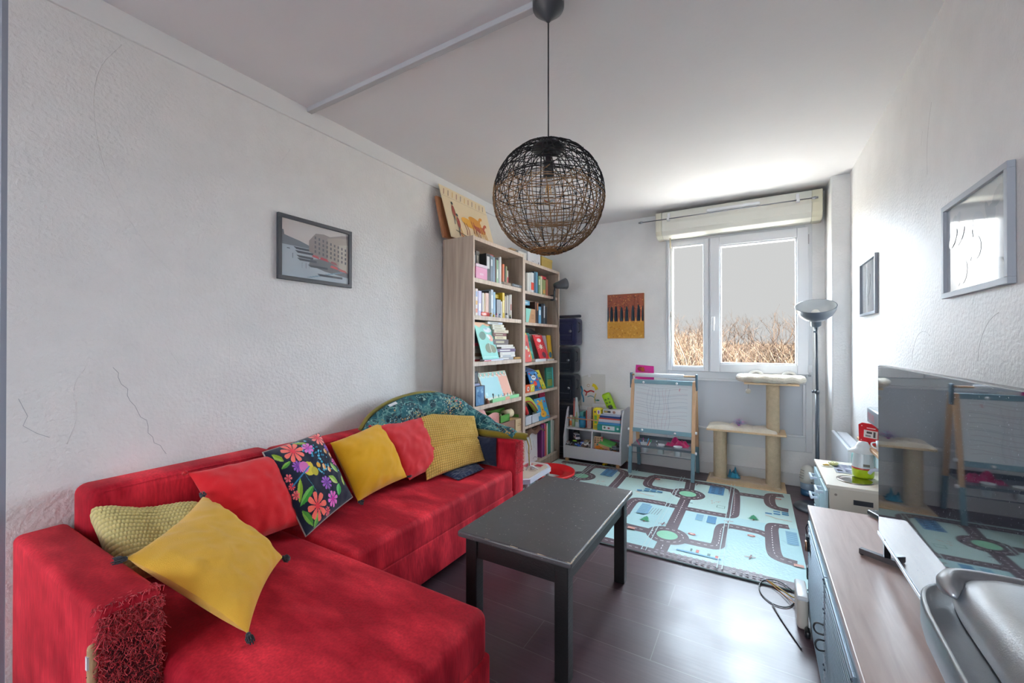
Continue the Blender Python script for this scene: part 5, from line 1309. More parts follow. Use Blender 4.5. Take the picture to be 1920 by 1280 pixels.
for k, (p_, c_) in enumerate(((926, '#3c4644'), (930.5, '#e2ddd0'), (936, '#4f8f84'), (941, '#e4dcc8'), (947, '#b4605a'), (952.5, '#6a9a86'), (958, '#c8b05a'), (964, '#e0dccc'))):
    a = MB(); y = yy(p_); a.cyl((FX-.012, y, SA[3]+.0285), (FX-.012, y, SA[3]+(.062 if k == 0 else .046)), .0075, c_, 10); a.sphere((FX-.012, y, SA[3]+(.062 if k == 0 else .047)), .0085, c_, 8, 6)
    build(a, 'peg', M_PLAST, None, '%s of the pegs in the pale green tray' % ('dark tallest', 'left cream', 'teal', 'cream middle', 'rust red', 'grey-green', 'mustard', 'rightmost cream')[k], 'peg', 'pegs in the pale green tray')
a = MB(); a.sphere((FX+.0, yy(914), SA[3]+.016), .015, '#8a5a48', 10, 7); a.sphere((FX+.0, yy(912.5), SA[3]+.036), .009, '#b06a50', 8, 6); build(a, 'toy_animal', M_PLAST, None, 'small brown toy animal beside the green tray', 'figurine')
# --- fifth shelf
a = MB()
def shirt(u, v): 
    y = yy(893)+(yy(941)-yy(893))*u; z = SA[4]+.27*(1-v)*(1-.35*u)+.02*math.sin(u*9+v*6)
    return (FX-.02+.02*math.sin(u*7)+.01*v, y, max(SA[4]+.004, z))
a.grid(shirt, 30, 20, '#dba39c')
p = Plane(a, (FX+.012, 2.7, SA[4]+.10), (0, 1, 0), (0, 0, 1)); 
for k in range(3): p.line([(0+.02*k, .08), (.06+.02*k, .05), (.10+.02*k, .09)], .003, '#b96e6c')
build(a, 'pink_garment', M_CLOTH, None, 'folded salmon pink garment stuffed on the shelf above the sofa arm', 'cloth')
gb = thing('green_crate', 'green cardboard crate with a cream reel inside on the fifth shelf', 'crate', (FX-.07, 2.98, SA[4]+.1155))
a = MB(); y0, y1 = yy(938), yy(972); zc = SA[4]+.1165
a.box(FX-.15, FX, y0, y1, zc, zc+.004, '#a98a64'); a.box(FX-.004, FX, y0, yy(955), zc, zc+.062, '#4f8a3c'); a.box(FX-.15, FX-.146, y0, y1, zc, zc+.08, '#5c9440'); a.box(FX-.15, FX, y0, y0+.004, zc, zc+.08, '#4f8a3c'); a.box(FX-.15, FX, y1-.004, y1, zc, zc+.03, '#4f8a3c'); build(a, 'crate_body', M_PRINT, gb)
a = MB(); a.cyl((FX-.06, yy(955), zc+.046), (FX-.06, yy(968), zc+.046), .036, '#c9b898', 20); a.cyl((FX-.061, yy(954.5), zc+.046), (FX-.061, yy(968.5), zc+.046), .014, '#6e5f48', 12); build(a, 'reel', M_MATTE, gb)
a = MB(); a.box(FX-.16, FX-.002, yy(938), yy(965), SA[4]+.001, SA[4]+.112, '#8a6a5a'); p = Plane(a, (FX-.002, yy(938), SA[4]), (0, 1, 0), (0, 0, 1)); p.line([(.02, .03), (.03, .07), (.09, .075), (.10, .04)], .006, '#a83a34')
build(a, 'brown_box', M_PRINT, None, 'brown box with a red handle mark under the green crate', 'box', bevel=.002)
a = MB(); a.box(FX-.15, FX+.002, yy(966), yy(979), SA[4]+.001, SA[4]+.108, '#c4ad88'); p = Plane(a, (FX+.002, yy(966), SA[4]), (0, 1, 0), (0, 0, 1)); p.rect(.03, .09, .05, .055, '#8a7252'); p.rect(.04, .08, .064, .068, '#8a7252')
build(a, 'kraft_box', M_PRINT, None, 'small kraft cardboard box right of the brown box', 'box', bevel=.002)
a = MB(); a.box(FX+.003, FX+.075, yy(944), yy(977), SA[4]+.001, SA[4]+.062, '#2c5fa0') if False else a.box(FX-.10, FX+.052, 2.90, 3.13, SA[4]-.12, SA[4]-.055, '#2c5fa0')
p = Plane(a, (FX+.052, 2.90, SA[4]-.12), (0, 1, 0), (0, 0, 1)); p.poly([(.085, .012), (.185, .02), (.185, .062), (.085, .054)], '#c9303a'); p.poly([(.07, .012), (.083, .012), (.083, .054), (.07, .052)], '#e0c040'); p.line([(.10, .034), (.125, .042), (.15, .038), (.172, .045)], .010, '#e4dcd8')
build(a, 'board_game', M_PRINT, None, 'blue board game box with a red and yellow label low in the taller bookcase', 'game box', bevel=.002)
a = MB(); a.box(FX-.12, FX+.03, 2.56, 3.17, SA[5]+.0005, SA[4]-.121, '#c9b48e'); a.box(FX-.12, FX+.031, 2.56, 3.17, SA[5]+.08, SA[5]+.084, '#8d7a5a'); build(a, 'storage_box', M_PRINT, None, 'large cardboard storage box at the bottom of the taller bookcase', 'box', bevel=.002)

# --- lower bookcase, top shelf
H1 = 'books on the top shelf of the lower bookcase'; W_ = 'on the top shelf of the lower bookcase'
row([(985.5, 988, 33, '#8f8a80', 'grey book', {}), (988.3, 991.5, 34, WT, 'first white book', {}), (991.8, 995, 35, '#dddcd8', 'second white book'), (995.3, 1000.5, 36, '#d9dadc', 'white book with an orange-red block', dict(topband=(.12, .5, '#d9482e'))),
     (1001, 1004, 39, '#3c5a70', 'dark blue book'), (1004.3, 1007.8, 39, '#4f86a4', 'teal blue book'), (1009, 1012.5, 33, '#6f8f6c', 'green patterned book', dict(title=[(.5, .8, '#d6d8b4')])), (1012.8, 1016.2, 33, '#cfc9a4', 'cream patterned book'),
     (1016.8, 1022.5, 28, '#7f8c5a', 'moss green book with orange', dict(title=[(.1, .35, '#c08a3a')])), (1022.8, 1027, 30, '#9a5a44', 'rust book')], SB[0], H1, W_)
flatbook(FX-.14, FX-.02, yy(1017), yy(1027), SB[0]+.158, SB[0]+.19, '#b52433', 'red book lying on the upright ones, top shelf of the lower bookcase', H1)
# spot lamp clipped to the shelf
sp = thing('clip_spotlight', 'dark grey clip-on spotlight on the shelf edge of the lower bookcase', 'spotlight', (-1.75, 3.82, SB[0]))
a = MB(); a.box(-1.79, -1.75, 3.80, 3.835, SB[0]+.002, SB[0]+.012, '#34363a'); a.box(-1.79, -1.75, 3.80, 3.835, SB[0]-.045, SB[0]-.030, '#34363a'); a.box(-1.757, -1.748, 3.80, 3.835, SB[0]-.045, SB[0]+.06, '#34363a'); build(a, 'clamp', M_PLAST, sp, bevel=.002)
a = MB(); a.cyl((-1.752, 3.818, SB[0]+.05), (-1.74, 3.818, SB[0]+.095), .010, '#34363a'); a.sphere((-1.74, 3.818, SB[0]+.10), .017, '#34363a', 12, 8); build(a, 'joint', M_PLAST, sp)
D = Vector((.55, .75, .22)).normalized(); T = Matrix.Translation((-1.745, 3.82, SB[0]+.105)) @ D.to_track_quat('Z', 'Y').to_matrix().to_4x4()
a = MB(); a.lathe([(.001, -.01), (.025, -.008), (.032, .01), (.046, .08), (.058, .125), (.055, .126), (.043, .082), (.03, .02), (.001, .015)], 0, 0, '#4a4c51', 28, T); build(a, 'shade', M_PLAST, sp)
a = MB(); a.tube(smooth2([(-1.75, 3.83, SB[0]-.04), (-1.745, 3.86, SB[0]-.14), (-1.74, 3.90, SB[0]-.28), (-1.742, 3.94, SB[0]-.5), (-1.745, 3.935, SB[0]-.8)], 2), .0022, '#3a3b3e', 6); build(a, 'cable', M_PLAST, sp)
# second shelf
H2 = 'books on the second shelf of the lower bookcase'; W_ = 'on the second shelf of the lower bookcase'
row([(985.5, 989, 27, '#5c5258', 'small dark paperback', dict(x=X2)), (989.3, 992, 25, '#b8848c', 'small pink paperback', dict(x=X2)), (992.3, 995, 25, '#8e3a44', 'small maroon paperback', dict(x=X2)), (1002.5, 1006, 39, '#4a2f26', 'dark brown book'), (1006.3, 1009, 39, '#1f2026', 'black book', dict(title=[(.6, .95, '#c07a4a')])),
     (1009.5, 1014, 31, '#5f9cc4', 'sky blue book', dict(title=[(.5, .8, '#d8e8f0')])), (1014.3, 1018, 36, '#1c2430', 'black-blue book'), (1018.4, 1021.6, 37, '#3a4450', 'dark book with white lettering', dict(title=[(.3, .9, '#c4ccd4')])), (1021.9, 1025, 32, '#23262c', 'short black book')], SB[1], H2, W_)
flatbook(FX-.14, FX-.03, yy(985), yy(998), SB[1]+.163, SB[1]+.205, '#6fa9c4', 'light blue book lying on the small paperbacks', H2, title='#cfe0ea')
a = MB(); a.box(FX-.01, FX+.003, yy(984.8), yy(1002.5), SB[1]+.001, SB[1]+.128, '#b28a6a'); p = Plane(a, (FX+.003, yy(984.8), SB[1]+.001), (0, 1, 0), (0, 0, 1)); p.poly([(0, 0), (.05, 0), (.10, .127), (0, .127)], '#8fcabd')
for k in range(4): p.rect(.10, .16, .035+k*.012, .038+k*.012, '#7d5a40')
build(a, 'envelope', M_PAPER, None, 'brown and mint envelope standing on the second shelf of the lower bookcase', 'envelope')
# third shelf: picture books facing out
def vivid(pal, seed, n=9):
    def f(p, W, H):
        r_ = random.Random(seed)
        for k in range(n): p.disc(W*r_.uniform(.2, .8), H*r_.uniform(.12, .88), W*r_.uniform(.08, .2), r_.choice(pal), H*r_.uniform(.03, .09), n=12, rot=r_.uniform(0, 3))
    return f
PB = 'picture books facing out of the lower bookcase'; W3 = ', third shelf of the lower bookcase'
board('picture_book', 'salmon picture book at the left'+W3, 'book', yy(985.5), yy(998.5), -.03, .25, SB[2], '#d8605a', FX-.02, FX-.05, vivid(['#e0e4e2', '#c8d8d4', '#efd89a', '#b84850'], 3), .008, PB)
board('picture_book', 'narrow yellow picture book with dark squiggles'+W3, 'book', yy(994.5), yy(1003), -.09, .27, SB[2], '#dcb726', FX-.035, FX-.06, vivid(['#e8e4dc', '#3c3f4a', '#e8e4dc', '#6a6a78'], 5, 12), .01, PB)
board('picture_book', 'teal picture book behind the yellow one'+W3, 'book', yy(1001), yy(1009), -.07, .27, SB[2], '#3f9a94', FX-.05, FX-.075, vivid(['#6fbab0', '#2c7c78'], 6, 5), .01, PB)
def redb(p, W, H):
    p.disc(W*.5, H*.78, W*.22, '#e6d8d8', H*.08); p.disc(W*.5, H*.52, W*.14, '#e8e4e0', H*.09, rot=.4)
    for k in range(9): a_ = k*.7; p.line([(W*.5, H*.5), (W*(.5+.36*math.cos(a_)), H*(.5+.14*math.sin(a_)))], .004, '#ecdcc0')
    p.disc(W*.55, H*.18, W*.2, '#5e2c3c', H*.12); p.disc(W*.5, H*.95, W*.3, '#e8b8b4', H*.02)
board('picture_book', 'bright red picture book with a white star burst'+W3, 'book', yy(1012), yy(1028.5), -.10, .235, SB[2]+.018, '#cc2a34', FX-.004, FX-.04, redb, .008, PB)
board('picture_book', 'mauve picture book between red and yellow'+W3, 'book', yy(1024), yy(1033), -.05, .25, SB[2], '#a89aa4', FX-.03, FX-.05, None, .008, PB)
board('picture_book', 'yellow picture book with a blue drop at the right'+W3, 'book', yy(1031), yy(1037.5), -.01, .255, SB[2], '#dba92a', FX-.02, FX-.04, lambda p, W, H: (p.disc(W*.5, H*.22, W*.4, '#2c6a8c', H*.12)), .008, PB)
for p0, p1, c_, d_ in ((1001, 1021, '#d9dde0', 'long white carton'), (1023.5, 1036.5, '#dcdcda', 'shorter white carton')):
    a = MB(); a.box(FX-.03, FX+.014, yy(p0), yy(p1), SB[2]+.0008, SB[2]+.026 if p0 < 1010 else SB[2]+.019, c_); build(a, 'white_carton', M_PRINT, None, d_+' at the front edge of the third shelf, lower bookcase', 'box', bevel=.0015)
a = MB(); a.grid(lambda u, v: (FX-.20+.15*v, yy(986)+.42*u, SB[2]+.285+.02*math.sin(u*5)+.012*math.sin(v*7+u*3)), 20, 8, '#8a8c8c'); a.box(FX-.2, FX-.07, yy(988), yy(1020), SB[2]+.001, SB[2]+.262, '#c4c0b8'); build(a, 'stacked_magazines', M_PAPER, None, 'grey papers piled behind the picture books in the lower bookcase', 'papers')
# fourth shelf
W4 = ', fourth shelf of the lower bookcase'
def panda(p, W, H):
    p.disc(W*.5, H*.68, W*.24, '#e8e8e6', H*.13); p.disc(W*.30, H*.82, W*.09, '#20242c', H*.05); p.disc(W*.70, H*.82, W*.09, '#20242c', H*.05); p.disc(W*.42, H*.69, W*.06, '#20242c', H*.035); p.disc(W*.58, H*.69, W*.06, '#20242c', H*.035)
    p.disc(W*.5, H*.38, W*.18, '#d8402c', H*.13); p.rect(W*.38, W*.46, H*.08, H*.28, '#20242c'); p.rect(W*.54, W*.62, H*.08, H*.28, '#20242c')
    for x, y, c_ in ((.15, .9, '#d23a4a'), (.82, .55, '#d23a4a'), (.14, .5, '#e0b82c'), (.86, .9, '#6ab0d8'), (.12, .12, '#e0b82c'), (.86, .12, '#d8402c'), (.2, .3, '#4f9ad0')): p.disc(W*x, H*y, W*.09, c_, H*.05)
board('puzzle_board', 'blue board with a little bear standing up'+W4, 'puzzle', yy(998), yy(1014.5), -.06, .185, SB[3], '#2f78b8', FX-.005, FX-.035, panda, .008)
board('puzzle_board', 'yellow-green narrow board beside the bear board'+W4, 'puzzle', yy(1018.5), yy(1025.5), -.12, .19, SB[3], '#c9b82c', FX-.02, FX-.045, vivid(['#d84a3a', '#4a9a5a', '#2f5a8c', '#e0d060'], 8, 9), .01)
board('picture_book', 'teal illustrated book with a turquoise edge'+W4, 'book', yy(1025), yy(1037.5), 0, .205, SB[3], '#2f7a6c', FX-.02, FX-.03, lambda p, W, H: ([p.rect(W*.12, W*.75, H*(.5+.08*k), H*(.53+.08*k), '#5aa08c') for k in range(4)], p.rect(W*.1, W*.78, H*.1, H*.42, '#8c8a3c'), p.rect(W*.85, W, 0, H, '#4fbfcc')), .02)
a = MB(); a.box(FX-.05, FX+.004, yy(984.5), yy(1001.5), SB[3]+.001, SB[3]+.072, '#c8502c'); p = Plane(a, (FX+.004, yy(984.5), SB[3]), (0, 1, 0), (0, 0, 1)); p.rect(.09, .168, .003, .07, '#c9c23c'); p.disc(.045, .036, .022, '#e6dcd8'); p.disc(.045, .036, .010, '#6a3a5a'); p.line([(.11, .02), (.12, .05), (.15, .055)], .006, '#e6e4d8')
build(a, 'puzzle_box', M_PRINT, None, 'orange and lime puzzle box at the left'+W4, 'puzzle box', bevel=.002)
a = MB(); a.grid(lambda u, v: (FX-.10+.08*math.sin(PI*v), yy(985)+.30*u, SB[3]+.14+.10*math.sin(PI*(.25+.65*u))*(.3+.7*v)-.0*u), 20, 10, '#23406e'); a.rbox(FX-.14, FX-.06, yy(986), yy(1010), SB[3]+.001, SB[3]+.15, '#2a2c34', .02, 3); build(a, 'navy_bag', M_CLOTH, None, 'navy blue cloth bag stuffed behind the boards'+W4, 'bag')
# fifth shelf
W5 = ', fifth shelf of the lower bookcase'
def bin_(y0, y1, lab):
    t = thing('storage_bin', lab, 'storage bin', (FX-.05, (y0+y1)/2, SB[4]+.001), 'white bins in the lower bookcase')
    a = MB(); z = SB[4]+.001
    for (a0, a1, b0, b1) in ((FX-.12, FX, y0, y1),):
        a.box(a0, a1, b0, b1, z, z+.003, '#ccd2da'); a.box(a1-.003, a1, b0, b1, z, z+.078, '#ccd2da'); a.box(a0, a0+.003, b0, b1, z, z+.078, '#ccd2da'); a.box(a0, a1, b0, b0+.003, z, z+.078, '#ccd2da'); a.box(a0, a1, b1-.003, b1, z, z+.078, '#ccd2da')
    build(a, 'body', M_PLAST, t)
    a = MB(); a.rbox(a1-.001, FX+.006, y0-.002, y1+.002, z+.074, z+.083, '#d9dee4', .003, 2); build(a, 'rim', M_PLAST, t)
bin_(yy(985), yy(996), 'white plastic bin at the left of the fifth shelf, lower bookcase'); bin_(yy(997), yy(1012), 'white plastic bin right of the other, fifth shelf, lower bookcase')
a = MB(); a.tube(smooth2([(FX-.05, yy(985), SB[4]+.19), (FX-.03, yy(989), SB[4]+.15), (FX-.03, yy(992), SB[4]+.10)], 2), .024, '#c92a2e', 12); build(a, 'red_toy', M_PLAST, None, 'bright red curved toy sticking out of the left white bin', 'toy')
a = MB(); a.tube(smooth2([(FX-.06, yy(986), SB[4]+.22), (FX-.035, yy(994), SB[4]+.235), (FX-.03, yy(1001), SB[4]+.19), (FX-.03, yy(1008), SB[4]+.12), (FX-.05, yy(1013), SB[4]+.10)], 2), .028, '#b4bf3c', 12)
a.tube(smooth2([(FX-.035, yy(986), SB[4]+.205), (FX-.012, yy(994), SB[4]+.22), (FX-.004, yy(1001), SB[4]+.175), (FX-.004, yy(1008), SB[4]+.105)], 2), .006, '#b8343c', 6)
build(a, 'soft_snake_toy', M_CLOTH, None, 'lime green soft toy with a red edge above the white bins', 'soft toy')
def giraffe(p, W, H):
    p.disc(W*.45, H*.75, W*.2, '#e2a92c', H*.1); p.disc(W*.3, H*.88, W*.1, '#e2a92c', H*.04); p.disc(W*.62, H*.87, W*.08, '#e2a92c', H*.04); p.rect(W*.36, W*.62, H*.15, H*.7, '#e0b03a'); p.disc(W*.5, H*.25, W*.26, '#dba02c', H*.15)
    for x, y, c_ in ((.85, .8, '#d23a4a'), (.15, .5, '#4fb0d8'), (.85, .45, '#9ac84a'), (.15, .15, '#2f9ac8'), (.82, .12, '#d8743a'), (.5, .45, '#b06a24'), (.45, .25, '#b06a24'), (.2, .75, '#e06a4a')): p.disc(W*x, H*y, W*.07, c_, H*.04)
board('puzzle_board', 'light blue board with a yellow giraffe'+W5, 'puzzle', yy(1010.5), yy(1030), -.07, .215, SB[4], '#3f96c4', FX-.002, FX-.03, giraffe, .008)
board('picture_book', 'crimson ring-bound book behind the giraffe board'+W5, 'book', yy(1020), yy(1030.5), -.02, .265, SB[4], '#b3224a', FX-.05, FX-.06, lambda p, W, H: [p.rect(W*.86, W*.92, H*(.05+.09*k), H*(.08+.09*k), '#d8a8b4') for k in range(10)], .012)
board('picture_book', 'dark teal book leaning behind the soft toy'+W5, 'book', yy(1005), yy(1018), 0, .26, SB[4], '#3c5a58', FX-.09, FX-.10, None, .012)
# bottom shelf
H6 = 'tall books on the bottom shelf of the lower bookcase'
row([(1015, 1017.5, 60, '#8a4a8c', 'purple tall book', {}), (1017.8, 1019.6, 58, '#5a3a78', 'violet tall book'), (1020, 1022.4, 60, '#c84a7c', 'pink tall book'), (1022.8, 1024.2, 55, '#e08a3c', 'slim orange book'), (1024.5, 1026.6, 58, '#d8d8d8', 'white tall book'), (1027, 1029.4, 62, '#2f8a6a', 'green tall book'),
     (1029.8, 1031.6, 60, '#4a9a8c', 'sea green tall book'), (1032, 1035.4, 61, '#c9ccc4', 'pale grey tall book'), (1035.8, 1038, 58, '#b4b8b0', 'last grey tall book at the right')], SB[5], H6, 'on the bottom shelf of the lower bookcase')
pb = thing('paper_bag', 'white paper carrier bag with drawn lines at the foot of the bookcase', 'bag', (FX+.04, 3.38, .001))
a = MB(); y0, y1 = 3.27, 3.53
a.add([(FX-.06, y0, .092), (FX+.0, y0, .092), (FX+.0, y1, .092), (FX-.06, y1, .092), (FX-.05, y0+.0, .37), (FX-.004, y0+.0, .37), (FX-.004, y1-.0, .37), (FX-.05, y1, .37)], [(0, 3, 2, 1), (0, 1, 5, 4), (1, 2, 6, 5), (2, 3, 7, 6), (3, 0, 4, 7)], '#cfd0d2')
p = Plane(a, (FX+.001, y0, .092), (0, 1, 0), Vector((-.004, 0, .278)).normalized(), .001); p.line(smooth2([(.03, .22), (.05, .12), (.11, .08), (.14, .16)], 2), .004, '#6a7078'); p.line([(.16, .03), (.20, .045), (.24, .03)], .004, '#6a7078'); p.line([(.17, .20), (.19, .13)], .004, '#8a8e94')
build(a, 'bag_body', M_PAPER, pb); pb.location.z = .0915; ORI[pb.name] = (pb.location.x, pb.location.y, .0915)
for o in pb.children: 
    for v in o.data.vertices: v.co.z -= .0905
a = MB(); a.tube([(FX+.0, 3.36, .365), (FX+.008, 3.37, .30), (FX+.01, 3.39, .22)], .003, '#b79a5c', 6); build(a, 'handle', M_CLOTH, pb)
a = MB()
a.grid(lambda u, v: (FX-.13+.15*v, 3.30+.36*u, .392+.035*math.sin(PI*v)*(1-.3*u)+.014*math.sin(u*13+v*5)-.03*v*v), 26, 12, '#5c4030'); a.rbox(FX-.12, FX-.01, 3.31, 3.64, .377, .40, '#4c3428', .01, 3)
build(a, 'leather_satchel', attr_mat('leather', .4, bump=.2, bscale=60), None, 'crumpled brown leather satchel lying over the paper bag', 'bag')

# --- on top of the bookcases
def horses(p, W, H):
    """a plain decorative panel: loose ochre and rust shapes on cream"""
    r_ = random.Random(12)
    p.rect(.01, W-.01, H*.80, H*.803, '#6b5a48')
    for k in range(11): p.line([(W*(.05+.085*k), H*.83), (W*(.05+.085*k+.03), H*.95)], .006, ('#8a3c30', '#3c4a4c', '#c8963c')[k % 3])
    for cx, cy, c_ in ((.45, .42, '#cf9a3c'), (.70, .38, '#a04a34'), (.62, .50, '#c88a34')):
        p.disc(W*cx, H*cy, .085, c_, .035, rot=-.15)
        p.line(smooth2([(W*cx+.05, H*cy), (W*cx+.09, H*cy+.05), (W*cx+.115, H*cy+.045)], 1), .024, c_)
        for dx in (-.06, -.03, .045, .07): p.line([(W*cx+dx, H*cy-.01), (W*cx+dx+.02, H*cy-.07), (W*cx+dx+.01, H*cy-.11)], .009, ('#7c3a2c', '#cf9a3c')[int(dx > 0)])
    for cx, cy in ((.17, .55), (.22, .34)):
        p.disc(W*cx, H*cy, .018, '#8a3c30', .045); p.disc(W*cx, H*cy+.06, .012, '#3c4a4c')
        p.line([(W*cx-.005, H*cy-.04), (W*cx-.02, H*cy-.11)], .010, '#4a5a5c'); p.line([(W*cx+.01, H*cy-.04), (W*cx+.03, H*cy-.11)], .010, '#c8963c')
    p.line([(W*.12, H*.16), (W*.35, H*.10), (W*.5, H*.06)], .007, '#4a4638'); p.line([(W*.2, H*.15), (W*.27, .01)], .014, '#b06a44')
Pt = MB(); O = Vector((-1.945, 2.415, 1.9885)); U = Vector((0, 1, 0)); V = Vector((-.09, -.04, .395)); Hh = V.length; V.normalize(); N = U.cross(V).normalized()
Pt.prism([(0, 0), (.60, 0), (.60, Hh), (0, Hh)], O, U, V, N, 0, .006, '#e2cfae'); horses(Plane(Pt, O+N*.006, U, V, .0005), .60, Hh)
for v in range(len(Pt.v)): pass
ob = build(Pt, 'decorative_panel', M_PRINT, None, 'cream panel with ochre and rust painted figures leaning on top of the taller bookcase', 'art panel')
a = MB(); O2 = Vector((-1.985, 2.385, 1.9885)); V2 = Vector((-.045, -.035, .30)); H2_ = V2.length; V2.normalize(); a.prism([(0, 0), (.5, 0), (.5, H2_), (0, H2_)], O2, U, V2, U.cross(V2).normalized(), -.02, .0, '#a9714c')
build(a, 'cutting_board', M_WOOD, None, 'plain brown wooden board hidden behind the painted cream one', 'board')
bxw = thing('white_box', 'small white lidded box on top of the lower bookcase', 'box', (-1.87, 3.53, 1.947))
a = MB(); a.box(-1.98, -1.83, 3.40, 3.66, 1.9475, 2.065, '#dcdcde'); p = Plane(a, (-1.83, 3.40, 1.9475), (0, 1, 0), (0, 0, 1)); p.rect(.08, .12, .03, .034, '#8a8c90'); p.disc(.22, .03, .010, '#3c4048', .012); p.line([(.13, .045), (.16, .04)], .003, '#9a9ca0'); build(a, 'carton', M_PRINT, bxw, bevel=.002)
a = MB(); a.box(-1.983, -1.827, 3.397, 3.663, 2.066, 2.082, '#e4e4e4'); build(a, 'lid', M_PRINT, bxw, bevel=.002)
a = MB(); a.box(-1.96, -1.88, 3.18, 3.36, 2.036, 2.052, '#b0926a'); a.box(-1.99, -1.84, 3.235, 3.395, 1.9475, 2.035, '#c9c6c0'); build(a, 'grey_box', M_PRINT, None, 'grey box with a kraft strip left of the white box on the lower bookcase', 'box', bevel=.002)
gbx = thing('gold_box', 'gold cardboard box with a lid on top of the lower bookcase', 'box', (-1.87, 3.82, 1.947))
a = MB(); a.box(-1.95, -1.83, 3.685, 3.93, 1.9475, 2.05, '#b89c4c'); build(a, 'carton', M_PRINT, gbx, bevel=.002)
a = MB(); a.box(-1.953, -1.827, 3.682, 3.933, 2.035, 2.062, '#c4a95a'); build(a, 'lid', M_PRINT, gbx, bevel=.002)
a = MB(); a.rbox(-1.92, -1.87, 3.74, 3.90, 2.0635, 2.085, '#3c3c40', .006, 3); a.box(-1.92, -1.88, 3.75, 3.80, 2.083, 2.090, '#d0d0cc'); build(a, 'dark_case', M_PLAST, None, 'small dark case lying on the gold box', 'case')

# ================================================================= SUITCASES beside the bookcase
def suitcase(lab, z0, z1, col, y0=4.02, y1=4.22, x0=-1.95, x1=-1.605, handle=True):
    t = thing('suitcase', lab, 'suitcase', ((x0+x1)/2, (y0+y1)/2, z0), 'suitcases stacked behind the bookcase')
    a = MB(); a.rbox(x0, x1, y0, y1, z0+.012, z1, col, .035, 4); build(a, 'shell', M_CLOTH, t)
    a = MB(); a.rbox(x0+.03, x1-.04, y0-.012, y0+.01, z0+.05, z1-.05, vary(col, .25), .02, 3); a.box(x0+.04, x1-.05, y0-.014, y0-.011, z0+.12, z0+.124, '#50545c'); build(a, 'front_pocket', M_CLOTH, t)
    a = MB(); a.cyl((x1-.06, y0-.013, z1-.14), (x1-.06, y0-.016, z1-.14), .016, '#8e93a0', 16); build(a, 'badge', M_METAL, t)
    a = MB(); a.tube([(x1+.0, y0+.06, z1-.05), (x1+.018, y0+.06, z1-.06), (x1+.018, y0+.06, z1-.14), (x1, y0+.06, z1-.15)], .007, '#23252c', 8); build(a, 'side_handle', M_PLAST, t)
    return t
s1 = suitcase('navy cabin suitcase, topmost of the stack behind the bookcase', 1.165, 1.465, '#26294a', x1=-1.60)
a = MB(); a.rbox(-1.90, -1.56, 4.04, 4.075, 1.467, 1.495, '#2c2e3a', .012, 3); build(a, 'telescopic_handle', M_PLAST, s1)
suitcase('black suitcase with a blue tint, second from the top behind the bookcase', .875, 1.163, '#1f242e', x1=-1.625); suitcase('dark soft suitcase, third from the top behind the bookcase', .56, .873, '#1b1f29', x1=-1.62); suitcase('dark blue-grey suitcase at the bottom of the stack behind the bookcase', .001, .558, '#20242e', x1=-1.63)
# ================================================================= WHITE TOY SHELF
def tsx(px, Y):
    q = (px-960)/778.5; return Y*(q*.8617-.5074)/(q*.5074+.8617)
ts = thing('toy_shelf', 'low white toy shelf with two bins and a wooden rail by the back wall', 'toy shelf', (-1.40, 4.06, 0))
TW = '#c9cbd0'; tX0, tX1 = -1.695, -1.105
prof = [(3.905, .04), (3.905, .25), (3.985, .50), (4.02, .545), (4.215, .56), (4.215, .04)]
for x in (tX0, tX1-.016):
    a = MB(); a.prism(prof, (x, 0, 0), (0, 1, 0), (0, 0, 1), (1, 0, 0), 0, .016, TW); build(a, 'side_panel', M_PAINT, ts, bevel=.003)
def tbox(nm, *b, col=TW, par=None, mat=M_PAINT, bev=.002, lab=None):
    a = MB(); a.box(*b, col); o = build(a, nm, mat, par or ts, bevel=bev)
    if lab: o['label'] = lab
tbox('front_panel', tX0+.016, tX1-.016, 3.907, 3.921, .045, .168); tbox('bottom_panel', tX0+.016, tX1-.016, 3.921, 4.20, .055, .068); tbox('back_panel', tX0+.016, tX1-.016, 4.20, 4.212, .045, .50)
tbox('middle_shelf', tX0+.016, tX1-.016, 3.945, 4.20, .327, .343)
a = MB(); a.prism([(3.922, .068), (3.922, .17), (3.95, .327), (4.20, .327), (4.20, .068)], (-1.412, 0, 0), (0, 1, 0), (0, 0, 1), (1, 0, 0), 0, .014, TW); build(a, 'divider', M_PAINT, ts, bevel=.002)
a = MB(); a.cyl((tX0+.01, 3.975, .435), (tX1-.01, 3.975, .435), .006, '#c08f6c'); build(a, 'rail', M_WOOD, ts)
for x in (tX0+.02, tX1-.05):
    for y in (3.91, 4.17):
        a = MB(); a.box(x, x+.032, y, y+.032, .0115, .045, '#b98f66'); build(a, 'foot', M_WOOD, ts, bevel=.002)
ZS = .3435
def tb_(nm, lab, cat, x0, x1, y0, y1, z0, z1, col, grp=None, draw=None, mat=M_PRINT, bev=.0015):
    a = MB(); a.box(x0, x1, y0, y1, z0, z1, col)
    if draw: draw(Plane(a, (x0, y0, z0), (1, 0, 0), (0, 0, 1), .0006), x1-x0, z1-z0)
    return build(a, nm, mat, None, lab, cat, grp, bevel=bev)
GB = 'books on the toy shelf'
X = lambda p: tsx(p, 4.0)
tb_('book', 'slim white and orange book at the left end of the toy shelf', 'book', X(1068), X(1072), 4.0, 4.12, ZS, ZS+.115, '#dcdad2', GB, lambda p, W, H: p.rect(0, W, .01, .06, '#d87a3c'))
tb_('book', 'slim green-striped book second on the toy shelf', 'book', X(1073), X(1077), 4.0, 4.12, ZS, ZS+.10, '#8fae84', GB)
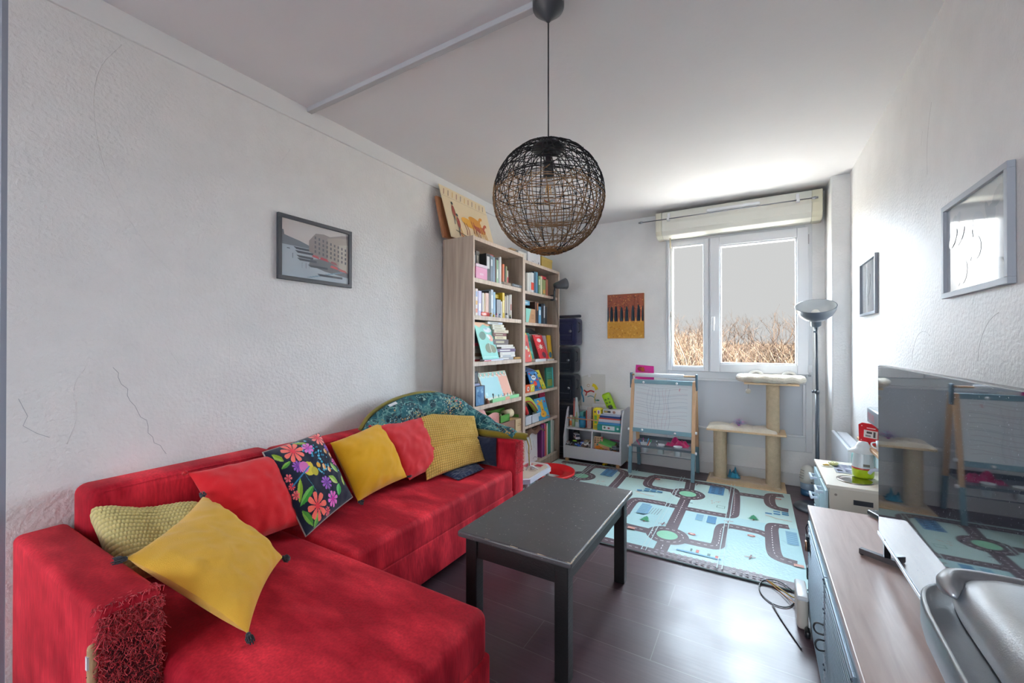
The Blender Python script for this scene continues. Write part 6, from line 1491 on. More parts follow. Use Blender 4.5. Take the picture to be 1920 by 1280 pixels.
a = MB(); xx = X(1075); a.add([(xx, 4.02, ZS), (xx+.075, 4.0, ZS), (xx+.02, 4.05, ZS+.295), (xx+.004, 4.05, ZS+.295), (xx, 4.035, ZS), (xx+.075, 4.015, ZS), (xx+.02, 4.065, ZS+.295), (xx+.004, 4.065, ZS+.295)], [(0, 1, 2, 3), (7, 6, 5, 4), (0, 4, 5, 1), (1, 5, 6, 2), (2, 6, 7, 3), (3, 7, 4, 0)], '#c8d8d8')
a.add([(xx+.015, 4.014, ZS+.05), (xx+.05, 4.006, ZS+.05), (xx+.03, 4.028, ZS+.15), (xx+.018, 4.03, ZS+.15)], [(0, 1, 2, 3)], '#a9b48c'); a.box(xx-.012, xx+.0, 4.03, 4.06, ZS, ZS+.29, '#b4605a')
build(a, 'picture_book', M_PRINT, None, 'tall pale picture book tapering upwards at the left of the toy shelf', 'book', GB)
tb_('book', 'teal book leaning behind the blue beaker on the toy shelf', 'book', X(1084), X(1091), 4.04, 4.12, ZS, ZS+.155, '#4f9a96', GB)
a = MB(); cx = X(1091); a.lathe([(.001, ZS), (.034, ZS), (.037, ZS+.11), (.033, ZS+.11), (.031, ZS+.008), (.001, ZS+.008)], cx, 4.01, '#2a7fa6', 20); build(a, 'beaker', M_PLAST, None, 'blue plastic beaker on the toy shelf behind the wooden rail', 'beaker')
tb_('book', 'red-orange book right of the blue beaker', 'book', X(1097.2), X(1100), 4.02, 4.13, ZS, ZS+.175, '#b8402f', GB)
tb_('cereal_box', 'speckled pinkish-grey upright box in the middle of the toy shelf', 'box', X(1100.5), X(1108.5), 4.0, 4.08, ZS, ZS+.21, '#b9a8a4', None, lambda p, W, H: [p.disc(W*((k*37) % 10+.5)/10, H*((k*53) % 17+.5)/17, .0022, ('#9a5a6a', '#6a8a7c', '#d8d0c8')[k % 3], n=6) for k in range(70)])
tb_('book', 'dark grey narrow book right of the speckled box', 'book', X(1109.5), X(1112.5), 4.02, 4.12, ZS, ZS+.125, '#5a5c66', GB)
yc = thing('yellow_carton', 'yellow carton with green print and a white label on the toy shelf', 'carton', (X(1121), 4.0, ZS))
a = MB(); x0, x1 = X(1113), X(1128.5); a.box(x0, x1, 3.98, 4.06, ZS, ZS+.205, '#d8c21f'); p = Plane(a, (x0, 3.98, ZS), (1, 0, 0), (0, 0, 1), .0006); p.rect(.015, .04, .06, .14, '#6aa83a'); p.rect(.045, .075, .155, .195, '#e6e2e0'); p.rect(.052, .066, .16, .19, '#7a4a8a'); p.disc(.022, .175, .009, '#5a3a5c'); p.rect(.01, .06, .01, .045, '#9aa03a'); build(a, 'box_body', M_PRINT, yc, bevel=.003)
a = MB(); a.rbox(x0+.01, x1-.01, 3.985, 4.05, ZS+.20, ZS+.215, '#e0cc30', .005, 2); build(a, 'lid', M_PLAST, yc)
lg = thing('lime_toy_phone', 'lime green plastic toy handset standing tilted on the toy shelf', 'toy', (X(1138), 4.12, ZS))
T = Matrix.Translation((X(1138), 4.10, ZS+.245)) @ Matrix.Scale(1.25, 4) @ Matrix.Rotation(math.radians(-22), 4, 'Y') @ Matrix.Rotation(.12, 4, 'X')
a = MB(); a.rbox(-.036, .036, -.02, .02, -.07, .095, '#9ac81e', .018, 4, M=T); build(a, 'handset', M_PLAST, lg)
a = MB()
for i in range(2):
    for j in range(4): a.rbox(-.02+i*.024, -.006+i*.024, -.026, -.018, -.045+j*.028, -.03+j*.028, '#5f8a1c', .003, 1, M=T)
build(a, 'keypad', M_PLAST, lg)
a = MB(); a.rbox(X(1138)-.03, X(1138)+.035, 4.08, 4.14, ZS, ZS+.18, '#86b422', .014, 3); build(a, 'stand', M_PLAST, lg)
# stack at the right
GS = 'things stacked at the right of the toy shelf'
sx0, sx1 = X(1122.5), tX1-.018
zz = ZS
for (dz, c_, lb, o_) in ((.062, '#2f8f84', 'thick teal ring binder with a white label, lowest of the stack on the toy shelf', 0), (.022, '#3a86b8', 'blue folder above the teal binder', .006), (.028, '#c9c4cc', 'pale folder in the middle of the stack', .012), (.012, '#c04a3c', 'thin red folder of the stack on the toy shelf', .015), (.020, '#2a4a86', 'navy folder of the stack on the toy shelf', .02), (.014, '#b9c4d8', 'pale blue papers, topmost of the stack on the toy shelf', .028)):
    a = MB(); M_ = Matrix.Translation((0, 0, 0)); a.box(sx0+o_, sx1-.002-o_*.3, 3.955+o_*.6, 4.18, zz, zz+dz, c_)
    if dz > .05:
        p = Plane(a, (sx0, 3.955, zz), (1, 0, 0), (0, 0, 1), .0006); W = sx1-sx0; p.rect(W*.22, W*.75, .012, .052, '#cfd8dc'); p.disc(W*.32, .034, .011, '#3a7a5c'); p.disc(W*.5, .032, .012, '#8a3a44', .008); p.disc(W*.88, .033, .011, '#cfe0dc')
    build(a, 'folder', M_PRINT, None, lb, 'folder', GS, bevel=.0015); zz += dz+.0006
rdo = thing('toy_radio', 'white toy cash register with a small display on top of the folder stack', 'toy', (sx0+.1, 4.05, zz))
a = MB(); a.rbox(sx0+.045, sx1-.004, 3.985, 4.10, zz, zz+.045, '#d4d4d4', .008, 3); build(a, 'case', M_PLAST, rdo)
a = MB(); a.box(sx0+.06, sx0+.125, 3.9835, 3.9855, zz+.014, zz+.034, '#3c3a38'); a.box(sx0+.063, sx0+.095, 3.983, 3.9836, zz+.018, zz+.03, '#b8a85c'); build(a, 'display', M_PLAST, rdo)
a = MB(); a.cyl((sx0+.16, 3.9855, zz+.023), (sx0+.16, 3.982, zz+.023), .014, '#b08c7c', 18); build(a, 'speaker_dial', M_PLAST, rdo)
a = MB(); a.sphere((sx0+.105, 4.04, zz+.065), .020, '#33373a', 14, 9, (1.15, 1, .9)); a.cyl((sx0+.105, 4.04, zz+.0455), (sx0+.105, 4.04, zz+.055), .015, '#2b2d30'); build(a, 'black_toy', M_PLAST, None, 'round black toy sitting on the white toy cash register', 'toy')
a = MB(); a.tube(smooth2([(X(1090), 3.965, ZS+.004), (X(1097), 3.96, ZS+.004), (X(1103), 3.965, ZS+.006), (X(1108), 3.962, ZS+.004)], 2), .0035, '#8a7458', 6); build(a, 'cord', M_MATTE, None, 'loose beige and dark cord on the front edge of the toy shelf', 'cord')

def toy_car(lab, x, y, z, L, col, rot=0, cat='toy car', H=.6, W=.5, roof='#2b3440', wheel='#1f2022', tall=False, group=None, wcol='#8a8a8c'):
    t = thing('toy_car', lab, cat, (x, y, z), group)
    T = Matrix.Translation((x, y, z)) @ Matrix.Rotation(rot, 4, 'Z'); w_ = L*W/2; r = L*.13
    a = MB(); a.rbox(-L/2, L/2, -w_, w_, r*.8, r*.8+L*.22, col, L*.05, 2, M=T)
    if tall: a.rbox(-L*.5, L*.38, -w_*.98, w_*.98, L*.2, L*.62, col, L*.05, 2, M=T)
    else: a.rbox(-L*.28, L*.22, -w_*.85, w_*.85, L*.24, L*.45, col, L*.05, 2, M=T)
    build(a, 'body', M_PLAST, t)
    a = MB()
    if tall: a.box(-L*.4, L*.30, -w_-.001, w_+.001, L*.38, L*.55, roof, T); a.box(L*.375, L*.385, -w_*.8, w_*.8, L*.36, L*.55, roof, T)
    else: a.box(-L*.22, L*.16, -w_*.87, w_*.87, L*.30, L*.41, roof, T)
    build(a, 'window_strip', M_PLAST, t)
    for sx_ in (-.3, .3):
        for sy in (-1, 1):
            a = MB(); p0 = T @ Vector((sx_*L, sy*w_*.8, r)); p1 = T @ Vector((sx_*L, sy*(w_+L*.03), r)); a.cyl(p0, p1, r, wheel, 14); p2 = T @ Vector((sx_*L, sy*(w_+L*.035), r)); a.cyl(p1, p2, r*.5, wcol, 10); build(a, 'wheel', M_PLAST, t)
    return t
GL = 'toys in the left bin'; zb = .069
rt = random.Random(31)
BN = lambda p: tsx(p, 3.99)
toy_car('white toy police van standing on the heap in the left bin', BN(1079), 4.02, 0.211, .10, '#d5d9de', -.9, tall=True, roof='#2b3550', group=GL)
toy_car('red toy truck behind the white van in the left bin', BN(1068), 4.10, 0.196, .09, '#b8242a', .3, tall=True, group=GL)
toy_car('black toy monster truck with lime marks in the left bin', BN(1081), 3.965, 0.176, .11, '#1f231f', .1, roof='#8ac83a', group=GL)
toy_car('bright blue toy car in the left bin, right of the black truck', BN(1092), 3.975, 0.171, .085, '#1f4fc0', .5, roof='#bcd0e8', group=GL)
toy_car('white toy racing car lying low at the right of the left bin', BN(1101), 3.965, 0.171, .085, '#d6d8d8', -.2, roof='#5a6470', group=GL)
toy_car('silver toy car at the left front of the left bin', BN(1069), 3.955, 0.166, .075, '#b9b4b0', -.4, roof='#7a3a34', group=GL)
toy_car('cobalt blue toy car lying in front of the black truck, left bin', BN(1085), 3.945, 0.161, .07, '#2a5cc8', 2.6, roof='#dfe6ee', group=GL)
toy_car('cream toy car near the divider in the left bin', BN(1099), 4.03, 0.186, .08, '#c8bca4', 1.1, roof='#6e5a44', group=GL)
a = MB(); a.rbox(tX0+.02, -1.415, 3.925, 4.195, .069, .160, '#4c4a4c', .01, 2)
for k in range(60):
    c_ = rt.choice(['#c9c5bc', '#3a66b8', '#2a2c2e', '#8a6a50', '#b8c4d0', '#7a1f24', '#d0d4d8', '#4a7a4a'])
    x = rt.uniform(tX0+.035, -1.43); y = rt.uniform(3.935, 4.15); s_ = rt.uniform(.008, .016)
    T = Matrix.Translation((x, y, .162+s_*.5)) @ Matrix.Rotation(rt.uniform(0, 3), 4, 'Z') @ Matrix.Rotation(rt.uniform(-.5, .5), 4, 'X'); a.rbox(-s_*1.6, s_*1.6, -s_, s_, -s_*.6, s_*.6, c_, s_*.25, 1, M=T)
build(a, 'small_toy_pieces', M_PLAST, None, 'jumble of small toy bits filling the left bin of the toy shelf', 'toy pieces', kind='stuff')
# right bin
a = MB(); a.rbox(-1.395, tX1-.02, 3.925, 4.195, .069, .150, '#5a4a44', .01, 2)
for k in range(40):
    c_ = rt.choice(['#c8963c', '#b8a48a', '#7a3a5a', '#2a2c2e', '#d07a2c', '#6a7078', '#a04a6a'])
    x = rt.uniform(-1.38, tX1-.035); y = rt.uniform(3.935, 4.15); s_ = rt.uniform(.009, .017)
    T = Matrix.Translation((x, y, .152+s_*.5)) @ Matrix.Rotation(rt.uniform(0, 3), 4, 'Z'); a.rbox(-s_*1.5, s_*1.5, -s_, s_, -s_*.6, s_*.6, c_, s_*.3, 1, M=T)
build(a, 'small_toy_pieces', M_PLAST, None, 'jumble of small toy bits filling the right bin of the toy shelf', 'toy pieces', kind='stuff')
def animals(p, W, H):
    for k in range(9): p.disc(W*(.15+.3*(k % 3)), H*(.5+.17*(k//3)), .008, ('#3a3a34', '#8a6a44', '#4a7a5c')[k % 3], .006)
    p.disc(W*.6, H*.25, W*.3, '#2f8a74', H*.2); p.rect(W*.82, W, H*.8, H, '#b83c34')
a = MB(); U = Vector((.97, .12, 0)).normalized(); V = Vector((-.05, .3, 1)).normalized(); O = Vector((BN(1115.5), 3.955, .165)); N = U.cross(V).normalized()
a.prism([(0, 0), (.085, 0), (.085, .115), (0, .115)], O, U, V, N, -.03, 0, '#c9a07a'); animals(Plane(a, O, U, V, .001), .085, .115); build(a, 'wooden_puzzle', M_PRINT, None, 'wooden animal puzzle block standing in the right bin', 'puzzle')
T = Matrix.Translation((BN(1139), 3.99, .205)) @ Matrix.Rotation(-.25, 4, 'Z') @ Matrix.Rotation(.35, 4, 'X') @ Matrix.Rotation(.18, 4, 'Y')
a = MB(); a.box(-.075, .075, -.05, .05, -.022, .018, '#d0a87e', T); a.box(-.074, .074, -.049, .049, .018, .022, '#5fae5c', T); build(a, 'wooden_box', M_PRINT, None, 'wooden box with a green lid lying tilted in the right bin', 'box', bevel=.002)
T = Matrix.Translation((BN(1149), 4.06, .24)) @ Matrix.Rotation(-.3, 4, 'Z') @ Matrix.Rotation(.3, 4, 'X'); a = MB(); a.box(-.055, .055, -.004, .004, -.004, .004, '#a8447c', T); build(a, 'toy_stick', M_PLAST, None, 'thin purple-pink stick at the top right of the right bin', 'toy')
a = MB(); a.sphere((BN(1124), 3.945, .178), .026, '#d07a1c', 14, 8, (1.25, 1, .75)); a.sphere((BN(1129), 3.955, .174), .015, '#c8a02c', 10, 6); build(a, 'orange_toy', M_PLAST, None, 'orange rounded toy at the front of the right bin', 'toy')
toy_car('grey toy car with dark windows at the right of the right bin', BN(1154), 3.955, 0.166, .095, '#6a7078', .15, roof='#22364a')
# under the shelf
GU = 'toys under the toy shelf'
toy_car('small yellow toy car with grey wheels under the toy shelf', tsx(1134, 3.94), 3.95, .012, .055, '#d8b010', 1.2, group=GU, wcol='#5a5e66', roof='#b89010')
toy_car('dark olive toy car half hidden under the toy shelf at its right foot', tsx(1150, 3.97), 3.96, .012, .055, '#4a4428', .6, group=GU)
a = MB(); a.sphere((tsx(1116, 4.0), 4.0, .026), .014, '#8c7a1c', 10, 7, (1.3, 1, 1)); build(a, 'toy_block', M_PLAST, None, 'small olive yellow toy under the middle of the toy shelf', 'toy')

# ================================================================= TOYS ON THE FLOOR beside the sofa arm
t = thing('activity_table', 'low white and red toy table with little pieces beside the far sofa arm', 'toy table', (-1.60, 2.92, .012))
a = MB(); oct_ = [(-.12, -.20), (-.06, -.255), (.06, -.255), (.13, -.19), (.13, .17), (.07, .24), (-.07, .24), (-.12, .18)]
P0 = Vector((-1.585, 2.93, 0))
a.prism(oct_, P0+Vector((0, 0, .15)), (1, 0, 0), (0, 1, 0), (0, 0, 1), 0, .035, '#ced2e0'); a.prism([(x*.86, y*.9) for x, y in oct_], P0+Vector((0, 0, .15)), (1, 0, 0), (0, 1, 0), (0, 0, 1), .034, .037, '#cdbfae'); build(a, 'top', M_PLAST, t, bevel=.005)
a = MB(); p = Plane(a, P0+Vector((0, 0, .1875)), (1, 0, 0), (0, 1, 0), .0008); p.rect(-.08, -.03, .06, .17, '#c42840'); p.rect(.0, .06, .12, .18, '#c42840'); p.disc(-.04, -.05, .035, '#a08c78'); p.disc(.05, 0, .03, '#b8aa98')
a.cyl(P0+Vector((.03, .03, .188)), P0+Vector((.03, .03, .215)), .016, '#dcdee0'); a.cyl(P0+Vector((-.03, .10, .188)), P0+Vector((-.03, .10, .21)), .013, '#d8d8d8'); a.tube(smooth2([P0+Vector((.0, -.02, .19)), P0+Vector((.02, .0, .23)), P0+Vector((.07, .05, .19))], 2), .006, '#c9ccce', 8); build(a, 'play_pieces', M_PLAST, t)
for x, y in ((-.09, -.2), (.10, -.19), (-.09, .18), (.10, .17)):
    a = MB(); a.cyl(P0+Vector((x, y, .012)), P0+Vector((x, y, .15)), .014, '#a8acb4', r1=.017); build(a, 'leg', M_PLAST, t)
a = MB(); cx, cy = -1.575, 3.33
a.lathe([(.115, .013), (.125, .05), (.13, .066), (.205, .066), (.214, .082), (.222, .082), (.222, .066), (.21, .055), (.14, .050), (.12, .013)], cx, cy, '#e02028', 44); build(a, 'red_ring', M_PLAST, None, 'large bright red plastic ring lying on the play mat beside the bookcase', 'toy')
a = MB(); a.rbox(-1.43, -1.285, 2.60, 2.98, .001, .045, '#d0c6c2', .012, 3); p = Plane(a, (-1.43, 2.60, .045), (1, 0, 0), (0, 1, 0), .001); p.disc(.07, .27, .035, '#4a4240'); p.rect(.02, .12, .32, .345, '#c8303c'); build(a, 'white_toy', M_PLAST, None, 'pale toy box with a dark round hole lying on the floor by the coffee table', 'toy')
a = MB(); a.rbox(-1.50, -1.445, 2.47, 2.68, .001, .115, '#2f72bc', .02, 3); build(a, 'blue_toy', M_PLAST, None, 'blue plastic toy standing on the floor against the far sofa arm', 'toy')

# ================================================================= TELEVISION BOARD
def wood_top():
    m, n, l, b = nt('pinkish_wood'); tc = n.new('ShaderNodeTexCoord'); mp = n.new('ShaderNodeMapping'); mp.inputs['Scale'].default_value = (14, 1.2, 1); l.new(tc.outputs['Object'], mp.inputs['Vector'])
    t_ = n.new('ShaderNodeTexNoise'); t_.inputs['Scale'].default_value = 3; t_.inputs['Detail'].default_value = 7; t_.inputs['Distortion'].default_value = .6; l.new(mp.outputs['Vector'], t_.inputs['Vector'])
    cr_ = n.new('ShaderNodeValToRGB'); e = cr_.color_ramp.elements; e[0].position = .3; e[0].color = lin('#a3857c'); e[1].position = .7; e[1].color = lin('#bda39b'); l.new(t_.outputs['Fac'], cr_.inputs[0]); l.new(cr_.outputs[0], b.inputs['Base Color']); b.inputs['Roughness'].default_value = .34; b.inputs['IOR'].default_value = 2.1
    bu = n.new('ShaderNodeBump'); bu.inputs['Strength'].default_value = .1; bu.inputs['Distance'].default_value = .002; l.new(t_.outputs['Fac'], bu.inputs['Height']); l.new(bu.outputs[0], b.inputs['Normal']); return m
M_STEEL = attr_mat('blue_grey_steel', .38, metal=.75, bump=.05, bscale=60)
sbd = thing('television_board', 'low industrial sideboard with corrugated steel doors and a wooden top', 'sideboard', (.39, 1.55, 0))
sx, y0, y1 = .192, .90, 2.195
a = MB(); a.box(sx-.004, .588, y0, y1, .481, .503, '#9a766a'); build(a, 'top_board', wood_top(), sbd, bevel=.003)
ST = '#7f8f9c'
a = MB(); a.box(sx+.012, .585, y0+.01, y1-.01, .03, .481, ST); build(a, 'body', M_STEEL, sbd)
a = MB()
for ya, yb, za, zb_ in ((y0+.004, y1-.004, .452, .480), (y0+.004, y1-.004, .02, .05), (y1-.035, y1-.004, .05, .452), (y0+.004, y0+.03, .05, .452), (1.165, 1.195, .05, .452)): a.box(sx, sx+.014, ya, yb, za, zb_, '#93a2ae')
build(a, 'front_frame', M_STEEL, sbd, bevel=.0015)
for i, (ya, yb) in enumerate(((1.665, 2.155), (1.20, 1.658), (.935, 1.16))):
    a = MB()
    def cor(u, v): return (sx-.002-.006*math.sin(v*2*PI*22), ya+.016+(yb-ya-.032)*u, .068+(.436-.068)*v)
    a.grid(cor, 2, 22*10, '#8494a0'); d_ = build(a, 'door', M_STEEL, sbd)
    a = MB()
    for (b0, b1, c0, c1) in ((ya, ya+.018, .054, .449), (yb-.018, yb, .054, .449), (ya+.018, yb-.018, .054, .070), (ya+.018, yb-.018, .433, .449)): a.box(sx-.006, sx+.004, b0, b1, c0, c1, '#94a4b0')
    build(a, 'door_frame', M_STEEL, d_, bevel=.001)
    hy = ya+.012 if i == 0 else yb-.012
    a = MB(); s_ = 1 if i == 0 else -1; hz = .27 if i == 0 else .238
    a.tube(smooth2([(sx-.006, hy, hz+.016), (sx-.026, hy+.004*s_, hz+.018), (sx-.034, hy+.006*s_, hz), (sx-.026, hy+.004*s_, hz-.018), (sx-.006, hy, hz-.016)], 2), .0028, '#23262a', 8); build(a, 'handle', M_METAL if False else M_PLAST, d_)
    for z in (.07, .16, .34, .435):
        for y in (ya+.009, yb-.009):
            a = MB(); a.sphere((sx-.006, y, z), .0042, '#4b5662', 8, 5); build(a, 'rivet', M_STEEL, d_)
a = MB(); a.box(sx-.016, sx-.006, 2.10, 2.135, .34, .40, '#2c2f33'); a.rbox(sx-.022, sx-.012, 2.085, 2.11, .345, .385, '#b08a70', .004, 2); a.tube([(sx-.012, 2.118, .40), (sx-.016, 2.12, .43), (sx-.010, 2.125, .445)], .002, '#23262a', 6); build(a, 'latch', M_METAL, sbd)
for z in (.20, .06):
    a = MB(); a.box(sx-.010, sx-.002, 2.155, 2.18, z, z+.05, '#2c2f33'); build(a, 'hinge', M_METAL, sbd)
for x in (sx+.01, .56):
    for y in (y0+.01, y1-.035): a = MB(); a.box(x, x+.022, y, y+.022, 0, .03, '#3a4148'); build(a, 'foot', M_STEEL, sbd)

# television
def screen_mat():
    m, n, l, b = nt('television_screen'); b.inputs['Roughness'].default_value = .035; b.inputs['IOR'].default_value = 3.4
    tc = n.new('ShaderNodeTexCoord'); t_ = n.new('ShaderNodeTexNoise'); t_.inputs['Scale'].default_value = 330; t_.inputs['Detail'].default_value = 2; l.new(tc.outputs['Object'], t_.inputs['Vector'])
    g_ = n.new('ShaderNodeMapRange'); g_.inputs['From Min'].default_value = .68; g_.inputs['From Max'].default_value = .76; l.new(t_.outputs['Fac'], g_.inputs['Value'])
    mi = n.new('ShaderNodeMix'); mi.data_type = 'RGBA'; l.new(g_.outputs[0], mi.inputs[0]); mi.inputs[6].default_value = lin('#2c323e'); mi.inputs[7].default_value = lin('#9aa0aa'); l.new(mi.outputs[2], b.inputs['Base Color'])
    r_ = n.new('ShaderNodeMapRange'); r_.inputs['To Min'].default_value = .03; r_.inputs['To Max'].default_value = .5; l.new(g_.outputs[0], r_.inputs['Value']); l.new(r_.outputs[0], b.inputs['Roughness']); return m
tv = thing('television', 'large flat television with a dusty dark screen on the sideboard', 'television', (.35, 1.33, .504))
TX = .348; ty0, ty1, tz0, tz1 = .845, 1.808, .572, 1.128
a = MB(); a.box(TX+.002, TX+.022, ty0, ty1, tz0+.004, tz1, '#1c1d20'); a.rbox(TX+.02, TX+.055, ty0+.15, ty1-.15, tz0+.03, tz0+.30, '#1f2023', .01, 2); build(a, 'housing', M_PLAST, tv, bevel=.002)
a = MB(); a.box(TX, TX+.002, ty0+.002, ty1-.002, tz0+.008, tz1-.002, '#111215'); build(a, 'screen', screen_mat(), tv)
a = MB(); a.box(TX-.003, TX+.018, ty0, ty1, tz0-.004, tz0+.006, '#b8bdc4'); build(a, 'bottom_bezel', M_METAL, tv, bevel=.001)
for yc_ in (1.735, .93):
    a = MB(); M_ = Matrix.Translation((.355, yc_, 0)) @ Matrix.Rotation(math.radians(-33 if yc_ > 1 else 33), 4, 'Z')
    a.box(-.072, .075, -.009, .009, .5065, .524, '#6f7278', M_); a.box(-.070, -.060, -.009, .009, .504, .507, '#2a2b2e', M_); a.box(.06, .07, -.009, .009, .504, .507, '#2a2b2e', M_)
    a.box(.346, .362, yc_-.008, yc_+.008, .523, .58, '#34363a'); build(a, 'stand_foot', M_METAL, tv, bevel=.0015)
# remote
rm = thing('remote_control', 'black remote control lying at the far end of the sideboard', 'remote control', (.43, 2.15, .504))
T = Matrix.Translation((.435, 2.135, .504)) @ Matrix.Rotation(math.radians(-68), 4, 'Z')
a = MB(); a.rbox(-.075, .085, -.024, .024, .001, .020, '#26282c', .007, 3, M=T); build(a, 'body', M_PLAST, rm)
a = MB()
for i in range(7):
    for j in range(3): a.rbox(-.062+i*.018, -.05+i*.018, -.017+j*.013, -.008+j*.013, .019, .0225, '#8b9098', .002, 1, M=T)
build(a, 'buttons', M_PLAST, rm)

# ================================================================= BIN in the foreground
M_BRUSH = attr_mat('brushed_lid', .34, metal=.85, bump=.08, bscale=500, var=.03, vscale=90)
bn = thing('metal_bin', 'brushed grey metal bin with a rounded lid in the right foreground', 'bin', (.40, .72, 0))
BXa, BXb, BYa, BYb = .232, .575, .42, .968
def outline(n=64, off=0, bow=.022):
    pts = []; cx, cy = (BXa+BXb)/2, (BYa+BYb)/2; hx, hy = (BXb-BXa)/2-off, (BYb-BYa)/2-off
    for i in range(n):
        a_ = 2*PI*i/n; c_, s_ = math.cos(a_), math.sin(a_); e = .22
        x = math.copysign(abs(c_)**e, c_)*hx; y = math.copysign(abs(s_)**e, s_)*hy
        x += (-1 if x < 0 else 0)*bow*(1-(y/hy)**2)*min(1, abs(x)/hx*1.0)
        pts.append((cx+x, cy+y))
    return pts
def ring_loft(rings, col, cap=True):
    a = MB(); vs = []; n = len(rings[0][0]); fs = []
    for pts, z in rings:
        for i, p in enumerate(pts): vs.append((p[0], p[1], z(p) if callable(z) else z))
    for k in range(len(rings)-1):
        for i in range(n): fs.append((k*n+i, k*n+(i+1) % n, (k+1)*n+(i+1) % n, (k+1)*n+i))
    if cap: fs.append(tuple((len(rings)-1)*n+i for i in range(n)))
    a.add(vs, fs, col, True); return a
build(ring_loft([(outline(off=.035), 0.0), (outline(off=.03), .70), (outline(off=.026), .772)], '#8fa2b2'), 'body', M_BRUSH, bn)
build(ring_loft([(outline(off=.03), .752), (outline(off=.002), .748), (outline(off=0), .757), (outline(off=0), .794), (outline(off=.003), .800), (outline(off=.006), .798), (outline(off=.03), .794)], '#a7adb3'), 'rim', M_BRUSH, bn)
rings = []
for off, z in ((.030, .796), (.028, .803), (.030, .815), (.040, .832), (.056, .843), (.075, .848), (.10, .850), (.13, .850)):
    rings.append((outline(off=off, bow=.012), z))
build(ring_loft(rings, '#b4b9bf'), 'lid', M_BRUSH, bn)
a = MB(); a.box(.345, .50, .60, .862, .8505, .8525, '#6a6f76'); a.rbox(.338, .507, .592, .605, .850, .857, '#a2a7ad', .003, 2); a.rbox(.338, .507, .860, .873, .850, .857, '#a2a7ad', .003, 2); a.rbox(.338, .35, .60, .865, .850, .857, '#a2a7ad', .003, 2); build(a, 'lid_handle', M_BRUSH, bn)
lo = outline(off=.026, bow=.012); a = MB(); pts = [(p[0], p[1], .822+.022) for p in lo if p[1] > .86]
pts = sorted([p for p in pts], key=lambda p: math.atan2(p[1]-.72, p[0]-.40))
nn_ = len(pts); a.tube([(p[0], p[1], .824) for p in pts], [.016*min(1, .25+min(i, nn_-1-i)/3) for i in range(nn_)], '#c2c6cb', 10); build(a, 'rear_lip', M_BRUSH, bn)

# ================================================================= TOY KITCHEN
kt = thing('toy_kitchen', 'pale wooden toy kitchen with white drawer handles behind the sideboard', 'toy kitchen', (.45, 2.84, 0))
KX, KY0, KY1 = .305, 2.573, 3.10
KW = '#cfc6b6'
a = MB(); a.box(KX+.006, .583, KY0+.002, KY1-.002, .02, .484, KW); build(a, 'cabinet', M_PAINT, kt, bevel=.002)
a = MB(); a.box(KX-.006, .585, KY0, KY1, .484, .50, '#d9d0c2'); build(a, 'worktop', M_PAINT, kt, bevel=.002)
p_ = MB(); p = Plane(p_, (KX, KY0+.002, .0), (1, 0, 0), (0, 0, 1), .002); p.rect(.098, .172, .418, .442, '#3a3a3e'); build(p_, 'side_slot', M_PAINT, kt); p_ = MB(); Plane(p_, (KX, KY0+.002, .0), (1, 0, 0), (0, 0, 1), .002).disc(.03, .455, .006, '#8a7f72'); build(p_, 'screw_cap', M_PAINT, kt)
for i, (ya, yb, za, zb_) in enumerate(((2.60, 2.83, .25, .46), (2.85, 3.08, .36, .46), (2.85, 3.08, .25, .35), (2.60, 3.08, .05, .24))):
    a = MB(); a.box(KX-.008, KX+.004, ya, yb, za, zb_, '#b3cdd6'); d_ = build(a, 'drawer' if i else 'door', M_PAINT, kt, bevel=.002)
    a = MB(); ym = (ya+yb)/2; zm = zb_-.03
    for y in (ym-.045, ym+.035): a.box(KX-.034, KX-.008, y, y+.01, zm-.006, zm+.006, '#ccd8e6')
    a.box(KX-.040, KX-.030, ym-.048, ym+.048, zm-.008, zm+.008, '#d6e0ec'); build(a, 'handle', M_PLAST, d_, bevel=.0015)
a = MB(); a.lathe([(.072, .5015), (.075, .503), (.070, .504), (.060, .502), (.045, .5008), (.02, .5006), (.001, .5006)], .430, 2.715, '#b5aea6', 36); build(a, 'sink', attr_mat('mirror_steel', .12, metal=1), kt)
a = MB(); a.box(.372, .52, 2.83, 3.03, .5002, .502, '#9a9ea6'); p = Plane(a, (.372, 2.83, .502), (1, 0, 0), (0, 1, 0), .0008)
for i in range(4):
    for j in range(6): p.rect(.01+i*.034, .034+i*.034, .01+j*.031, .032+j*.031, '#7f84a0'); p.k = 1.3
for i in range(3): p.disc(.03+.04*i, .05+.05*i, .02, '#b5b8c4'); p.k = 2
build(a, 'hob', M_PRINT, kt)
a = MB(); a.box(.50, .585, KY0+.01, KY1-.01, .645, .66, '#c09a74'); build(a, 'upper_shelf', M_WOOD, kt, bevel=.002)
for y in (KY0+.01, KY1-.03): a = MB(); a.box(.555, .585, y, y+.02, .50, .645, '#b9cdd2'); build(a, 'shelf_support', M_PAINT, kt)
a = MB(); a.box(.575, .585, KY0+.01, KY1-.01, .50, .645, '#c4d4da'); build(a, 'splashback', M_PAINT, kt)
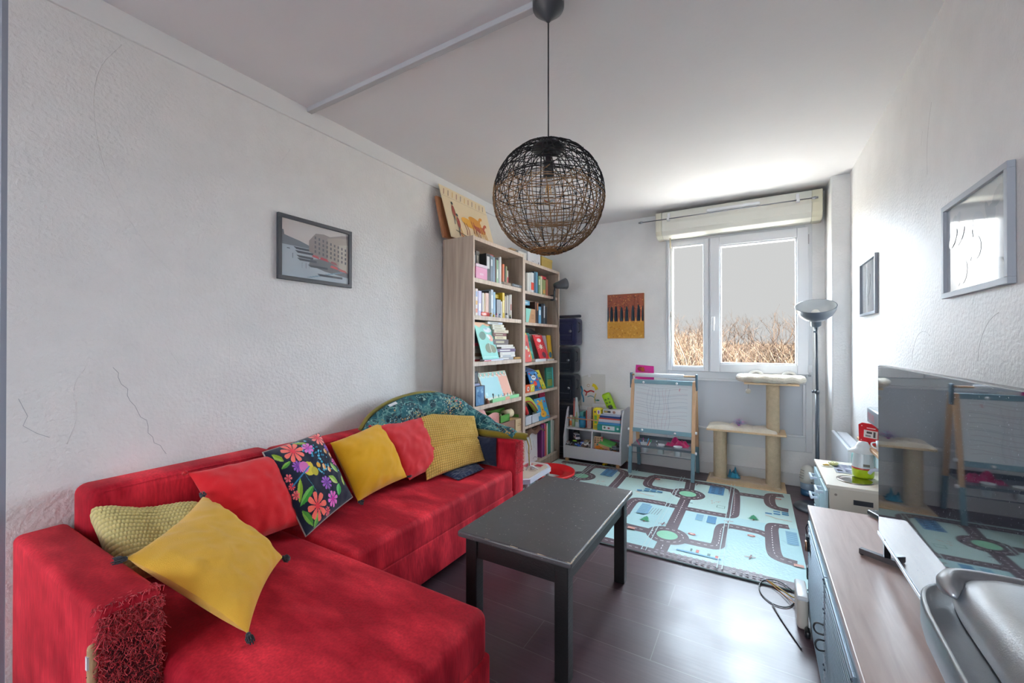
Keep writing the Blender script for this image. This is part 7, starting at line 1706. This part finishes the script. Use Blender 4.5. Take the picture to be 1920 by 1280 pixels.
# coffee machine toy
cm = thing('toy_coffee_machine', 'mint and silver toy coffee machine with faint red lettering on the toy kitchen', 'toy appliance', (.53, 2.68, .661))
a = MB(); a.rbox(.515, .58, 2.59, 2.665, .6615, .79, '#9fc0b8', .008, 3); build(a, 'body', M_PLAST, cm)
a = MB(); a.rbox(.500, .582, 2.575, 2.835, .787, .868, '#8e949c', .010, 3); a.rbox(.503, .583, 2.574, 2.6, .79, .862, '#4a525c', .008, 2); a.box(.52, .57, 2.62, 2.70, .868, .8705, '#6a6f78')
p = Plane(a, (.4995, 2.82, .80), (0, -1, 0), (0, 0, 1), .0008)
G_ = '#d4566a'; u = .02
for ch in range(6):
    w_ = .018
    p.line([(u, .012), (u, .042)], .005, G_); p.line([(u, .012 if ch % 2 else .04), (u+w_*.8, .012 if ch % 2 else .04)], .005, G_)
    if ch in (1, 4): p.line([(u+w_*.8, .012), (u+w_*.8, .042)], .005, G_)
    u += .026
build(a, 'head', M_PLAST, cm)
a = MB(); a.cyl((.535, 2.75, .787), (.535, 2.75, .765), .016, '#22303c', 14, r1=.010); build(a, 'spout', M_PLAST, cm)
a = MB(); a.lathe([(.001, .6615), (.022, .6615), (.026, .71), (.023, .71), (.02, .665), (.001, .665)], .54, 2.72, '#dfe4e8', 20); a.tube(smooth2([(.516, 2.735, .70), (.500, 2.742, .695), (.503, 2.74, .675), (.52, 2.732, .67)], 2), .0035, '#dfe4e8', 6); build(a, 'toy_cup', M_PLAST, None, 'white toy cup under the toy coffee machine', 'cup')
rb = MB(); U = Vector((.80, -.62, -.02)).normalized(); V = Vector((.04, .0, 1)).normalized(); O = Vector((.478, 2.905, .6615)); N = U.cross(V).normalized()
if N.dot(Vector((-.5, -2.9, 0))) < 0: pass
rb.prism([(0, .012), (.012, 0), (.118, 0), (.13, .012), (.13, .098), (.118, .11), (.010, .11), (-.006, .098)], O, U, V, N, -.012, 0, '#c4252e')
p = Plane(rb, O, U, V, .0008); p.rect(.022, .085, .035, .075, '#d9d2cc'); p.rect(.03, .055, .04, .05, '#8a8580'); p.rect(.035, .06, .057, .068, '#4a4644'); p.rect(.066, .076, .04, .07, '#5a5654'); p.rect(.035, .075, .084, .089, '#e8c8c4'); p.disc(.012, .018, .003, '#e8d0cc'); p.disc(.012, .094, .003, '#e8d0cc'); p.line([(.095, .03), (.095, .08), (.115, .08), (.115, .03), (.095, .03)], .004, '#dcdcdc')
build(rb, 'toy_sign', M_PLAST, None, 'red square toy sign with a pale label standing on the toy kitchen shelf', 'toy', bevel=.0015)
# blender toy
jb = thing('toy_blender', 'white and lime toy blender with a wide brim on the toy kitchen', 'toy appliance', (.478, 2.80, .503))
jx, jy, jz = .478, 2.80, .503
a = MB(); a.lathe([(.001, jz), (.040, jz), (.045, jz+.008), (.046, jz+.045)], jx, jy, '#a9c41c', 30); build(a, 'base', M_PLAST, jb)
a = MB(); a.lathe([(.0465, jz+.045), (.047, jz+.052), (.046, jz+.053)], jx, jy, '#a83a2c', 30); build(a, 'red_band', M_PLAST, jb)
a = MB(); a.lathe([(.046, jz+.052), (.043, jz+.09), (.038, jz+.125), (.036, jz+.135)], jx, jy, '#d9e2e4', 30); p = Plane(a, (jx-.035, jy-.043, jz+.062), (1, 0, .0), (0, .08, 1), .002); p.rect(.028, .055, 0, .013, '#7f7a6c'); build(a, 'jug', M_PLAST, jb)
a = MB(); a.lathe([(.034, jz+.138), (.065, jz+.130), (.066, jz+.133), (.036, jz+.150), (.028, jz+.166), (.020, jz+.182), (.001, jz+.186)], jx, jy, '#e2e6e8', 30); build(a, 'lid', M_PLAST, jb)
a = MB(); a.tube(smooth2([(jx+.012, jy-.075, jz+.040), (jx+.020, jy-.088, jz+.062), (jx+.045, jy-.10, jz+.070), (jx+.075, jy-.11, jz+.060)], 2), .008, '#cfdaea', 10); build(a, 'toy_tap', M_PLAST, None, 'white curved toy tap beside the toy kitchen sink', 'toy tap')
a = MB(); a.rbox(.465, .53, 2.955, 3.05, .5025, .585, '#7fb8b4', .02, 3); build(a, 'mint_toy_pot', M_PLAST, None, 'mint green toy container behind the toy blender', 'toy container')
a = MB(); a.lathe([(.001, .509), (.02, .508), (.028, .504), (.030, .5012)], .343, 2.955, '#dcdcc8', 20); a.sphere((.340, 2.95, .507), .015, '#c9a02c', 14, 7, (1.2, 1, .5)); build(a, 'toy_fried_egg', M_PLAST, None, 'toy fried egg on the toy kitchen worktop', 'toy food')
a = MB(); 
for k in range(7): 
    an = k*.9; a.sphere((.378+.013*math.cos(an), 2.985+.018*math.sin(an), .513), .010, '#d3cf96', 8, 6, (1.2, 1, .9))
build(a, 'toy_pasta', M_PLAST, None, 'pale yellow toy food piece beside the toy egg', 'toy food')
# patterned bag end hidden behind the television
a = MB(); a.lathe([(.001, .5045), (.028, .5045), (.041, .525), (.044, .55), (.036, .585), (.022, .603), (.001, .605)], .478, 2.125, '#c4b29a', 24)
for j in range(8):
    for k in range(20):
        an = 2*PI*(k+.5*(j % 2))/20; z = .515+j*.0115; r_ = (.036, .040, .043, .044, .0425, .039, .035, .030)[j]
        a.sphere((.478+r_*math.cos(an), 2.125+r_*math.sin(an), z), .0034, '#3a302a', 5, 4)
build(a, 'patterned_vase', M_PLAST, None, 'small dotted brown and cream vase half hidden behind the television', 'vase')

# router and cable on the floor
rtb = thing('internet_router', 'white upright router box on the floor against the sideboard', 'router', (.165, 2.19, 0))
a = MB(); a.rbox(.145, .185, 2.115, 2.27, .001, .132, '#c9c2b6', .014, 3); build(a, 'case', M_PLAST, rtb)
a = MB(); a.rbox(.144, .186, 2.114, 2.271, .120, .140, '#dcdee0', .008, 3); build(a, 'top_cover', M_PLAST, rtb)
a = MB(); a.rbox(.168, .188, 2.06, 2.105, .0, .03, '#1c1e22', .008, 2); build(a, 'black_adapter', M_PLAST, None, 'black power adapter beside the router at the sideboard foot', 'adapter')
a = MB(); L_ = smooth2([(.165, 2.275, .05), (.14, 2.40, .02), (.10, 2.46, .018), (.04, 2.45, .018), (.005, 2.40, .008), (.015, 2.31, .005), (.06, 2.25, .004), (.12, 2.25, .004), (.155, 2.33, .006), (.16, 2.40, .014)], 3); a.tube(L_, .0028, '#2c2d30', 6)
a.tube(smooth2([(.06, 2.25, .008), (.085, 2.16, .004), (.12, 2.06, .004), (.15, 1.98, .004)], 2), .0028, '#2c2d30', 6)
build(a, 'black_cable', M_PLAST, None, 'black cable looping over the mat edge beside the router', 'cable')
a = MB(); a.tube(smooth2([(.05, 2.44, .016), (.10, 2.40, .008), (.14, 2.33, .02), (.165, 2.275, .045)], 2), .003, '#b59a3c', 6); a.tube(smooth2([(.04, 2.445, .017), (.09, 2.385, .006), (.15, 2.278, .02)], 2), .002, '#c07a3c', 6); build(a, 'yellow_cable', M_PLAST, None, 'yellowish cables running from the mat corner to the router', 'cable')

# ================================================================= OUTDOORS
def ground_mat():
    m, n, l, b = nt('dry_ground'); tc = n.new('ShaderNodeTexCoord'); t_ = n.new('ShaderNodeTexNoise'); t_.inputs['Scale'].default_value = 1.2; t_.inputs['Detail'].default_value = 12; t_.inputs['Roughness'].default_value = .75; l.new(tc.outputs['Object'], t_.inputs['Vector'])
    cr_ = n.new('ShaderNodeValToRGB'); e = cr_.color_ramp.elements; e[0].position = .35; e[0].color = (.018*OUT, .013*OUT, .009*OUT, 1); e[1].position = .68; e[1].color = (.085*OUT, .06*OUT, .042*OUT, 1); l.new(t_.outputs['Fac'], cr_.inputs[0]); l.new(cr_.outputs[0], b.inputs['Base Color']); b.inputs['Roughness'].default_value = 1; b.inputs['Specular IOR Level'].default_value = 0; return m
a = MB()
def hill(u, v):
    y = 5+v*v*60; x = (-14+28*u)*(1+v*3); z = .30+.72*(1-math.exp(-(y-5)/7.5))+.10*noise.noise(Vector((x*.5, y*.4, 0)))*(1 if y < 25 else .5)+(.0 if y < 30 else .05*noise.noise(Vector((x*.2, 0, 3))))
    return (x, y, z)
a.grid(hill, 70, 60, '#5a4a38'); build(a, 'ground_hill', ground_mat(), kind='structure')
for s_, x_in, x_out in ((1, .16, 3.2), (-1, .30, 3.2)):
    a = MB(); a.grid(lambda u, v: (s_*(x_in+(x_out-x_in)*u)*(7+v*v*34)+(.5*s_), 7+v*v*34, .485+.62*(1-math.exp(-v*v*34/8))+.02*noise.noise(Vector((u*9, v*30, s_)))), 30, 40, '#e6d2b8', flip=(s_ < 0)); build(a, 'ground_bounce_side', M_CEIL, kind='structure')  # added pale ground outside the window view, reflects light indoors
M_TWIG = attr_mat('twig', 1, spec=0)
def tw(c, k=1): return (c[0]*OUT*k, c[1]*OUT*k, c[2]*OUT*k, 1)
TWC = [(.055, .036, .025), (.045, .032, .026), (.07, .046, .030), (.035, .028, .026)]
def tree(x, y, zb, H, seed, spread=.5, n0=4):
    r_ = random.Random(seed); a = MB(); cnt = [0]
    def grow(p, d, L, r, dep):
        pts = [p]; q = p; dd = d
        for k in range(4):
            dd = (dd+Vector((r_.gauss(0, .16), r_.gauss(0, .16), .05))).normalized(); q = q+dd*L/4; pts.append(q)
        a.tube(pts, r, tw(r_.choice(TWC), 1 if dep else .8), 4 if dep > 1 else 5, r1=r*.62, smooth=False); cnt[0] += 1
        if dep >= 5 or r < .0016: return
        for k in range(r_.choice((2, 2, 3)) if dep < 3 else r_.choice((2, 3))):
            i = r_.choice((2, 3, 4, 4)); an = r_.uniform(0, 2*PI); s_ = dd.orthogonal().normalized(); t_ = dd.cross(s_)
            nd = (dd*r_.uniform(.75, 1.1)+(s_*math.cos(an)+t_*math.sin(an))*spread*r_.uniform(.6, 1.3)+Vector((0, 0, .12))).normalized()
            grow(pts[i], nd, L*r_.uniform(.6, .82), r*.6, dep+1)
    for k in range(n0):
        d = Vector((r_.gauss(0, .28), r_.gauss(0, .28), 1)).normalized(); grow(Vector((x+r_.gauss(0, .06), y+r_.gauss(0, .06), zb)), d, H*.34, .011+.004*r_.random(), 0)
    return a
TR = [(-1.62, 8.6, .1, 1.55, 1, 'rounded bare shrub at the left edge of the small window pane'), (-1.15, 9.2, .1, 1.75, 2, 'thin bare shrub in the middle of the small pane'), (-.98, 8.2, .05, 1.75, 3, 'bare shrub with light tips at the right of the small pane'),
      (-.62, 9.0, .1, 1.8, 4, 'bare forked tree just right of the window mullion'), (-.36, 8.5, .1, 1.75, 5, 'bare tree with a dark knot left of the middle of the large pane'), (-.02, 9.4, .15, 1.65, 6, 'low bare tree in the middle of the large pane'),
      (.28, 8.7, .1, 1.75, 7, 'bare shrub right of the middle of the large pane'), (.62, 9.0, .1, 2.25, 8, 'tallest bare tree at the right of the large pane'), (.46, 7.8, .0, 1.75, 9, 'arching bare shrub in front of the tallest tree'), (.95, 8.6, .1, 2.1, 10, 'bare tree behind the right edge of the window frame'), (-2.1, 9.0, .1, 1.7, 11, 'bare shrub beyond the left window jamb')]
for x, y, zb, H, sd, lb in TR:
    build(tree(x, y, zb+.42, H*.80, sd), 'bare_tree', M_TWIG, None, lb, 'tree', 'bare trees outside the window')
r_ = random.Random(77); a = MB()
for k in range(9000):
    y = 7.05+r_.random()*7; x = r_.uniform(-2.9, 1.7)*y/8.5; z0 = .30+.72*(1-math.exp(-(y-5)/7.5))-.05; top = r_.uniform(.2, .8)*(1.15 if x < -.5 else .95)
    zt = min(z0+top, 1.20+(.3 if x < -.9 else 0)+.22*noise.noise(Vector((x*2, y, 0)))); L = zt-z0
    if L < .1: continue
    dx, dy = r_.gauss(0, .32)*L, r_.gauss(0, .32)*L; c_ = r_.choice(TWC+[(.12, .085, .06), (.13, .10, .075), (.10, .07, .05), (.17, .14, .11), (.03, .025, .02), (.05, .035, .03)])
    a.tube([(x, y, z0+L*.1), (x+dx*.4, y+dy*.4, z0+L*.6), (x+dx*1.2, y+dy, zt)], .0045, tw(c_), 3, r1=.002, smooth=False)
build(a, 'bramble_thicket', M_TWIG, None, 'tangle of tan brambles and dry stalks filling the lower window view', 'brambles', kind='stuff')
EXPO, SKY_VIEW, SKY_SIDE, SKY_BACK, HALL_FILL_W, BULB_W = .40, .51, 27, 5.0, 13, 0
SUN_E = 225
# ================================================================= CAMERA, LIGHT
cam = bpy.data.cameras.new('camera'); co = bpy.data.objects.new('camera', cam); C.objects.link(co)
cam.sensor_width = 36; cam.lens = 778.5*36/1920; cam.clip_start = .02
co.location = (0, 0, 1.2)
co.rotation_euler = (PI/2+.0042888, 0, .5320986)
bpy.context.scene.camera = co
S = bpy.context.scene
S.view_settings.view_transform = 'Standard'; S.view_settings.look = 'None'; S.view_settings.gamma = 1; S.view_settings.exposure = EXPO
S.view_settings.use_curve_mapping = False
S.cycles.max_bounces = 12; S.cycles.diffuse_bounces = 7; S.cycles.glossy_bounces = 4; S.cycles.transparent_max_bounces = 12
S.cycles.sample_clamp_indirect = 8
try: S.cycles.use_denoising = True
except Exception: pass

# sky: pale grey near the horizon straight ahead, far brighter overhead and to the sides
wd = bpy.data.worlds.new('sky'); S.world = wd; wd.use_nodes = True
n = wd.node_tree.nodes; l = wd.node_tree.links
bg = n['Background']
tc = n.new('ShaderNodeTexCoord'); sx = n.new('ShaderNodeSeparateXYZ'); l.new(tc.outputs['Generated'], sx.inputs[0])
def mr(src, a, b_, c_, d_):
    x = n.new('ShaderNodeMapRange'); x.interpolation_type = 'SMOOTHSTEP'
    x.inputs['From Min'].default_value = a; x.inputs['From Max'].default_value = b_; x.inputs['To Min'].default_value = c_; x.inputs['To Max'].default_value = d_
    l.new(src, x.inputs['Value']); return x.outputs['Result']
ay = mr(sx.outputs['Y'], .895, .963, 1, 0)           # 0 straight ahead, 1 elsewhere
az = mr(sx.outputs['Z'], .26, .45, 0, 1)
mxm = n.new('ShaderNodeMath'); mxm.operation = 'MAXIMUM'; l.new(ay, mxm.inputs[0]); l.new(az, mxm.inputs[1])
back = mr(sx.outputs['Y'], -.2, .2, SKY_BACK, SKY_SIDE)
st = n.new('ShaderNodeMix'); st.data_type = 'FLOAT'; st.inputs[2].default_value = SKY_VIEW
l.new(mxm.outputs[0], st.inputs[0]); l.new(back, st.inputs[3])
gz = mr(sx.outputs['Z'], -.35, -.02, .25, 1)
mu = n.new('ShaderNodeMath'); mu.operation = 'MULTIPLY'; l.new(st.outputs[0], mu.inputs[0]); l.new(gz, mu.inputs[1])
l.new(mu.outputs[0], bg.inputs['Strength'])
cmix = n.new('ShaderNodeMix'); cmix.data_type = 'RGBA'; l.new(mxm.outputs[0], cmix.inputs[0])
cmix.inputs[6].default_value = (1, .99, .985, 1); cmix.inputs[7].default_value = (.74, .87, 1, 1)
l.new(cmix.outputs[2], bg.inputs['Color'])
wd.cycles.sampling_method = 'MANUAL'; wd.cycles.sample_map_resolution = 512
def portal(name, loc, rot, sx_, sy_):
    d = bpy.data.lights.new(name, 'AREA'); d.shape = 'RECTANGLE'; d.size = sx_; d.size_y = sy_; d.cycles.is_portal = True
    o = bpy.data.objects.new(name, d); C.objects.link(o); o.location = loc; o.rotation_euler = rot
portal('window_daylight', (-.18, YB+.06, 1.55), (-PI/2, 0, 0), 1.1, 1.25)
portal('rear_window_daylight', (-1.4, -3.42, 1.33), (PI/2, 0, 0), 3.0, 1.95)
# added fill light in the adjoining room, stands for no known lamp
d = bpy.data.lights.new('hall_fill_light', 'AREA'); d.shape = 'DISK'; d.size = .6; d.energy = HALL_FILL_W; d.color = (.96, .97, 1)
o = bpy.data.objects.new('hall_fill_light', d); C.objects.link(o); o.location = (-.7, -2.0, CZ-.06)
d = bpy.data.lights.new('bulb_glow', 'POINT'); d.energy = BULB_W; d.shadow_soft_size = .03; d.color = (1, .85, .68)
o = bpy.data.objects.new('bulb_glow', d); C.objects.link(o); o.location = (-.655, 1.375, 1.775)

# low winter sun over the added bounce ground, from beyond the right-hand wall
d = bpy.data.lights.new('sun', 'SUN'); d.energy = SUN_E; d.angle = .02; d.color = (1, .95, .87)
o = bpy.data.objects.new('sun', d); C.objects.link(o); o.rotation_euler = Vector((.80, -.16, .62)).to_track_quat('Z', 'Y').to_euler()
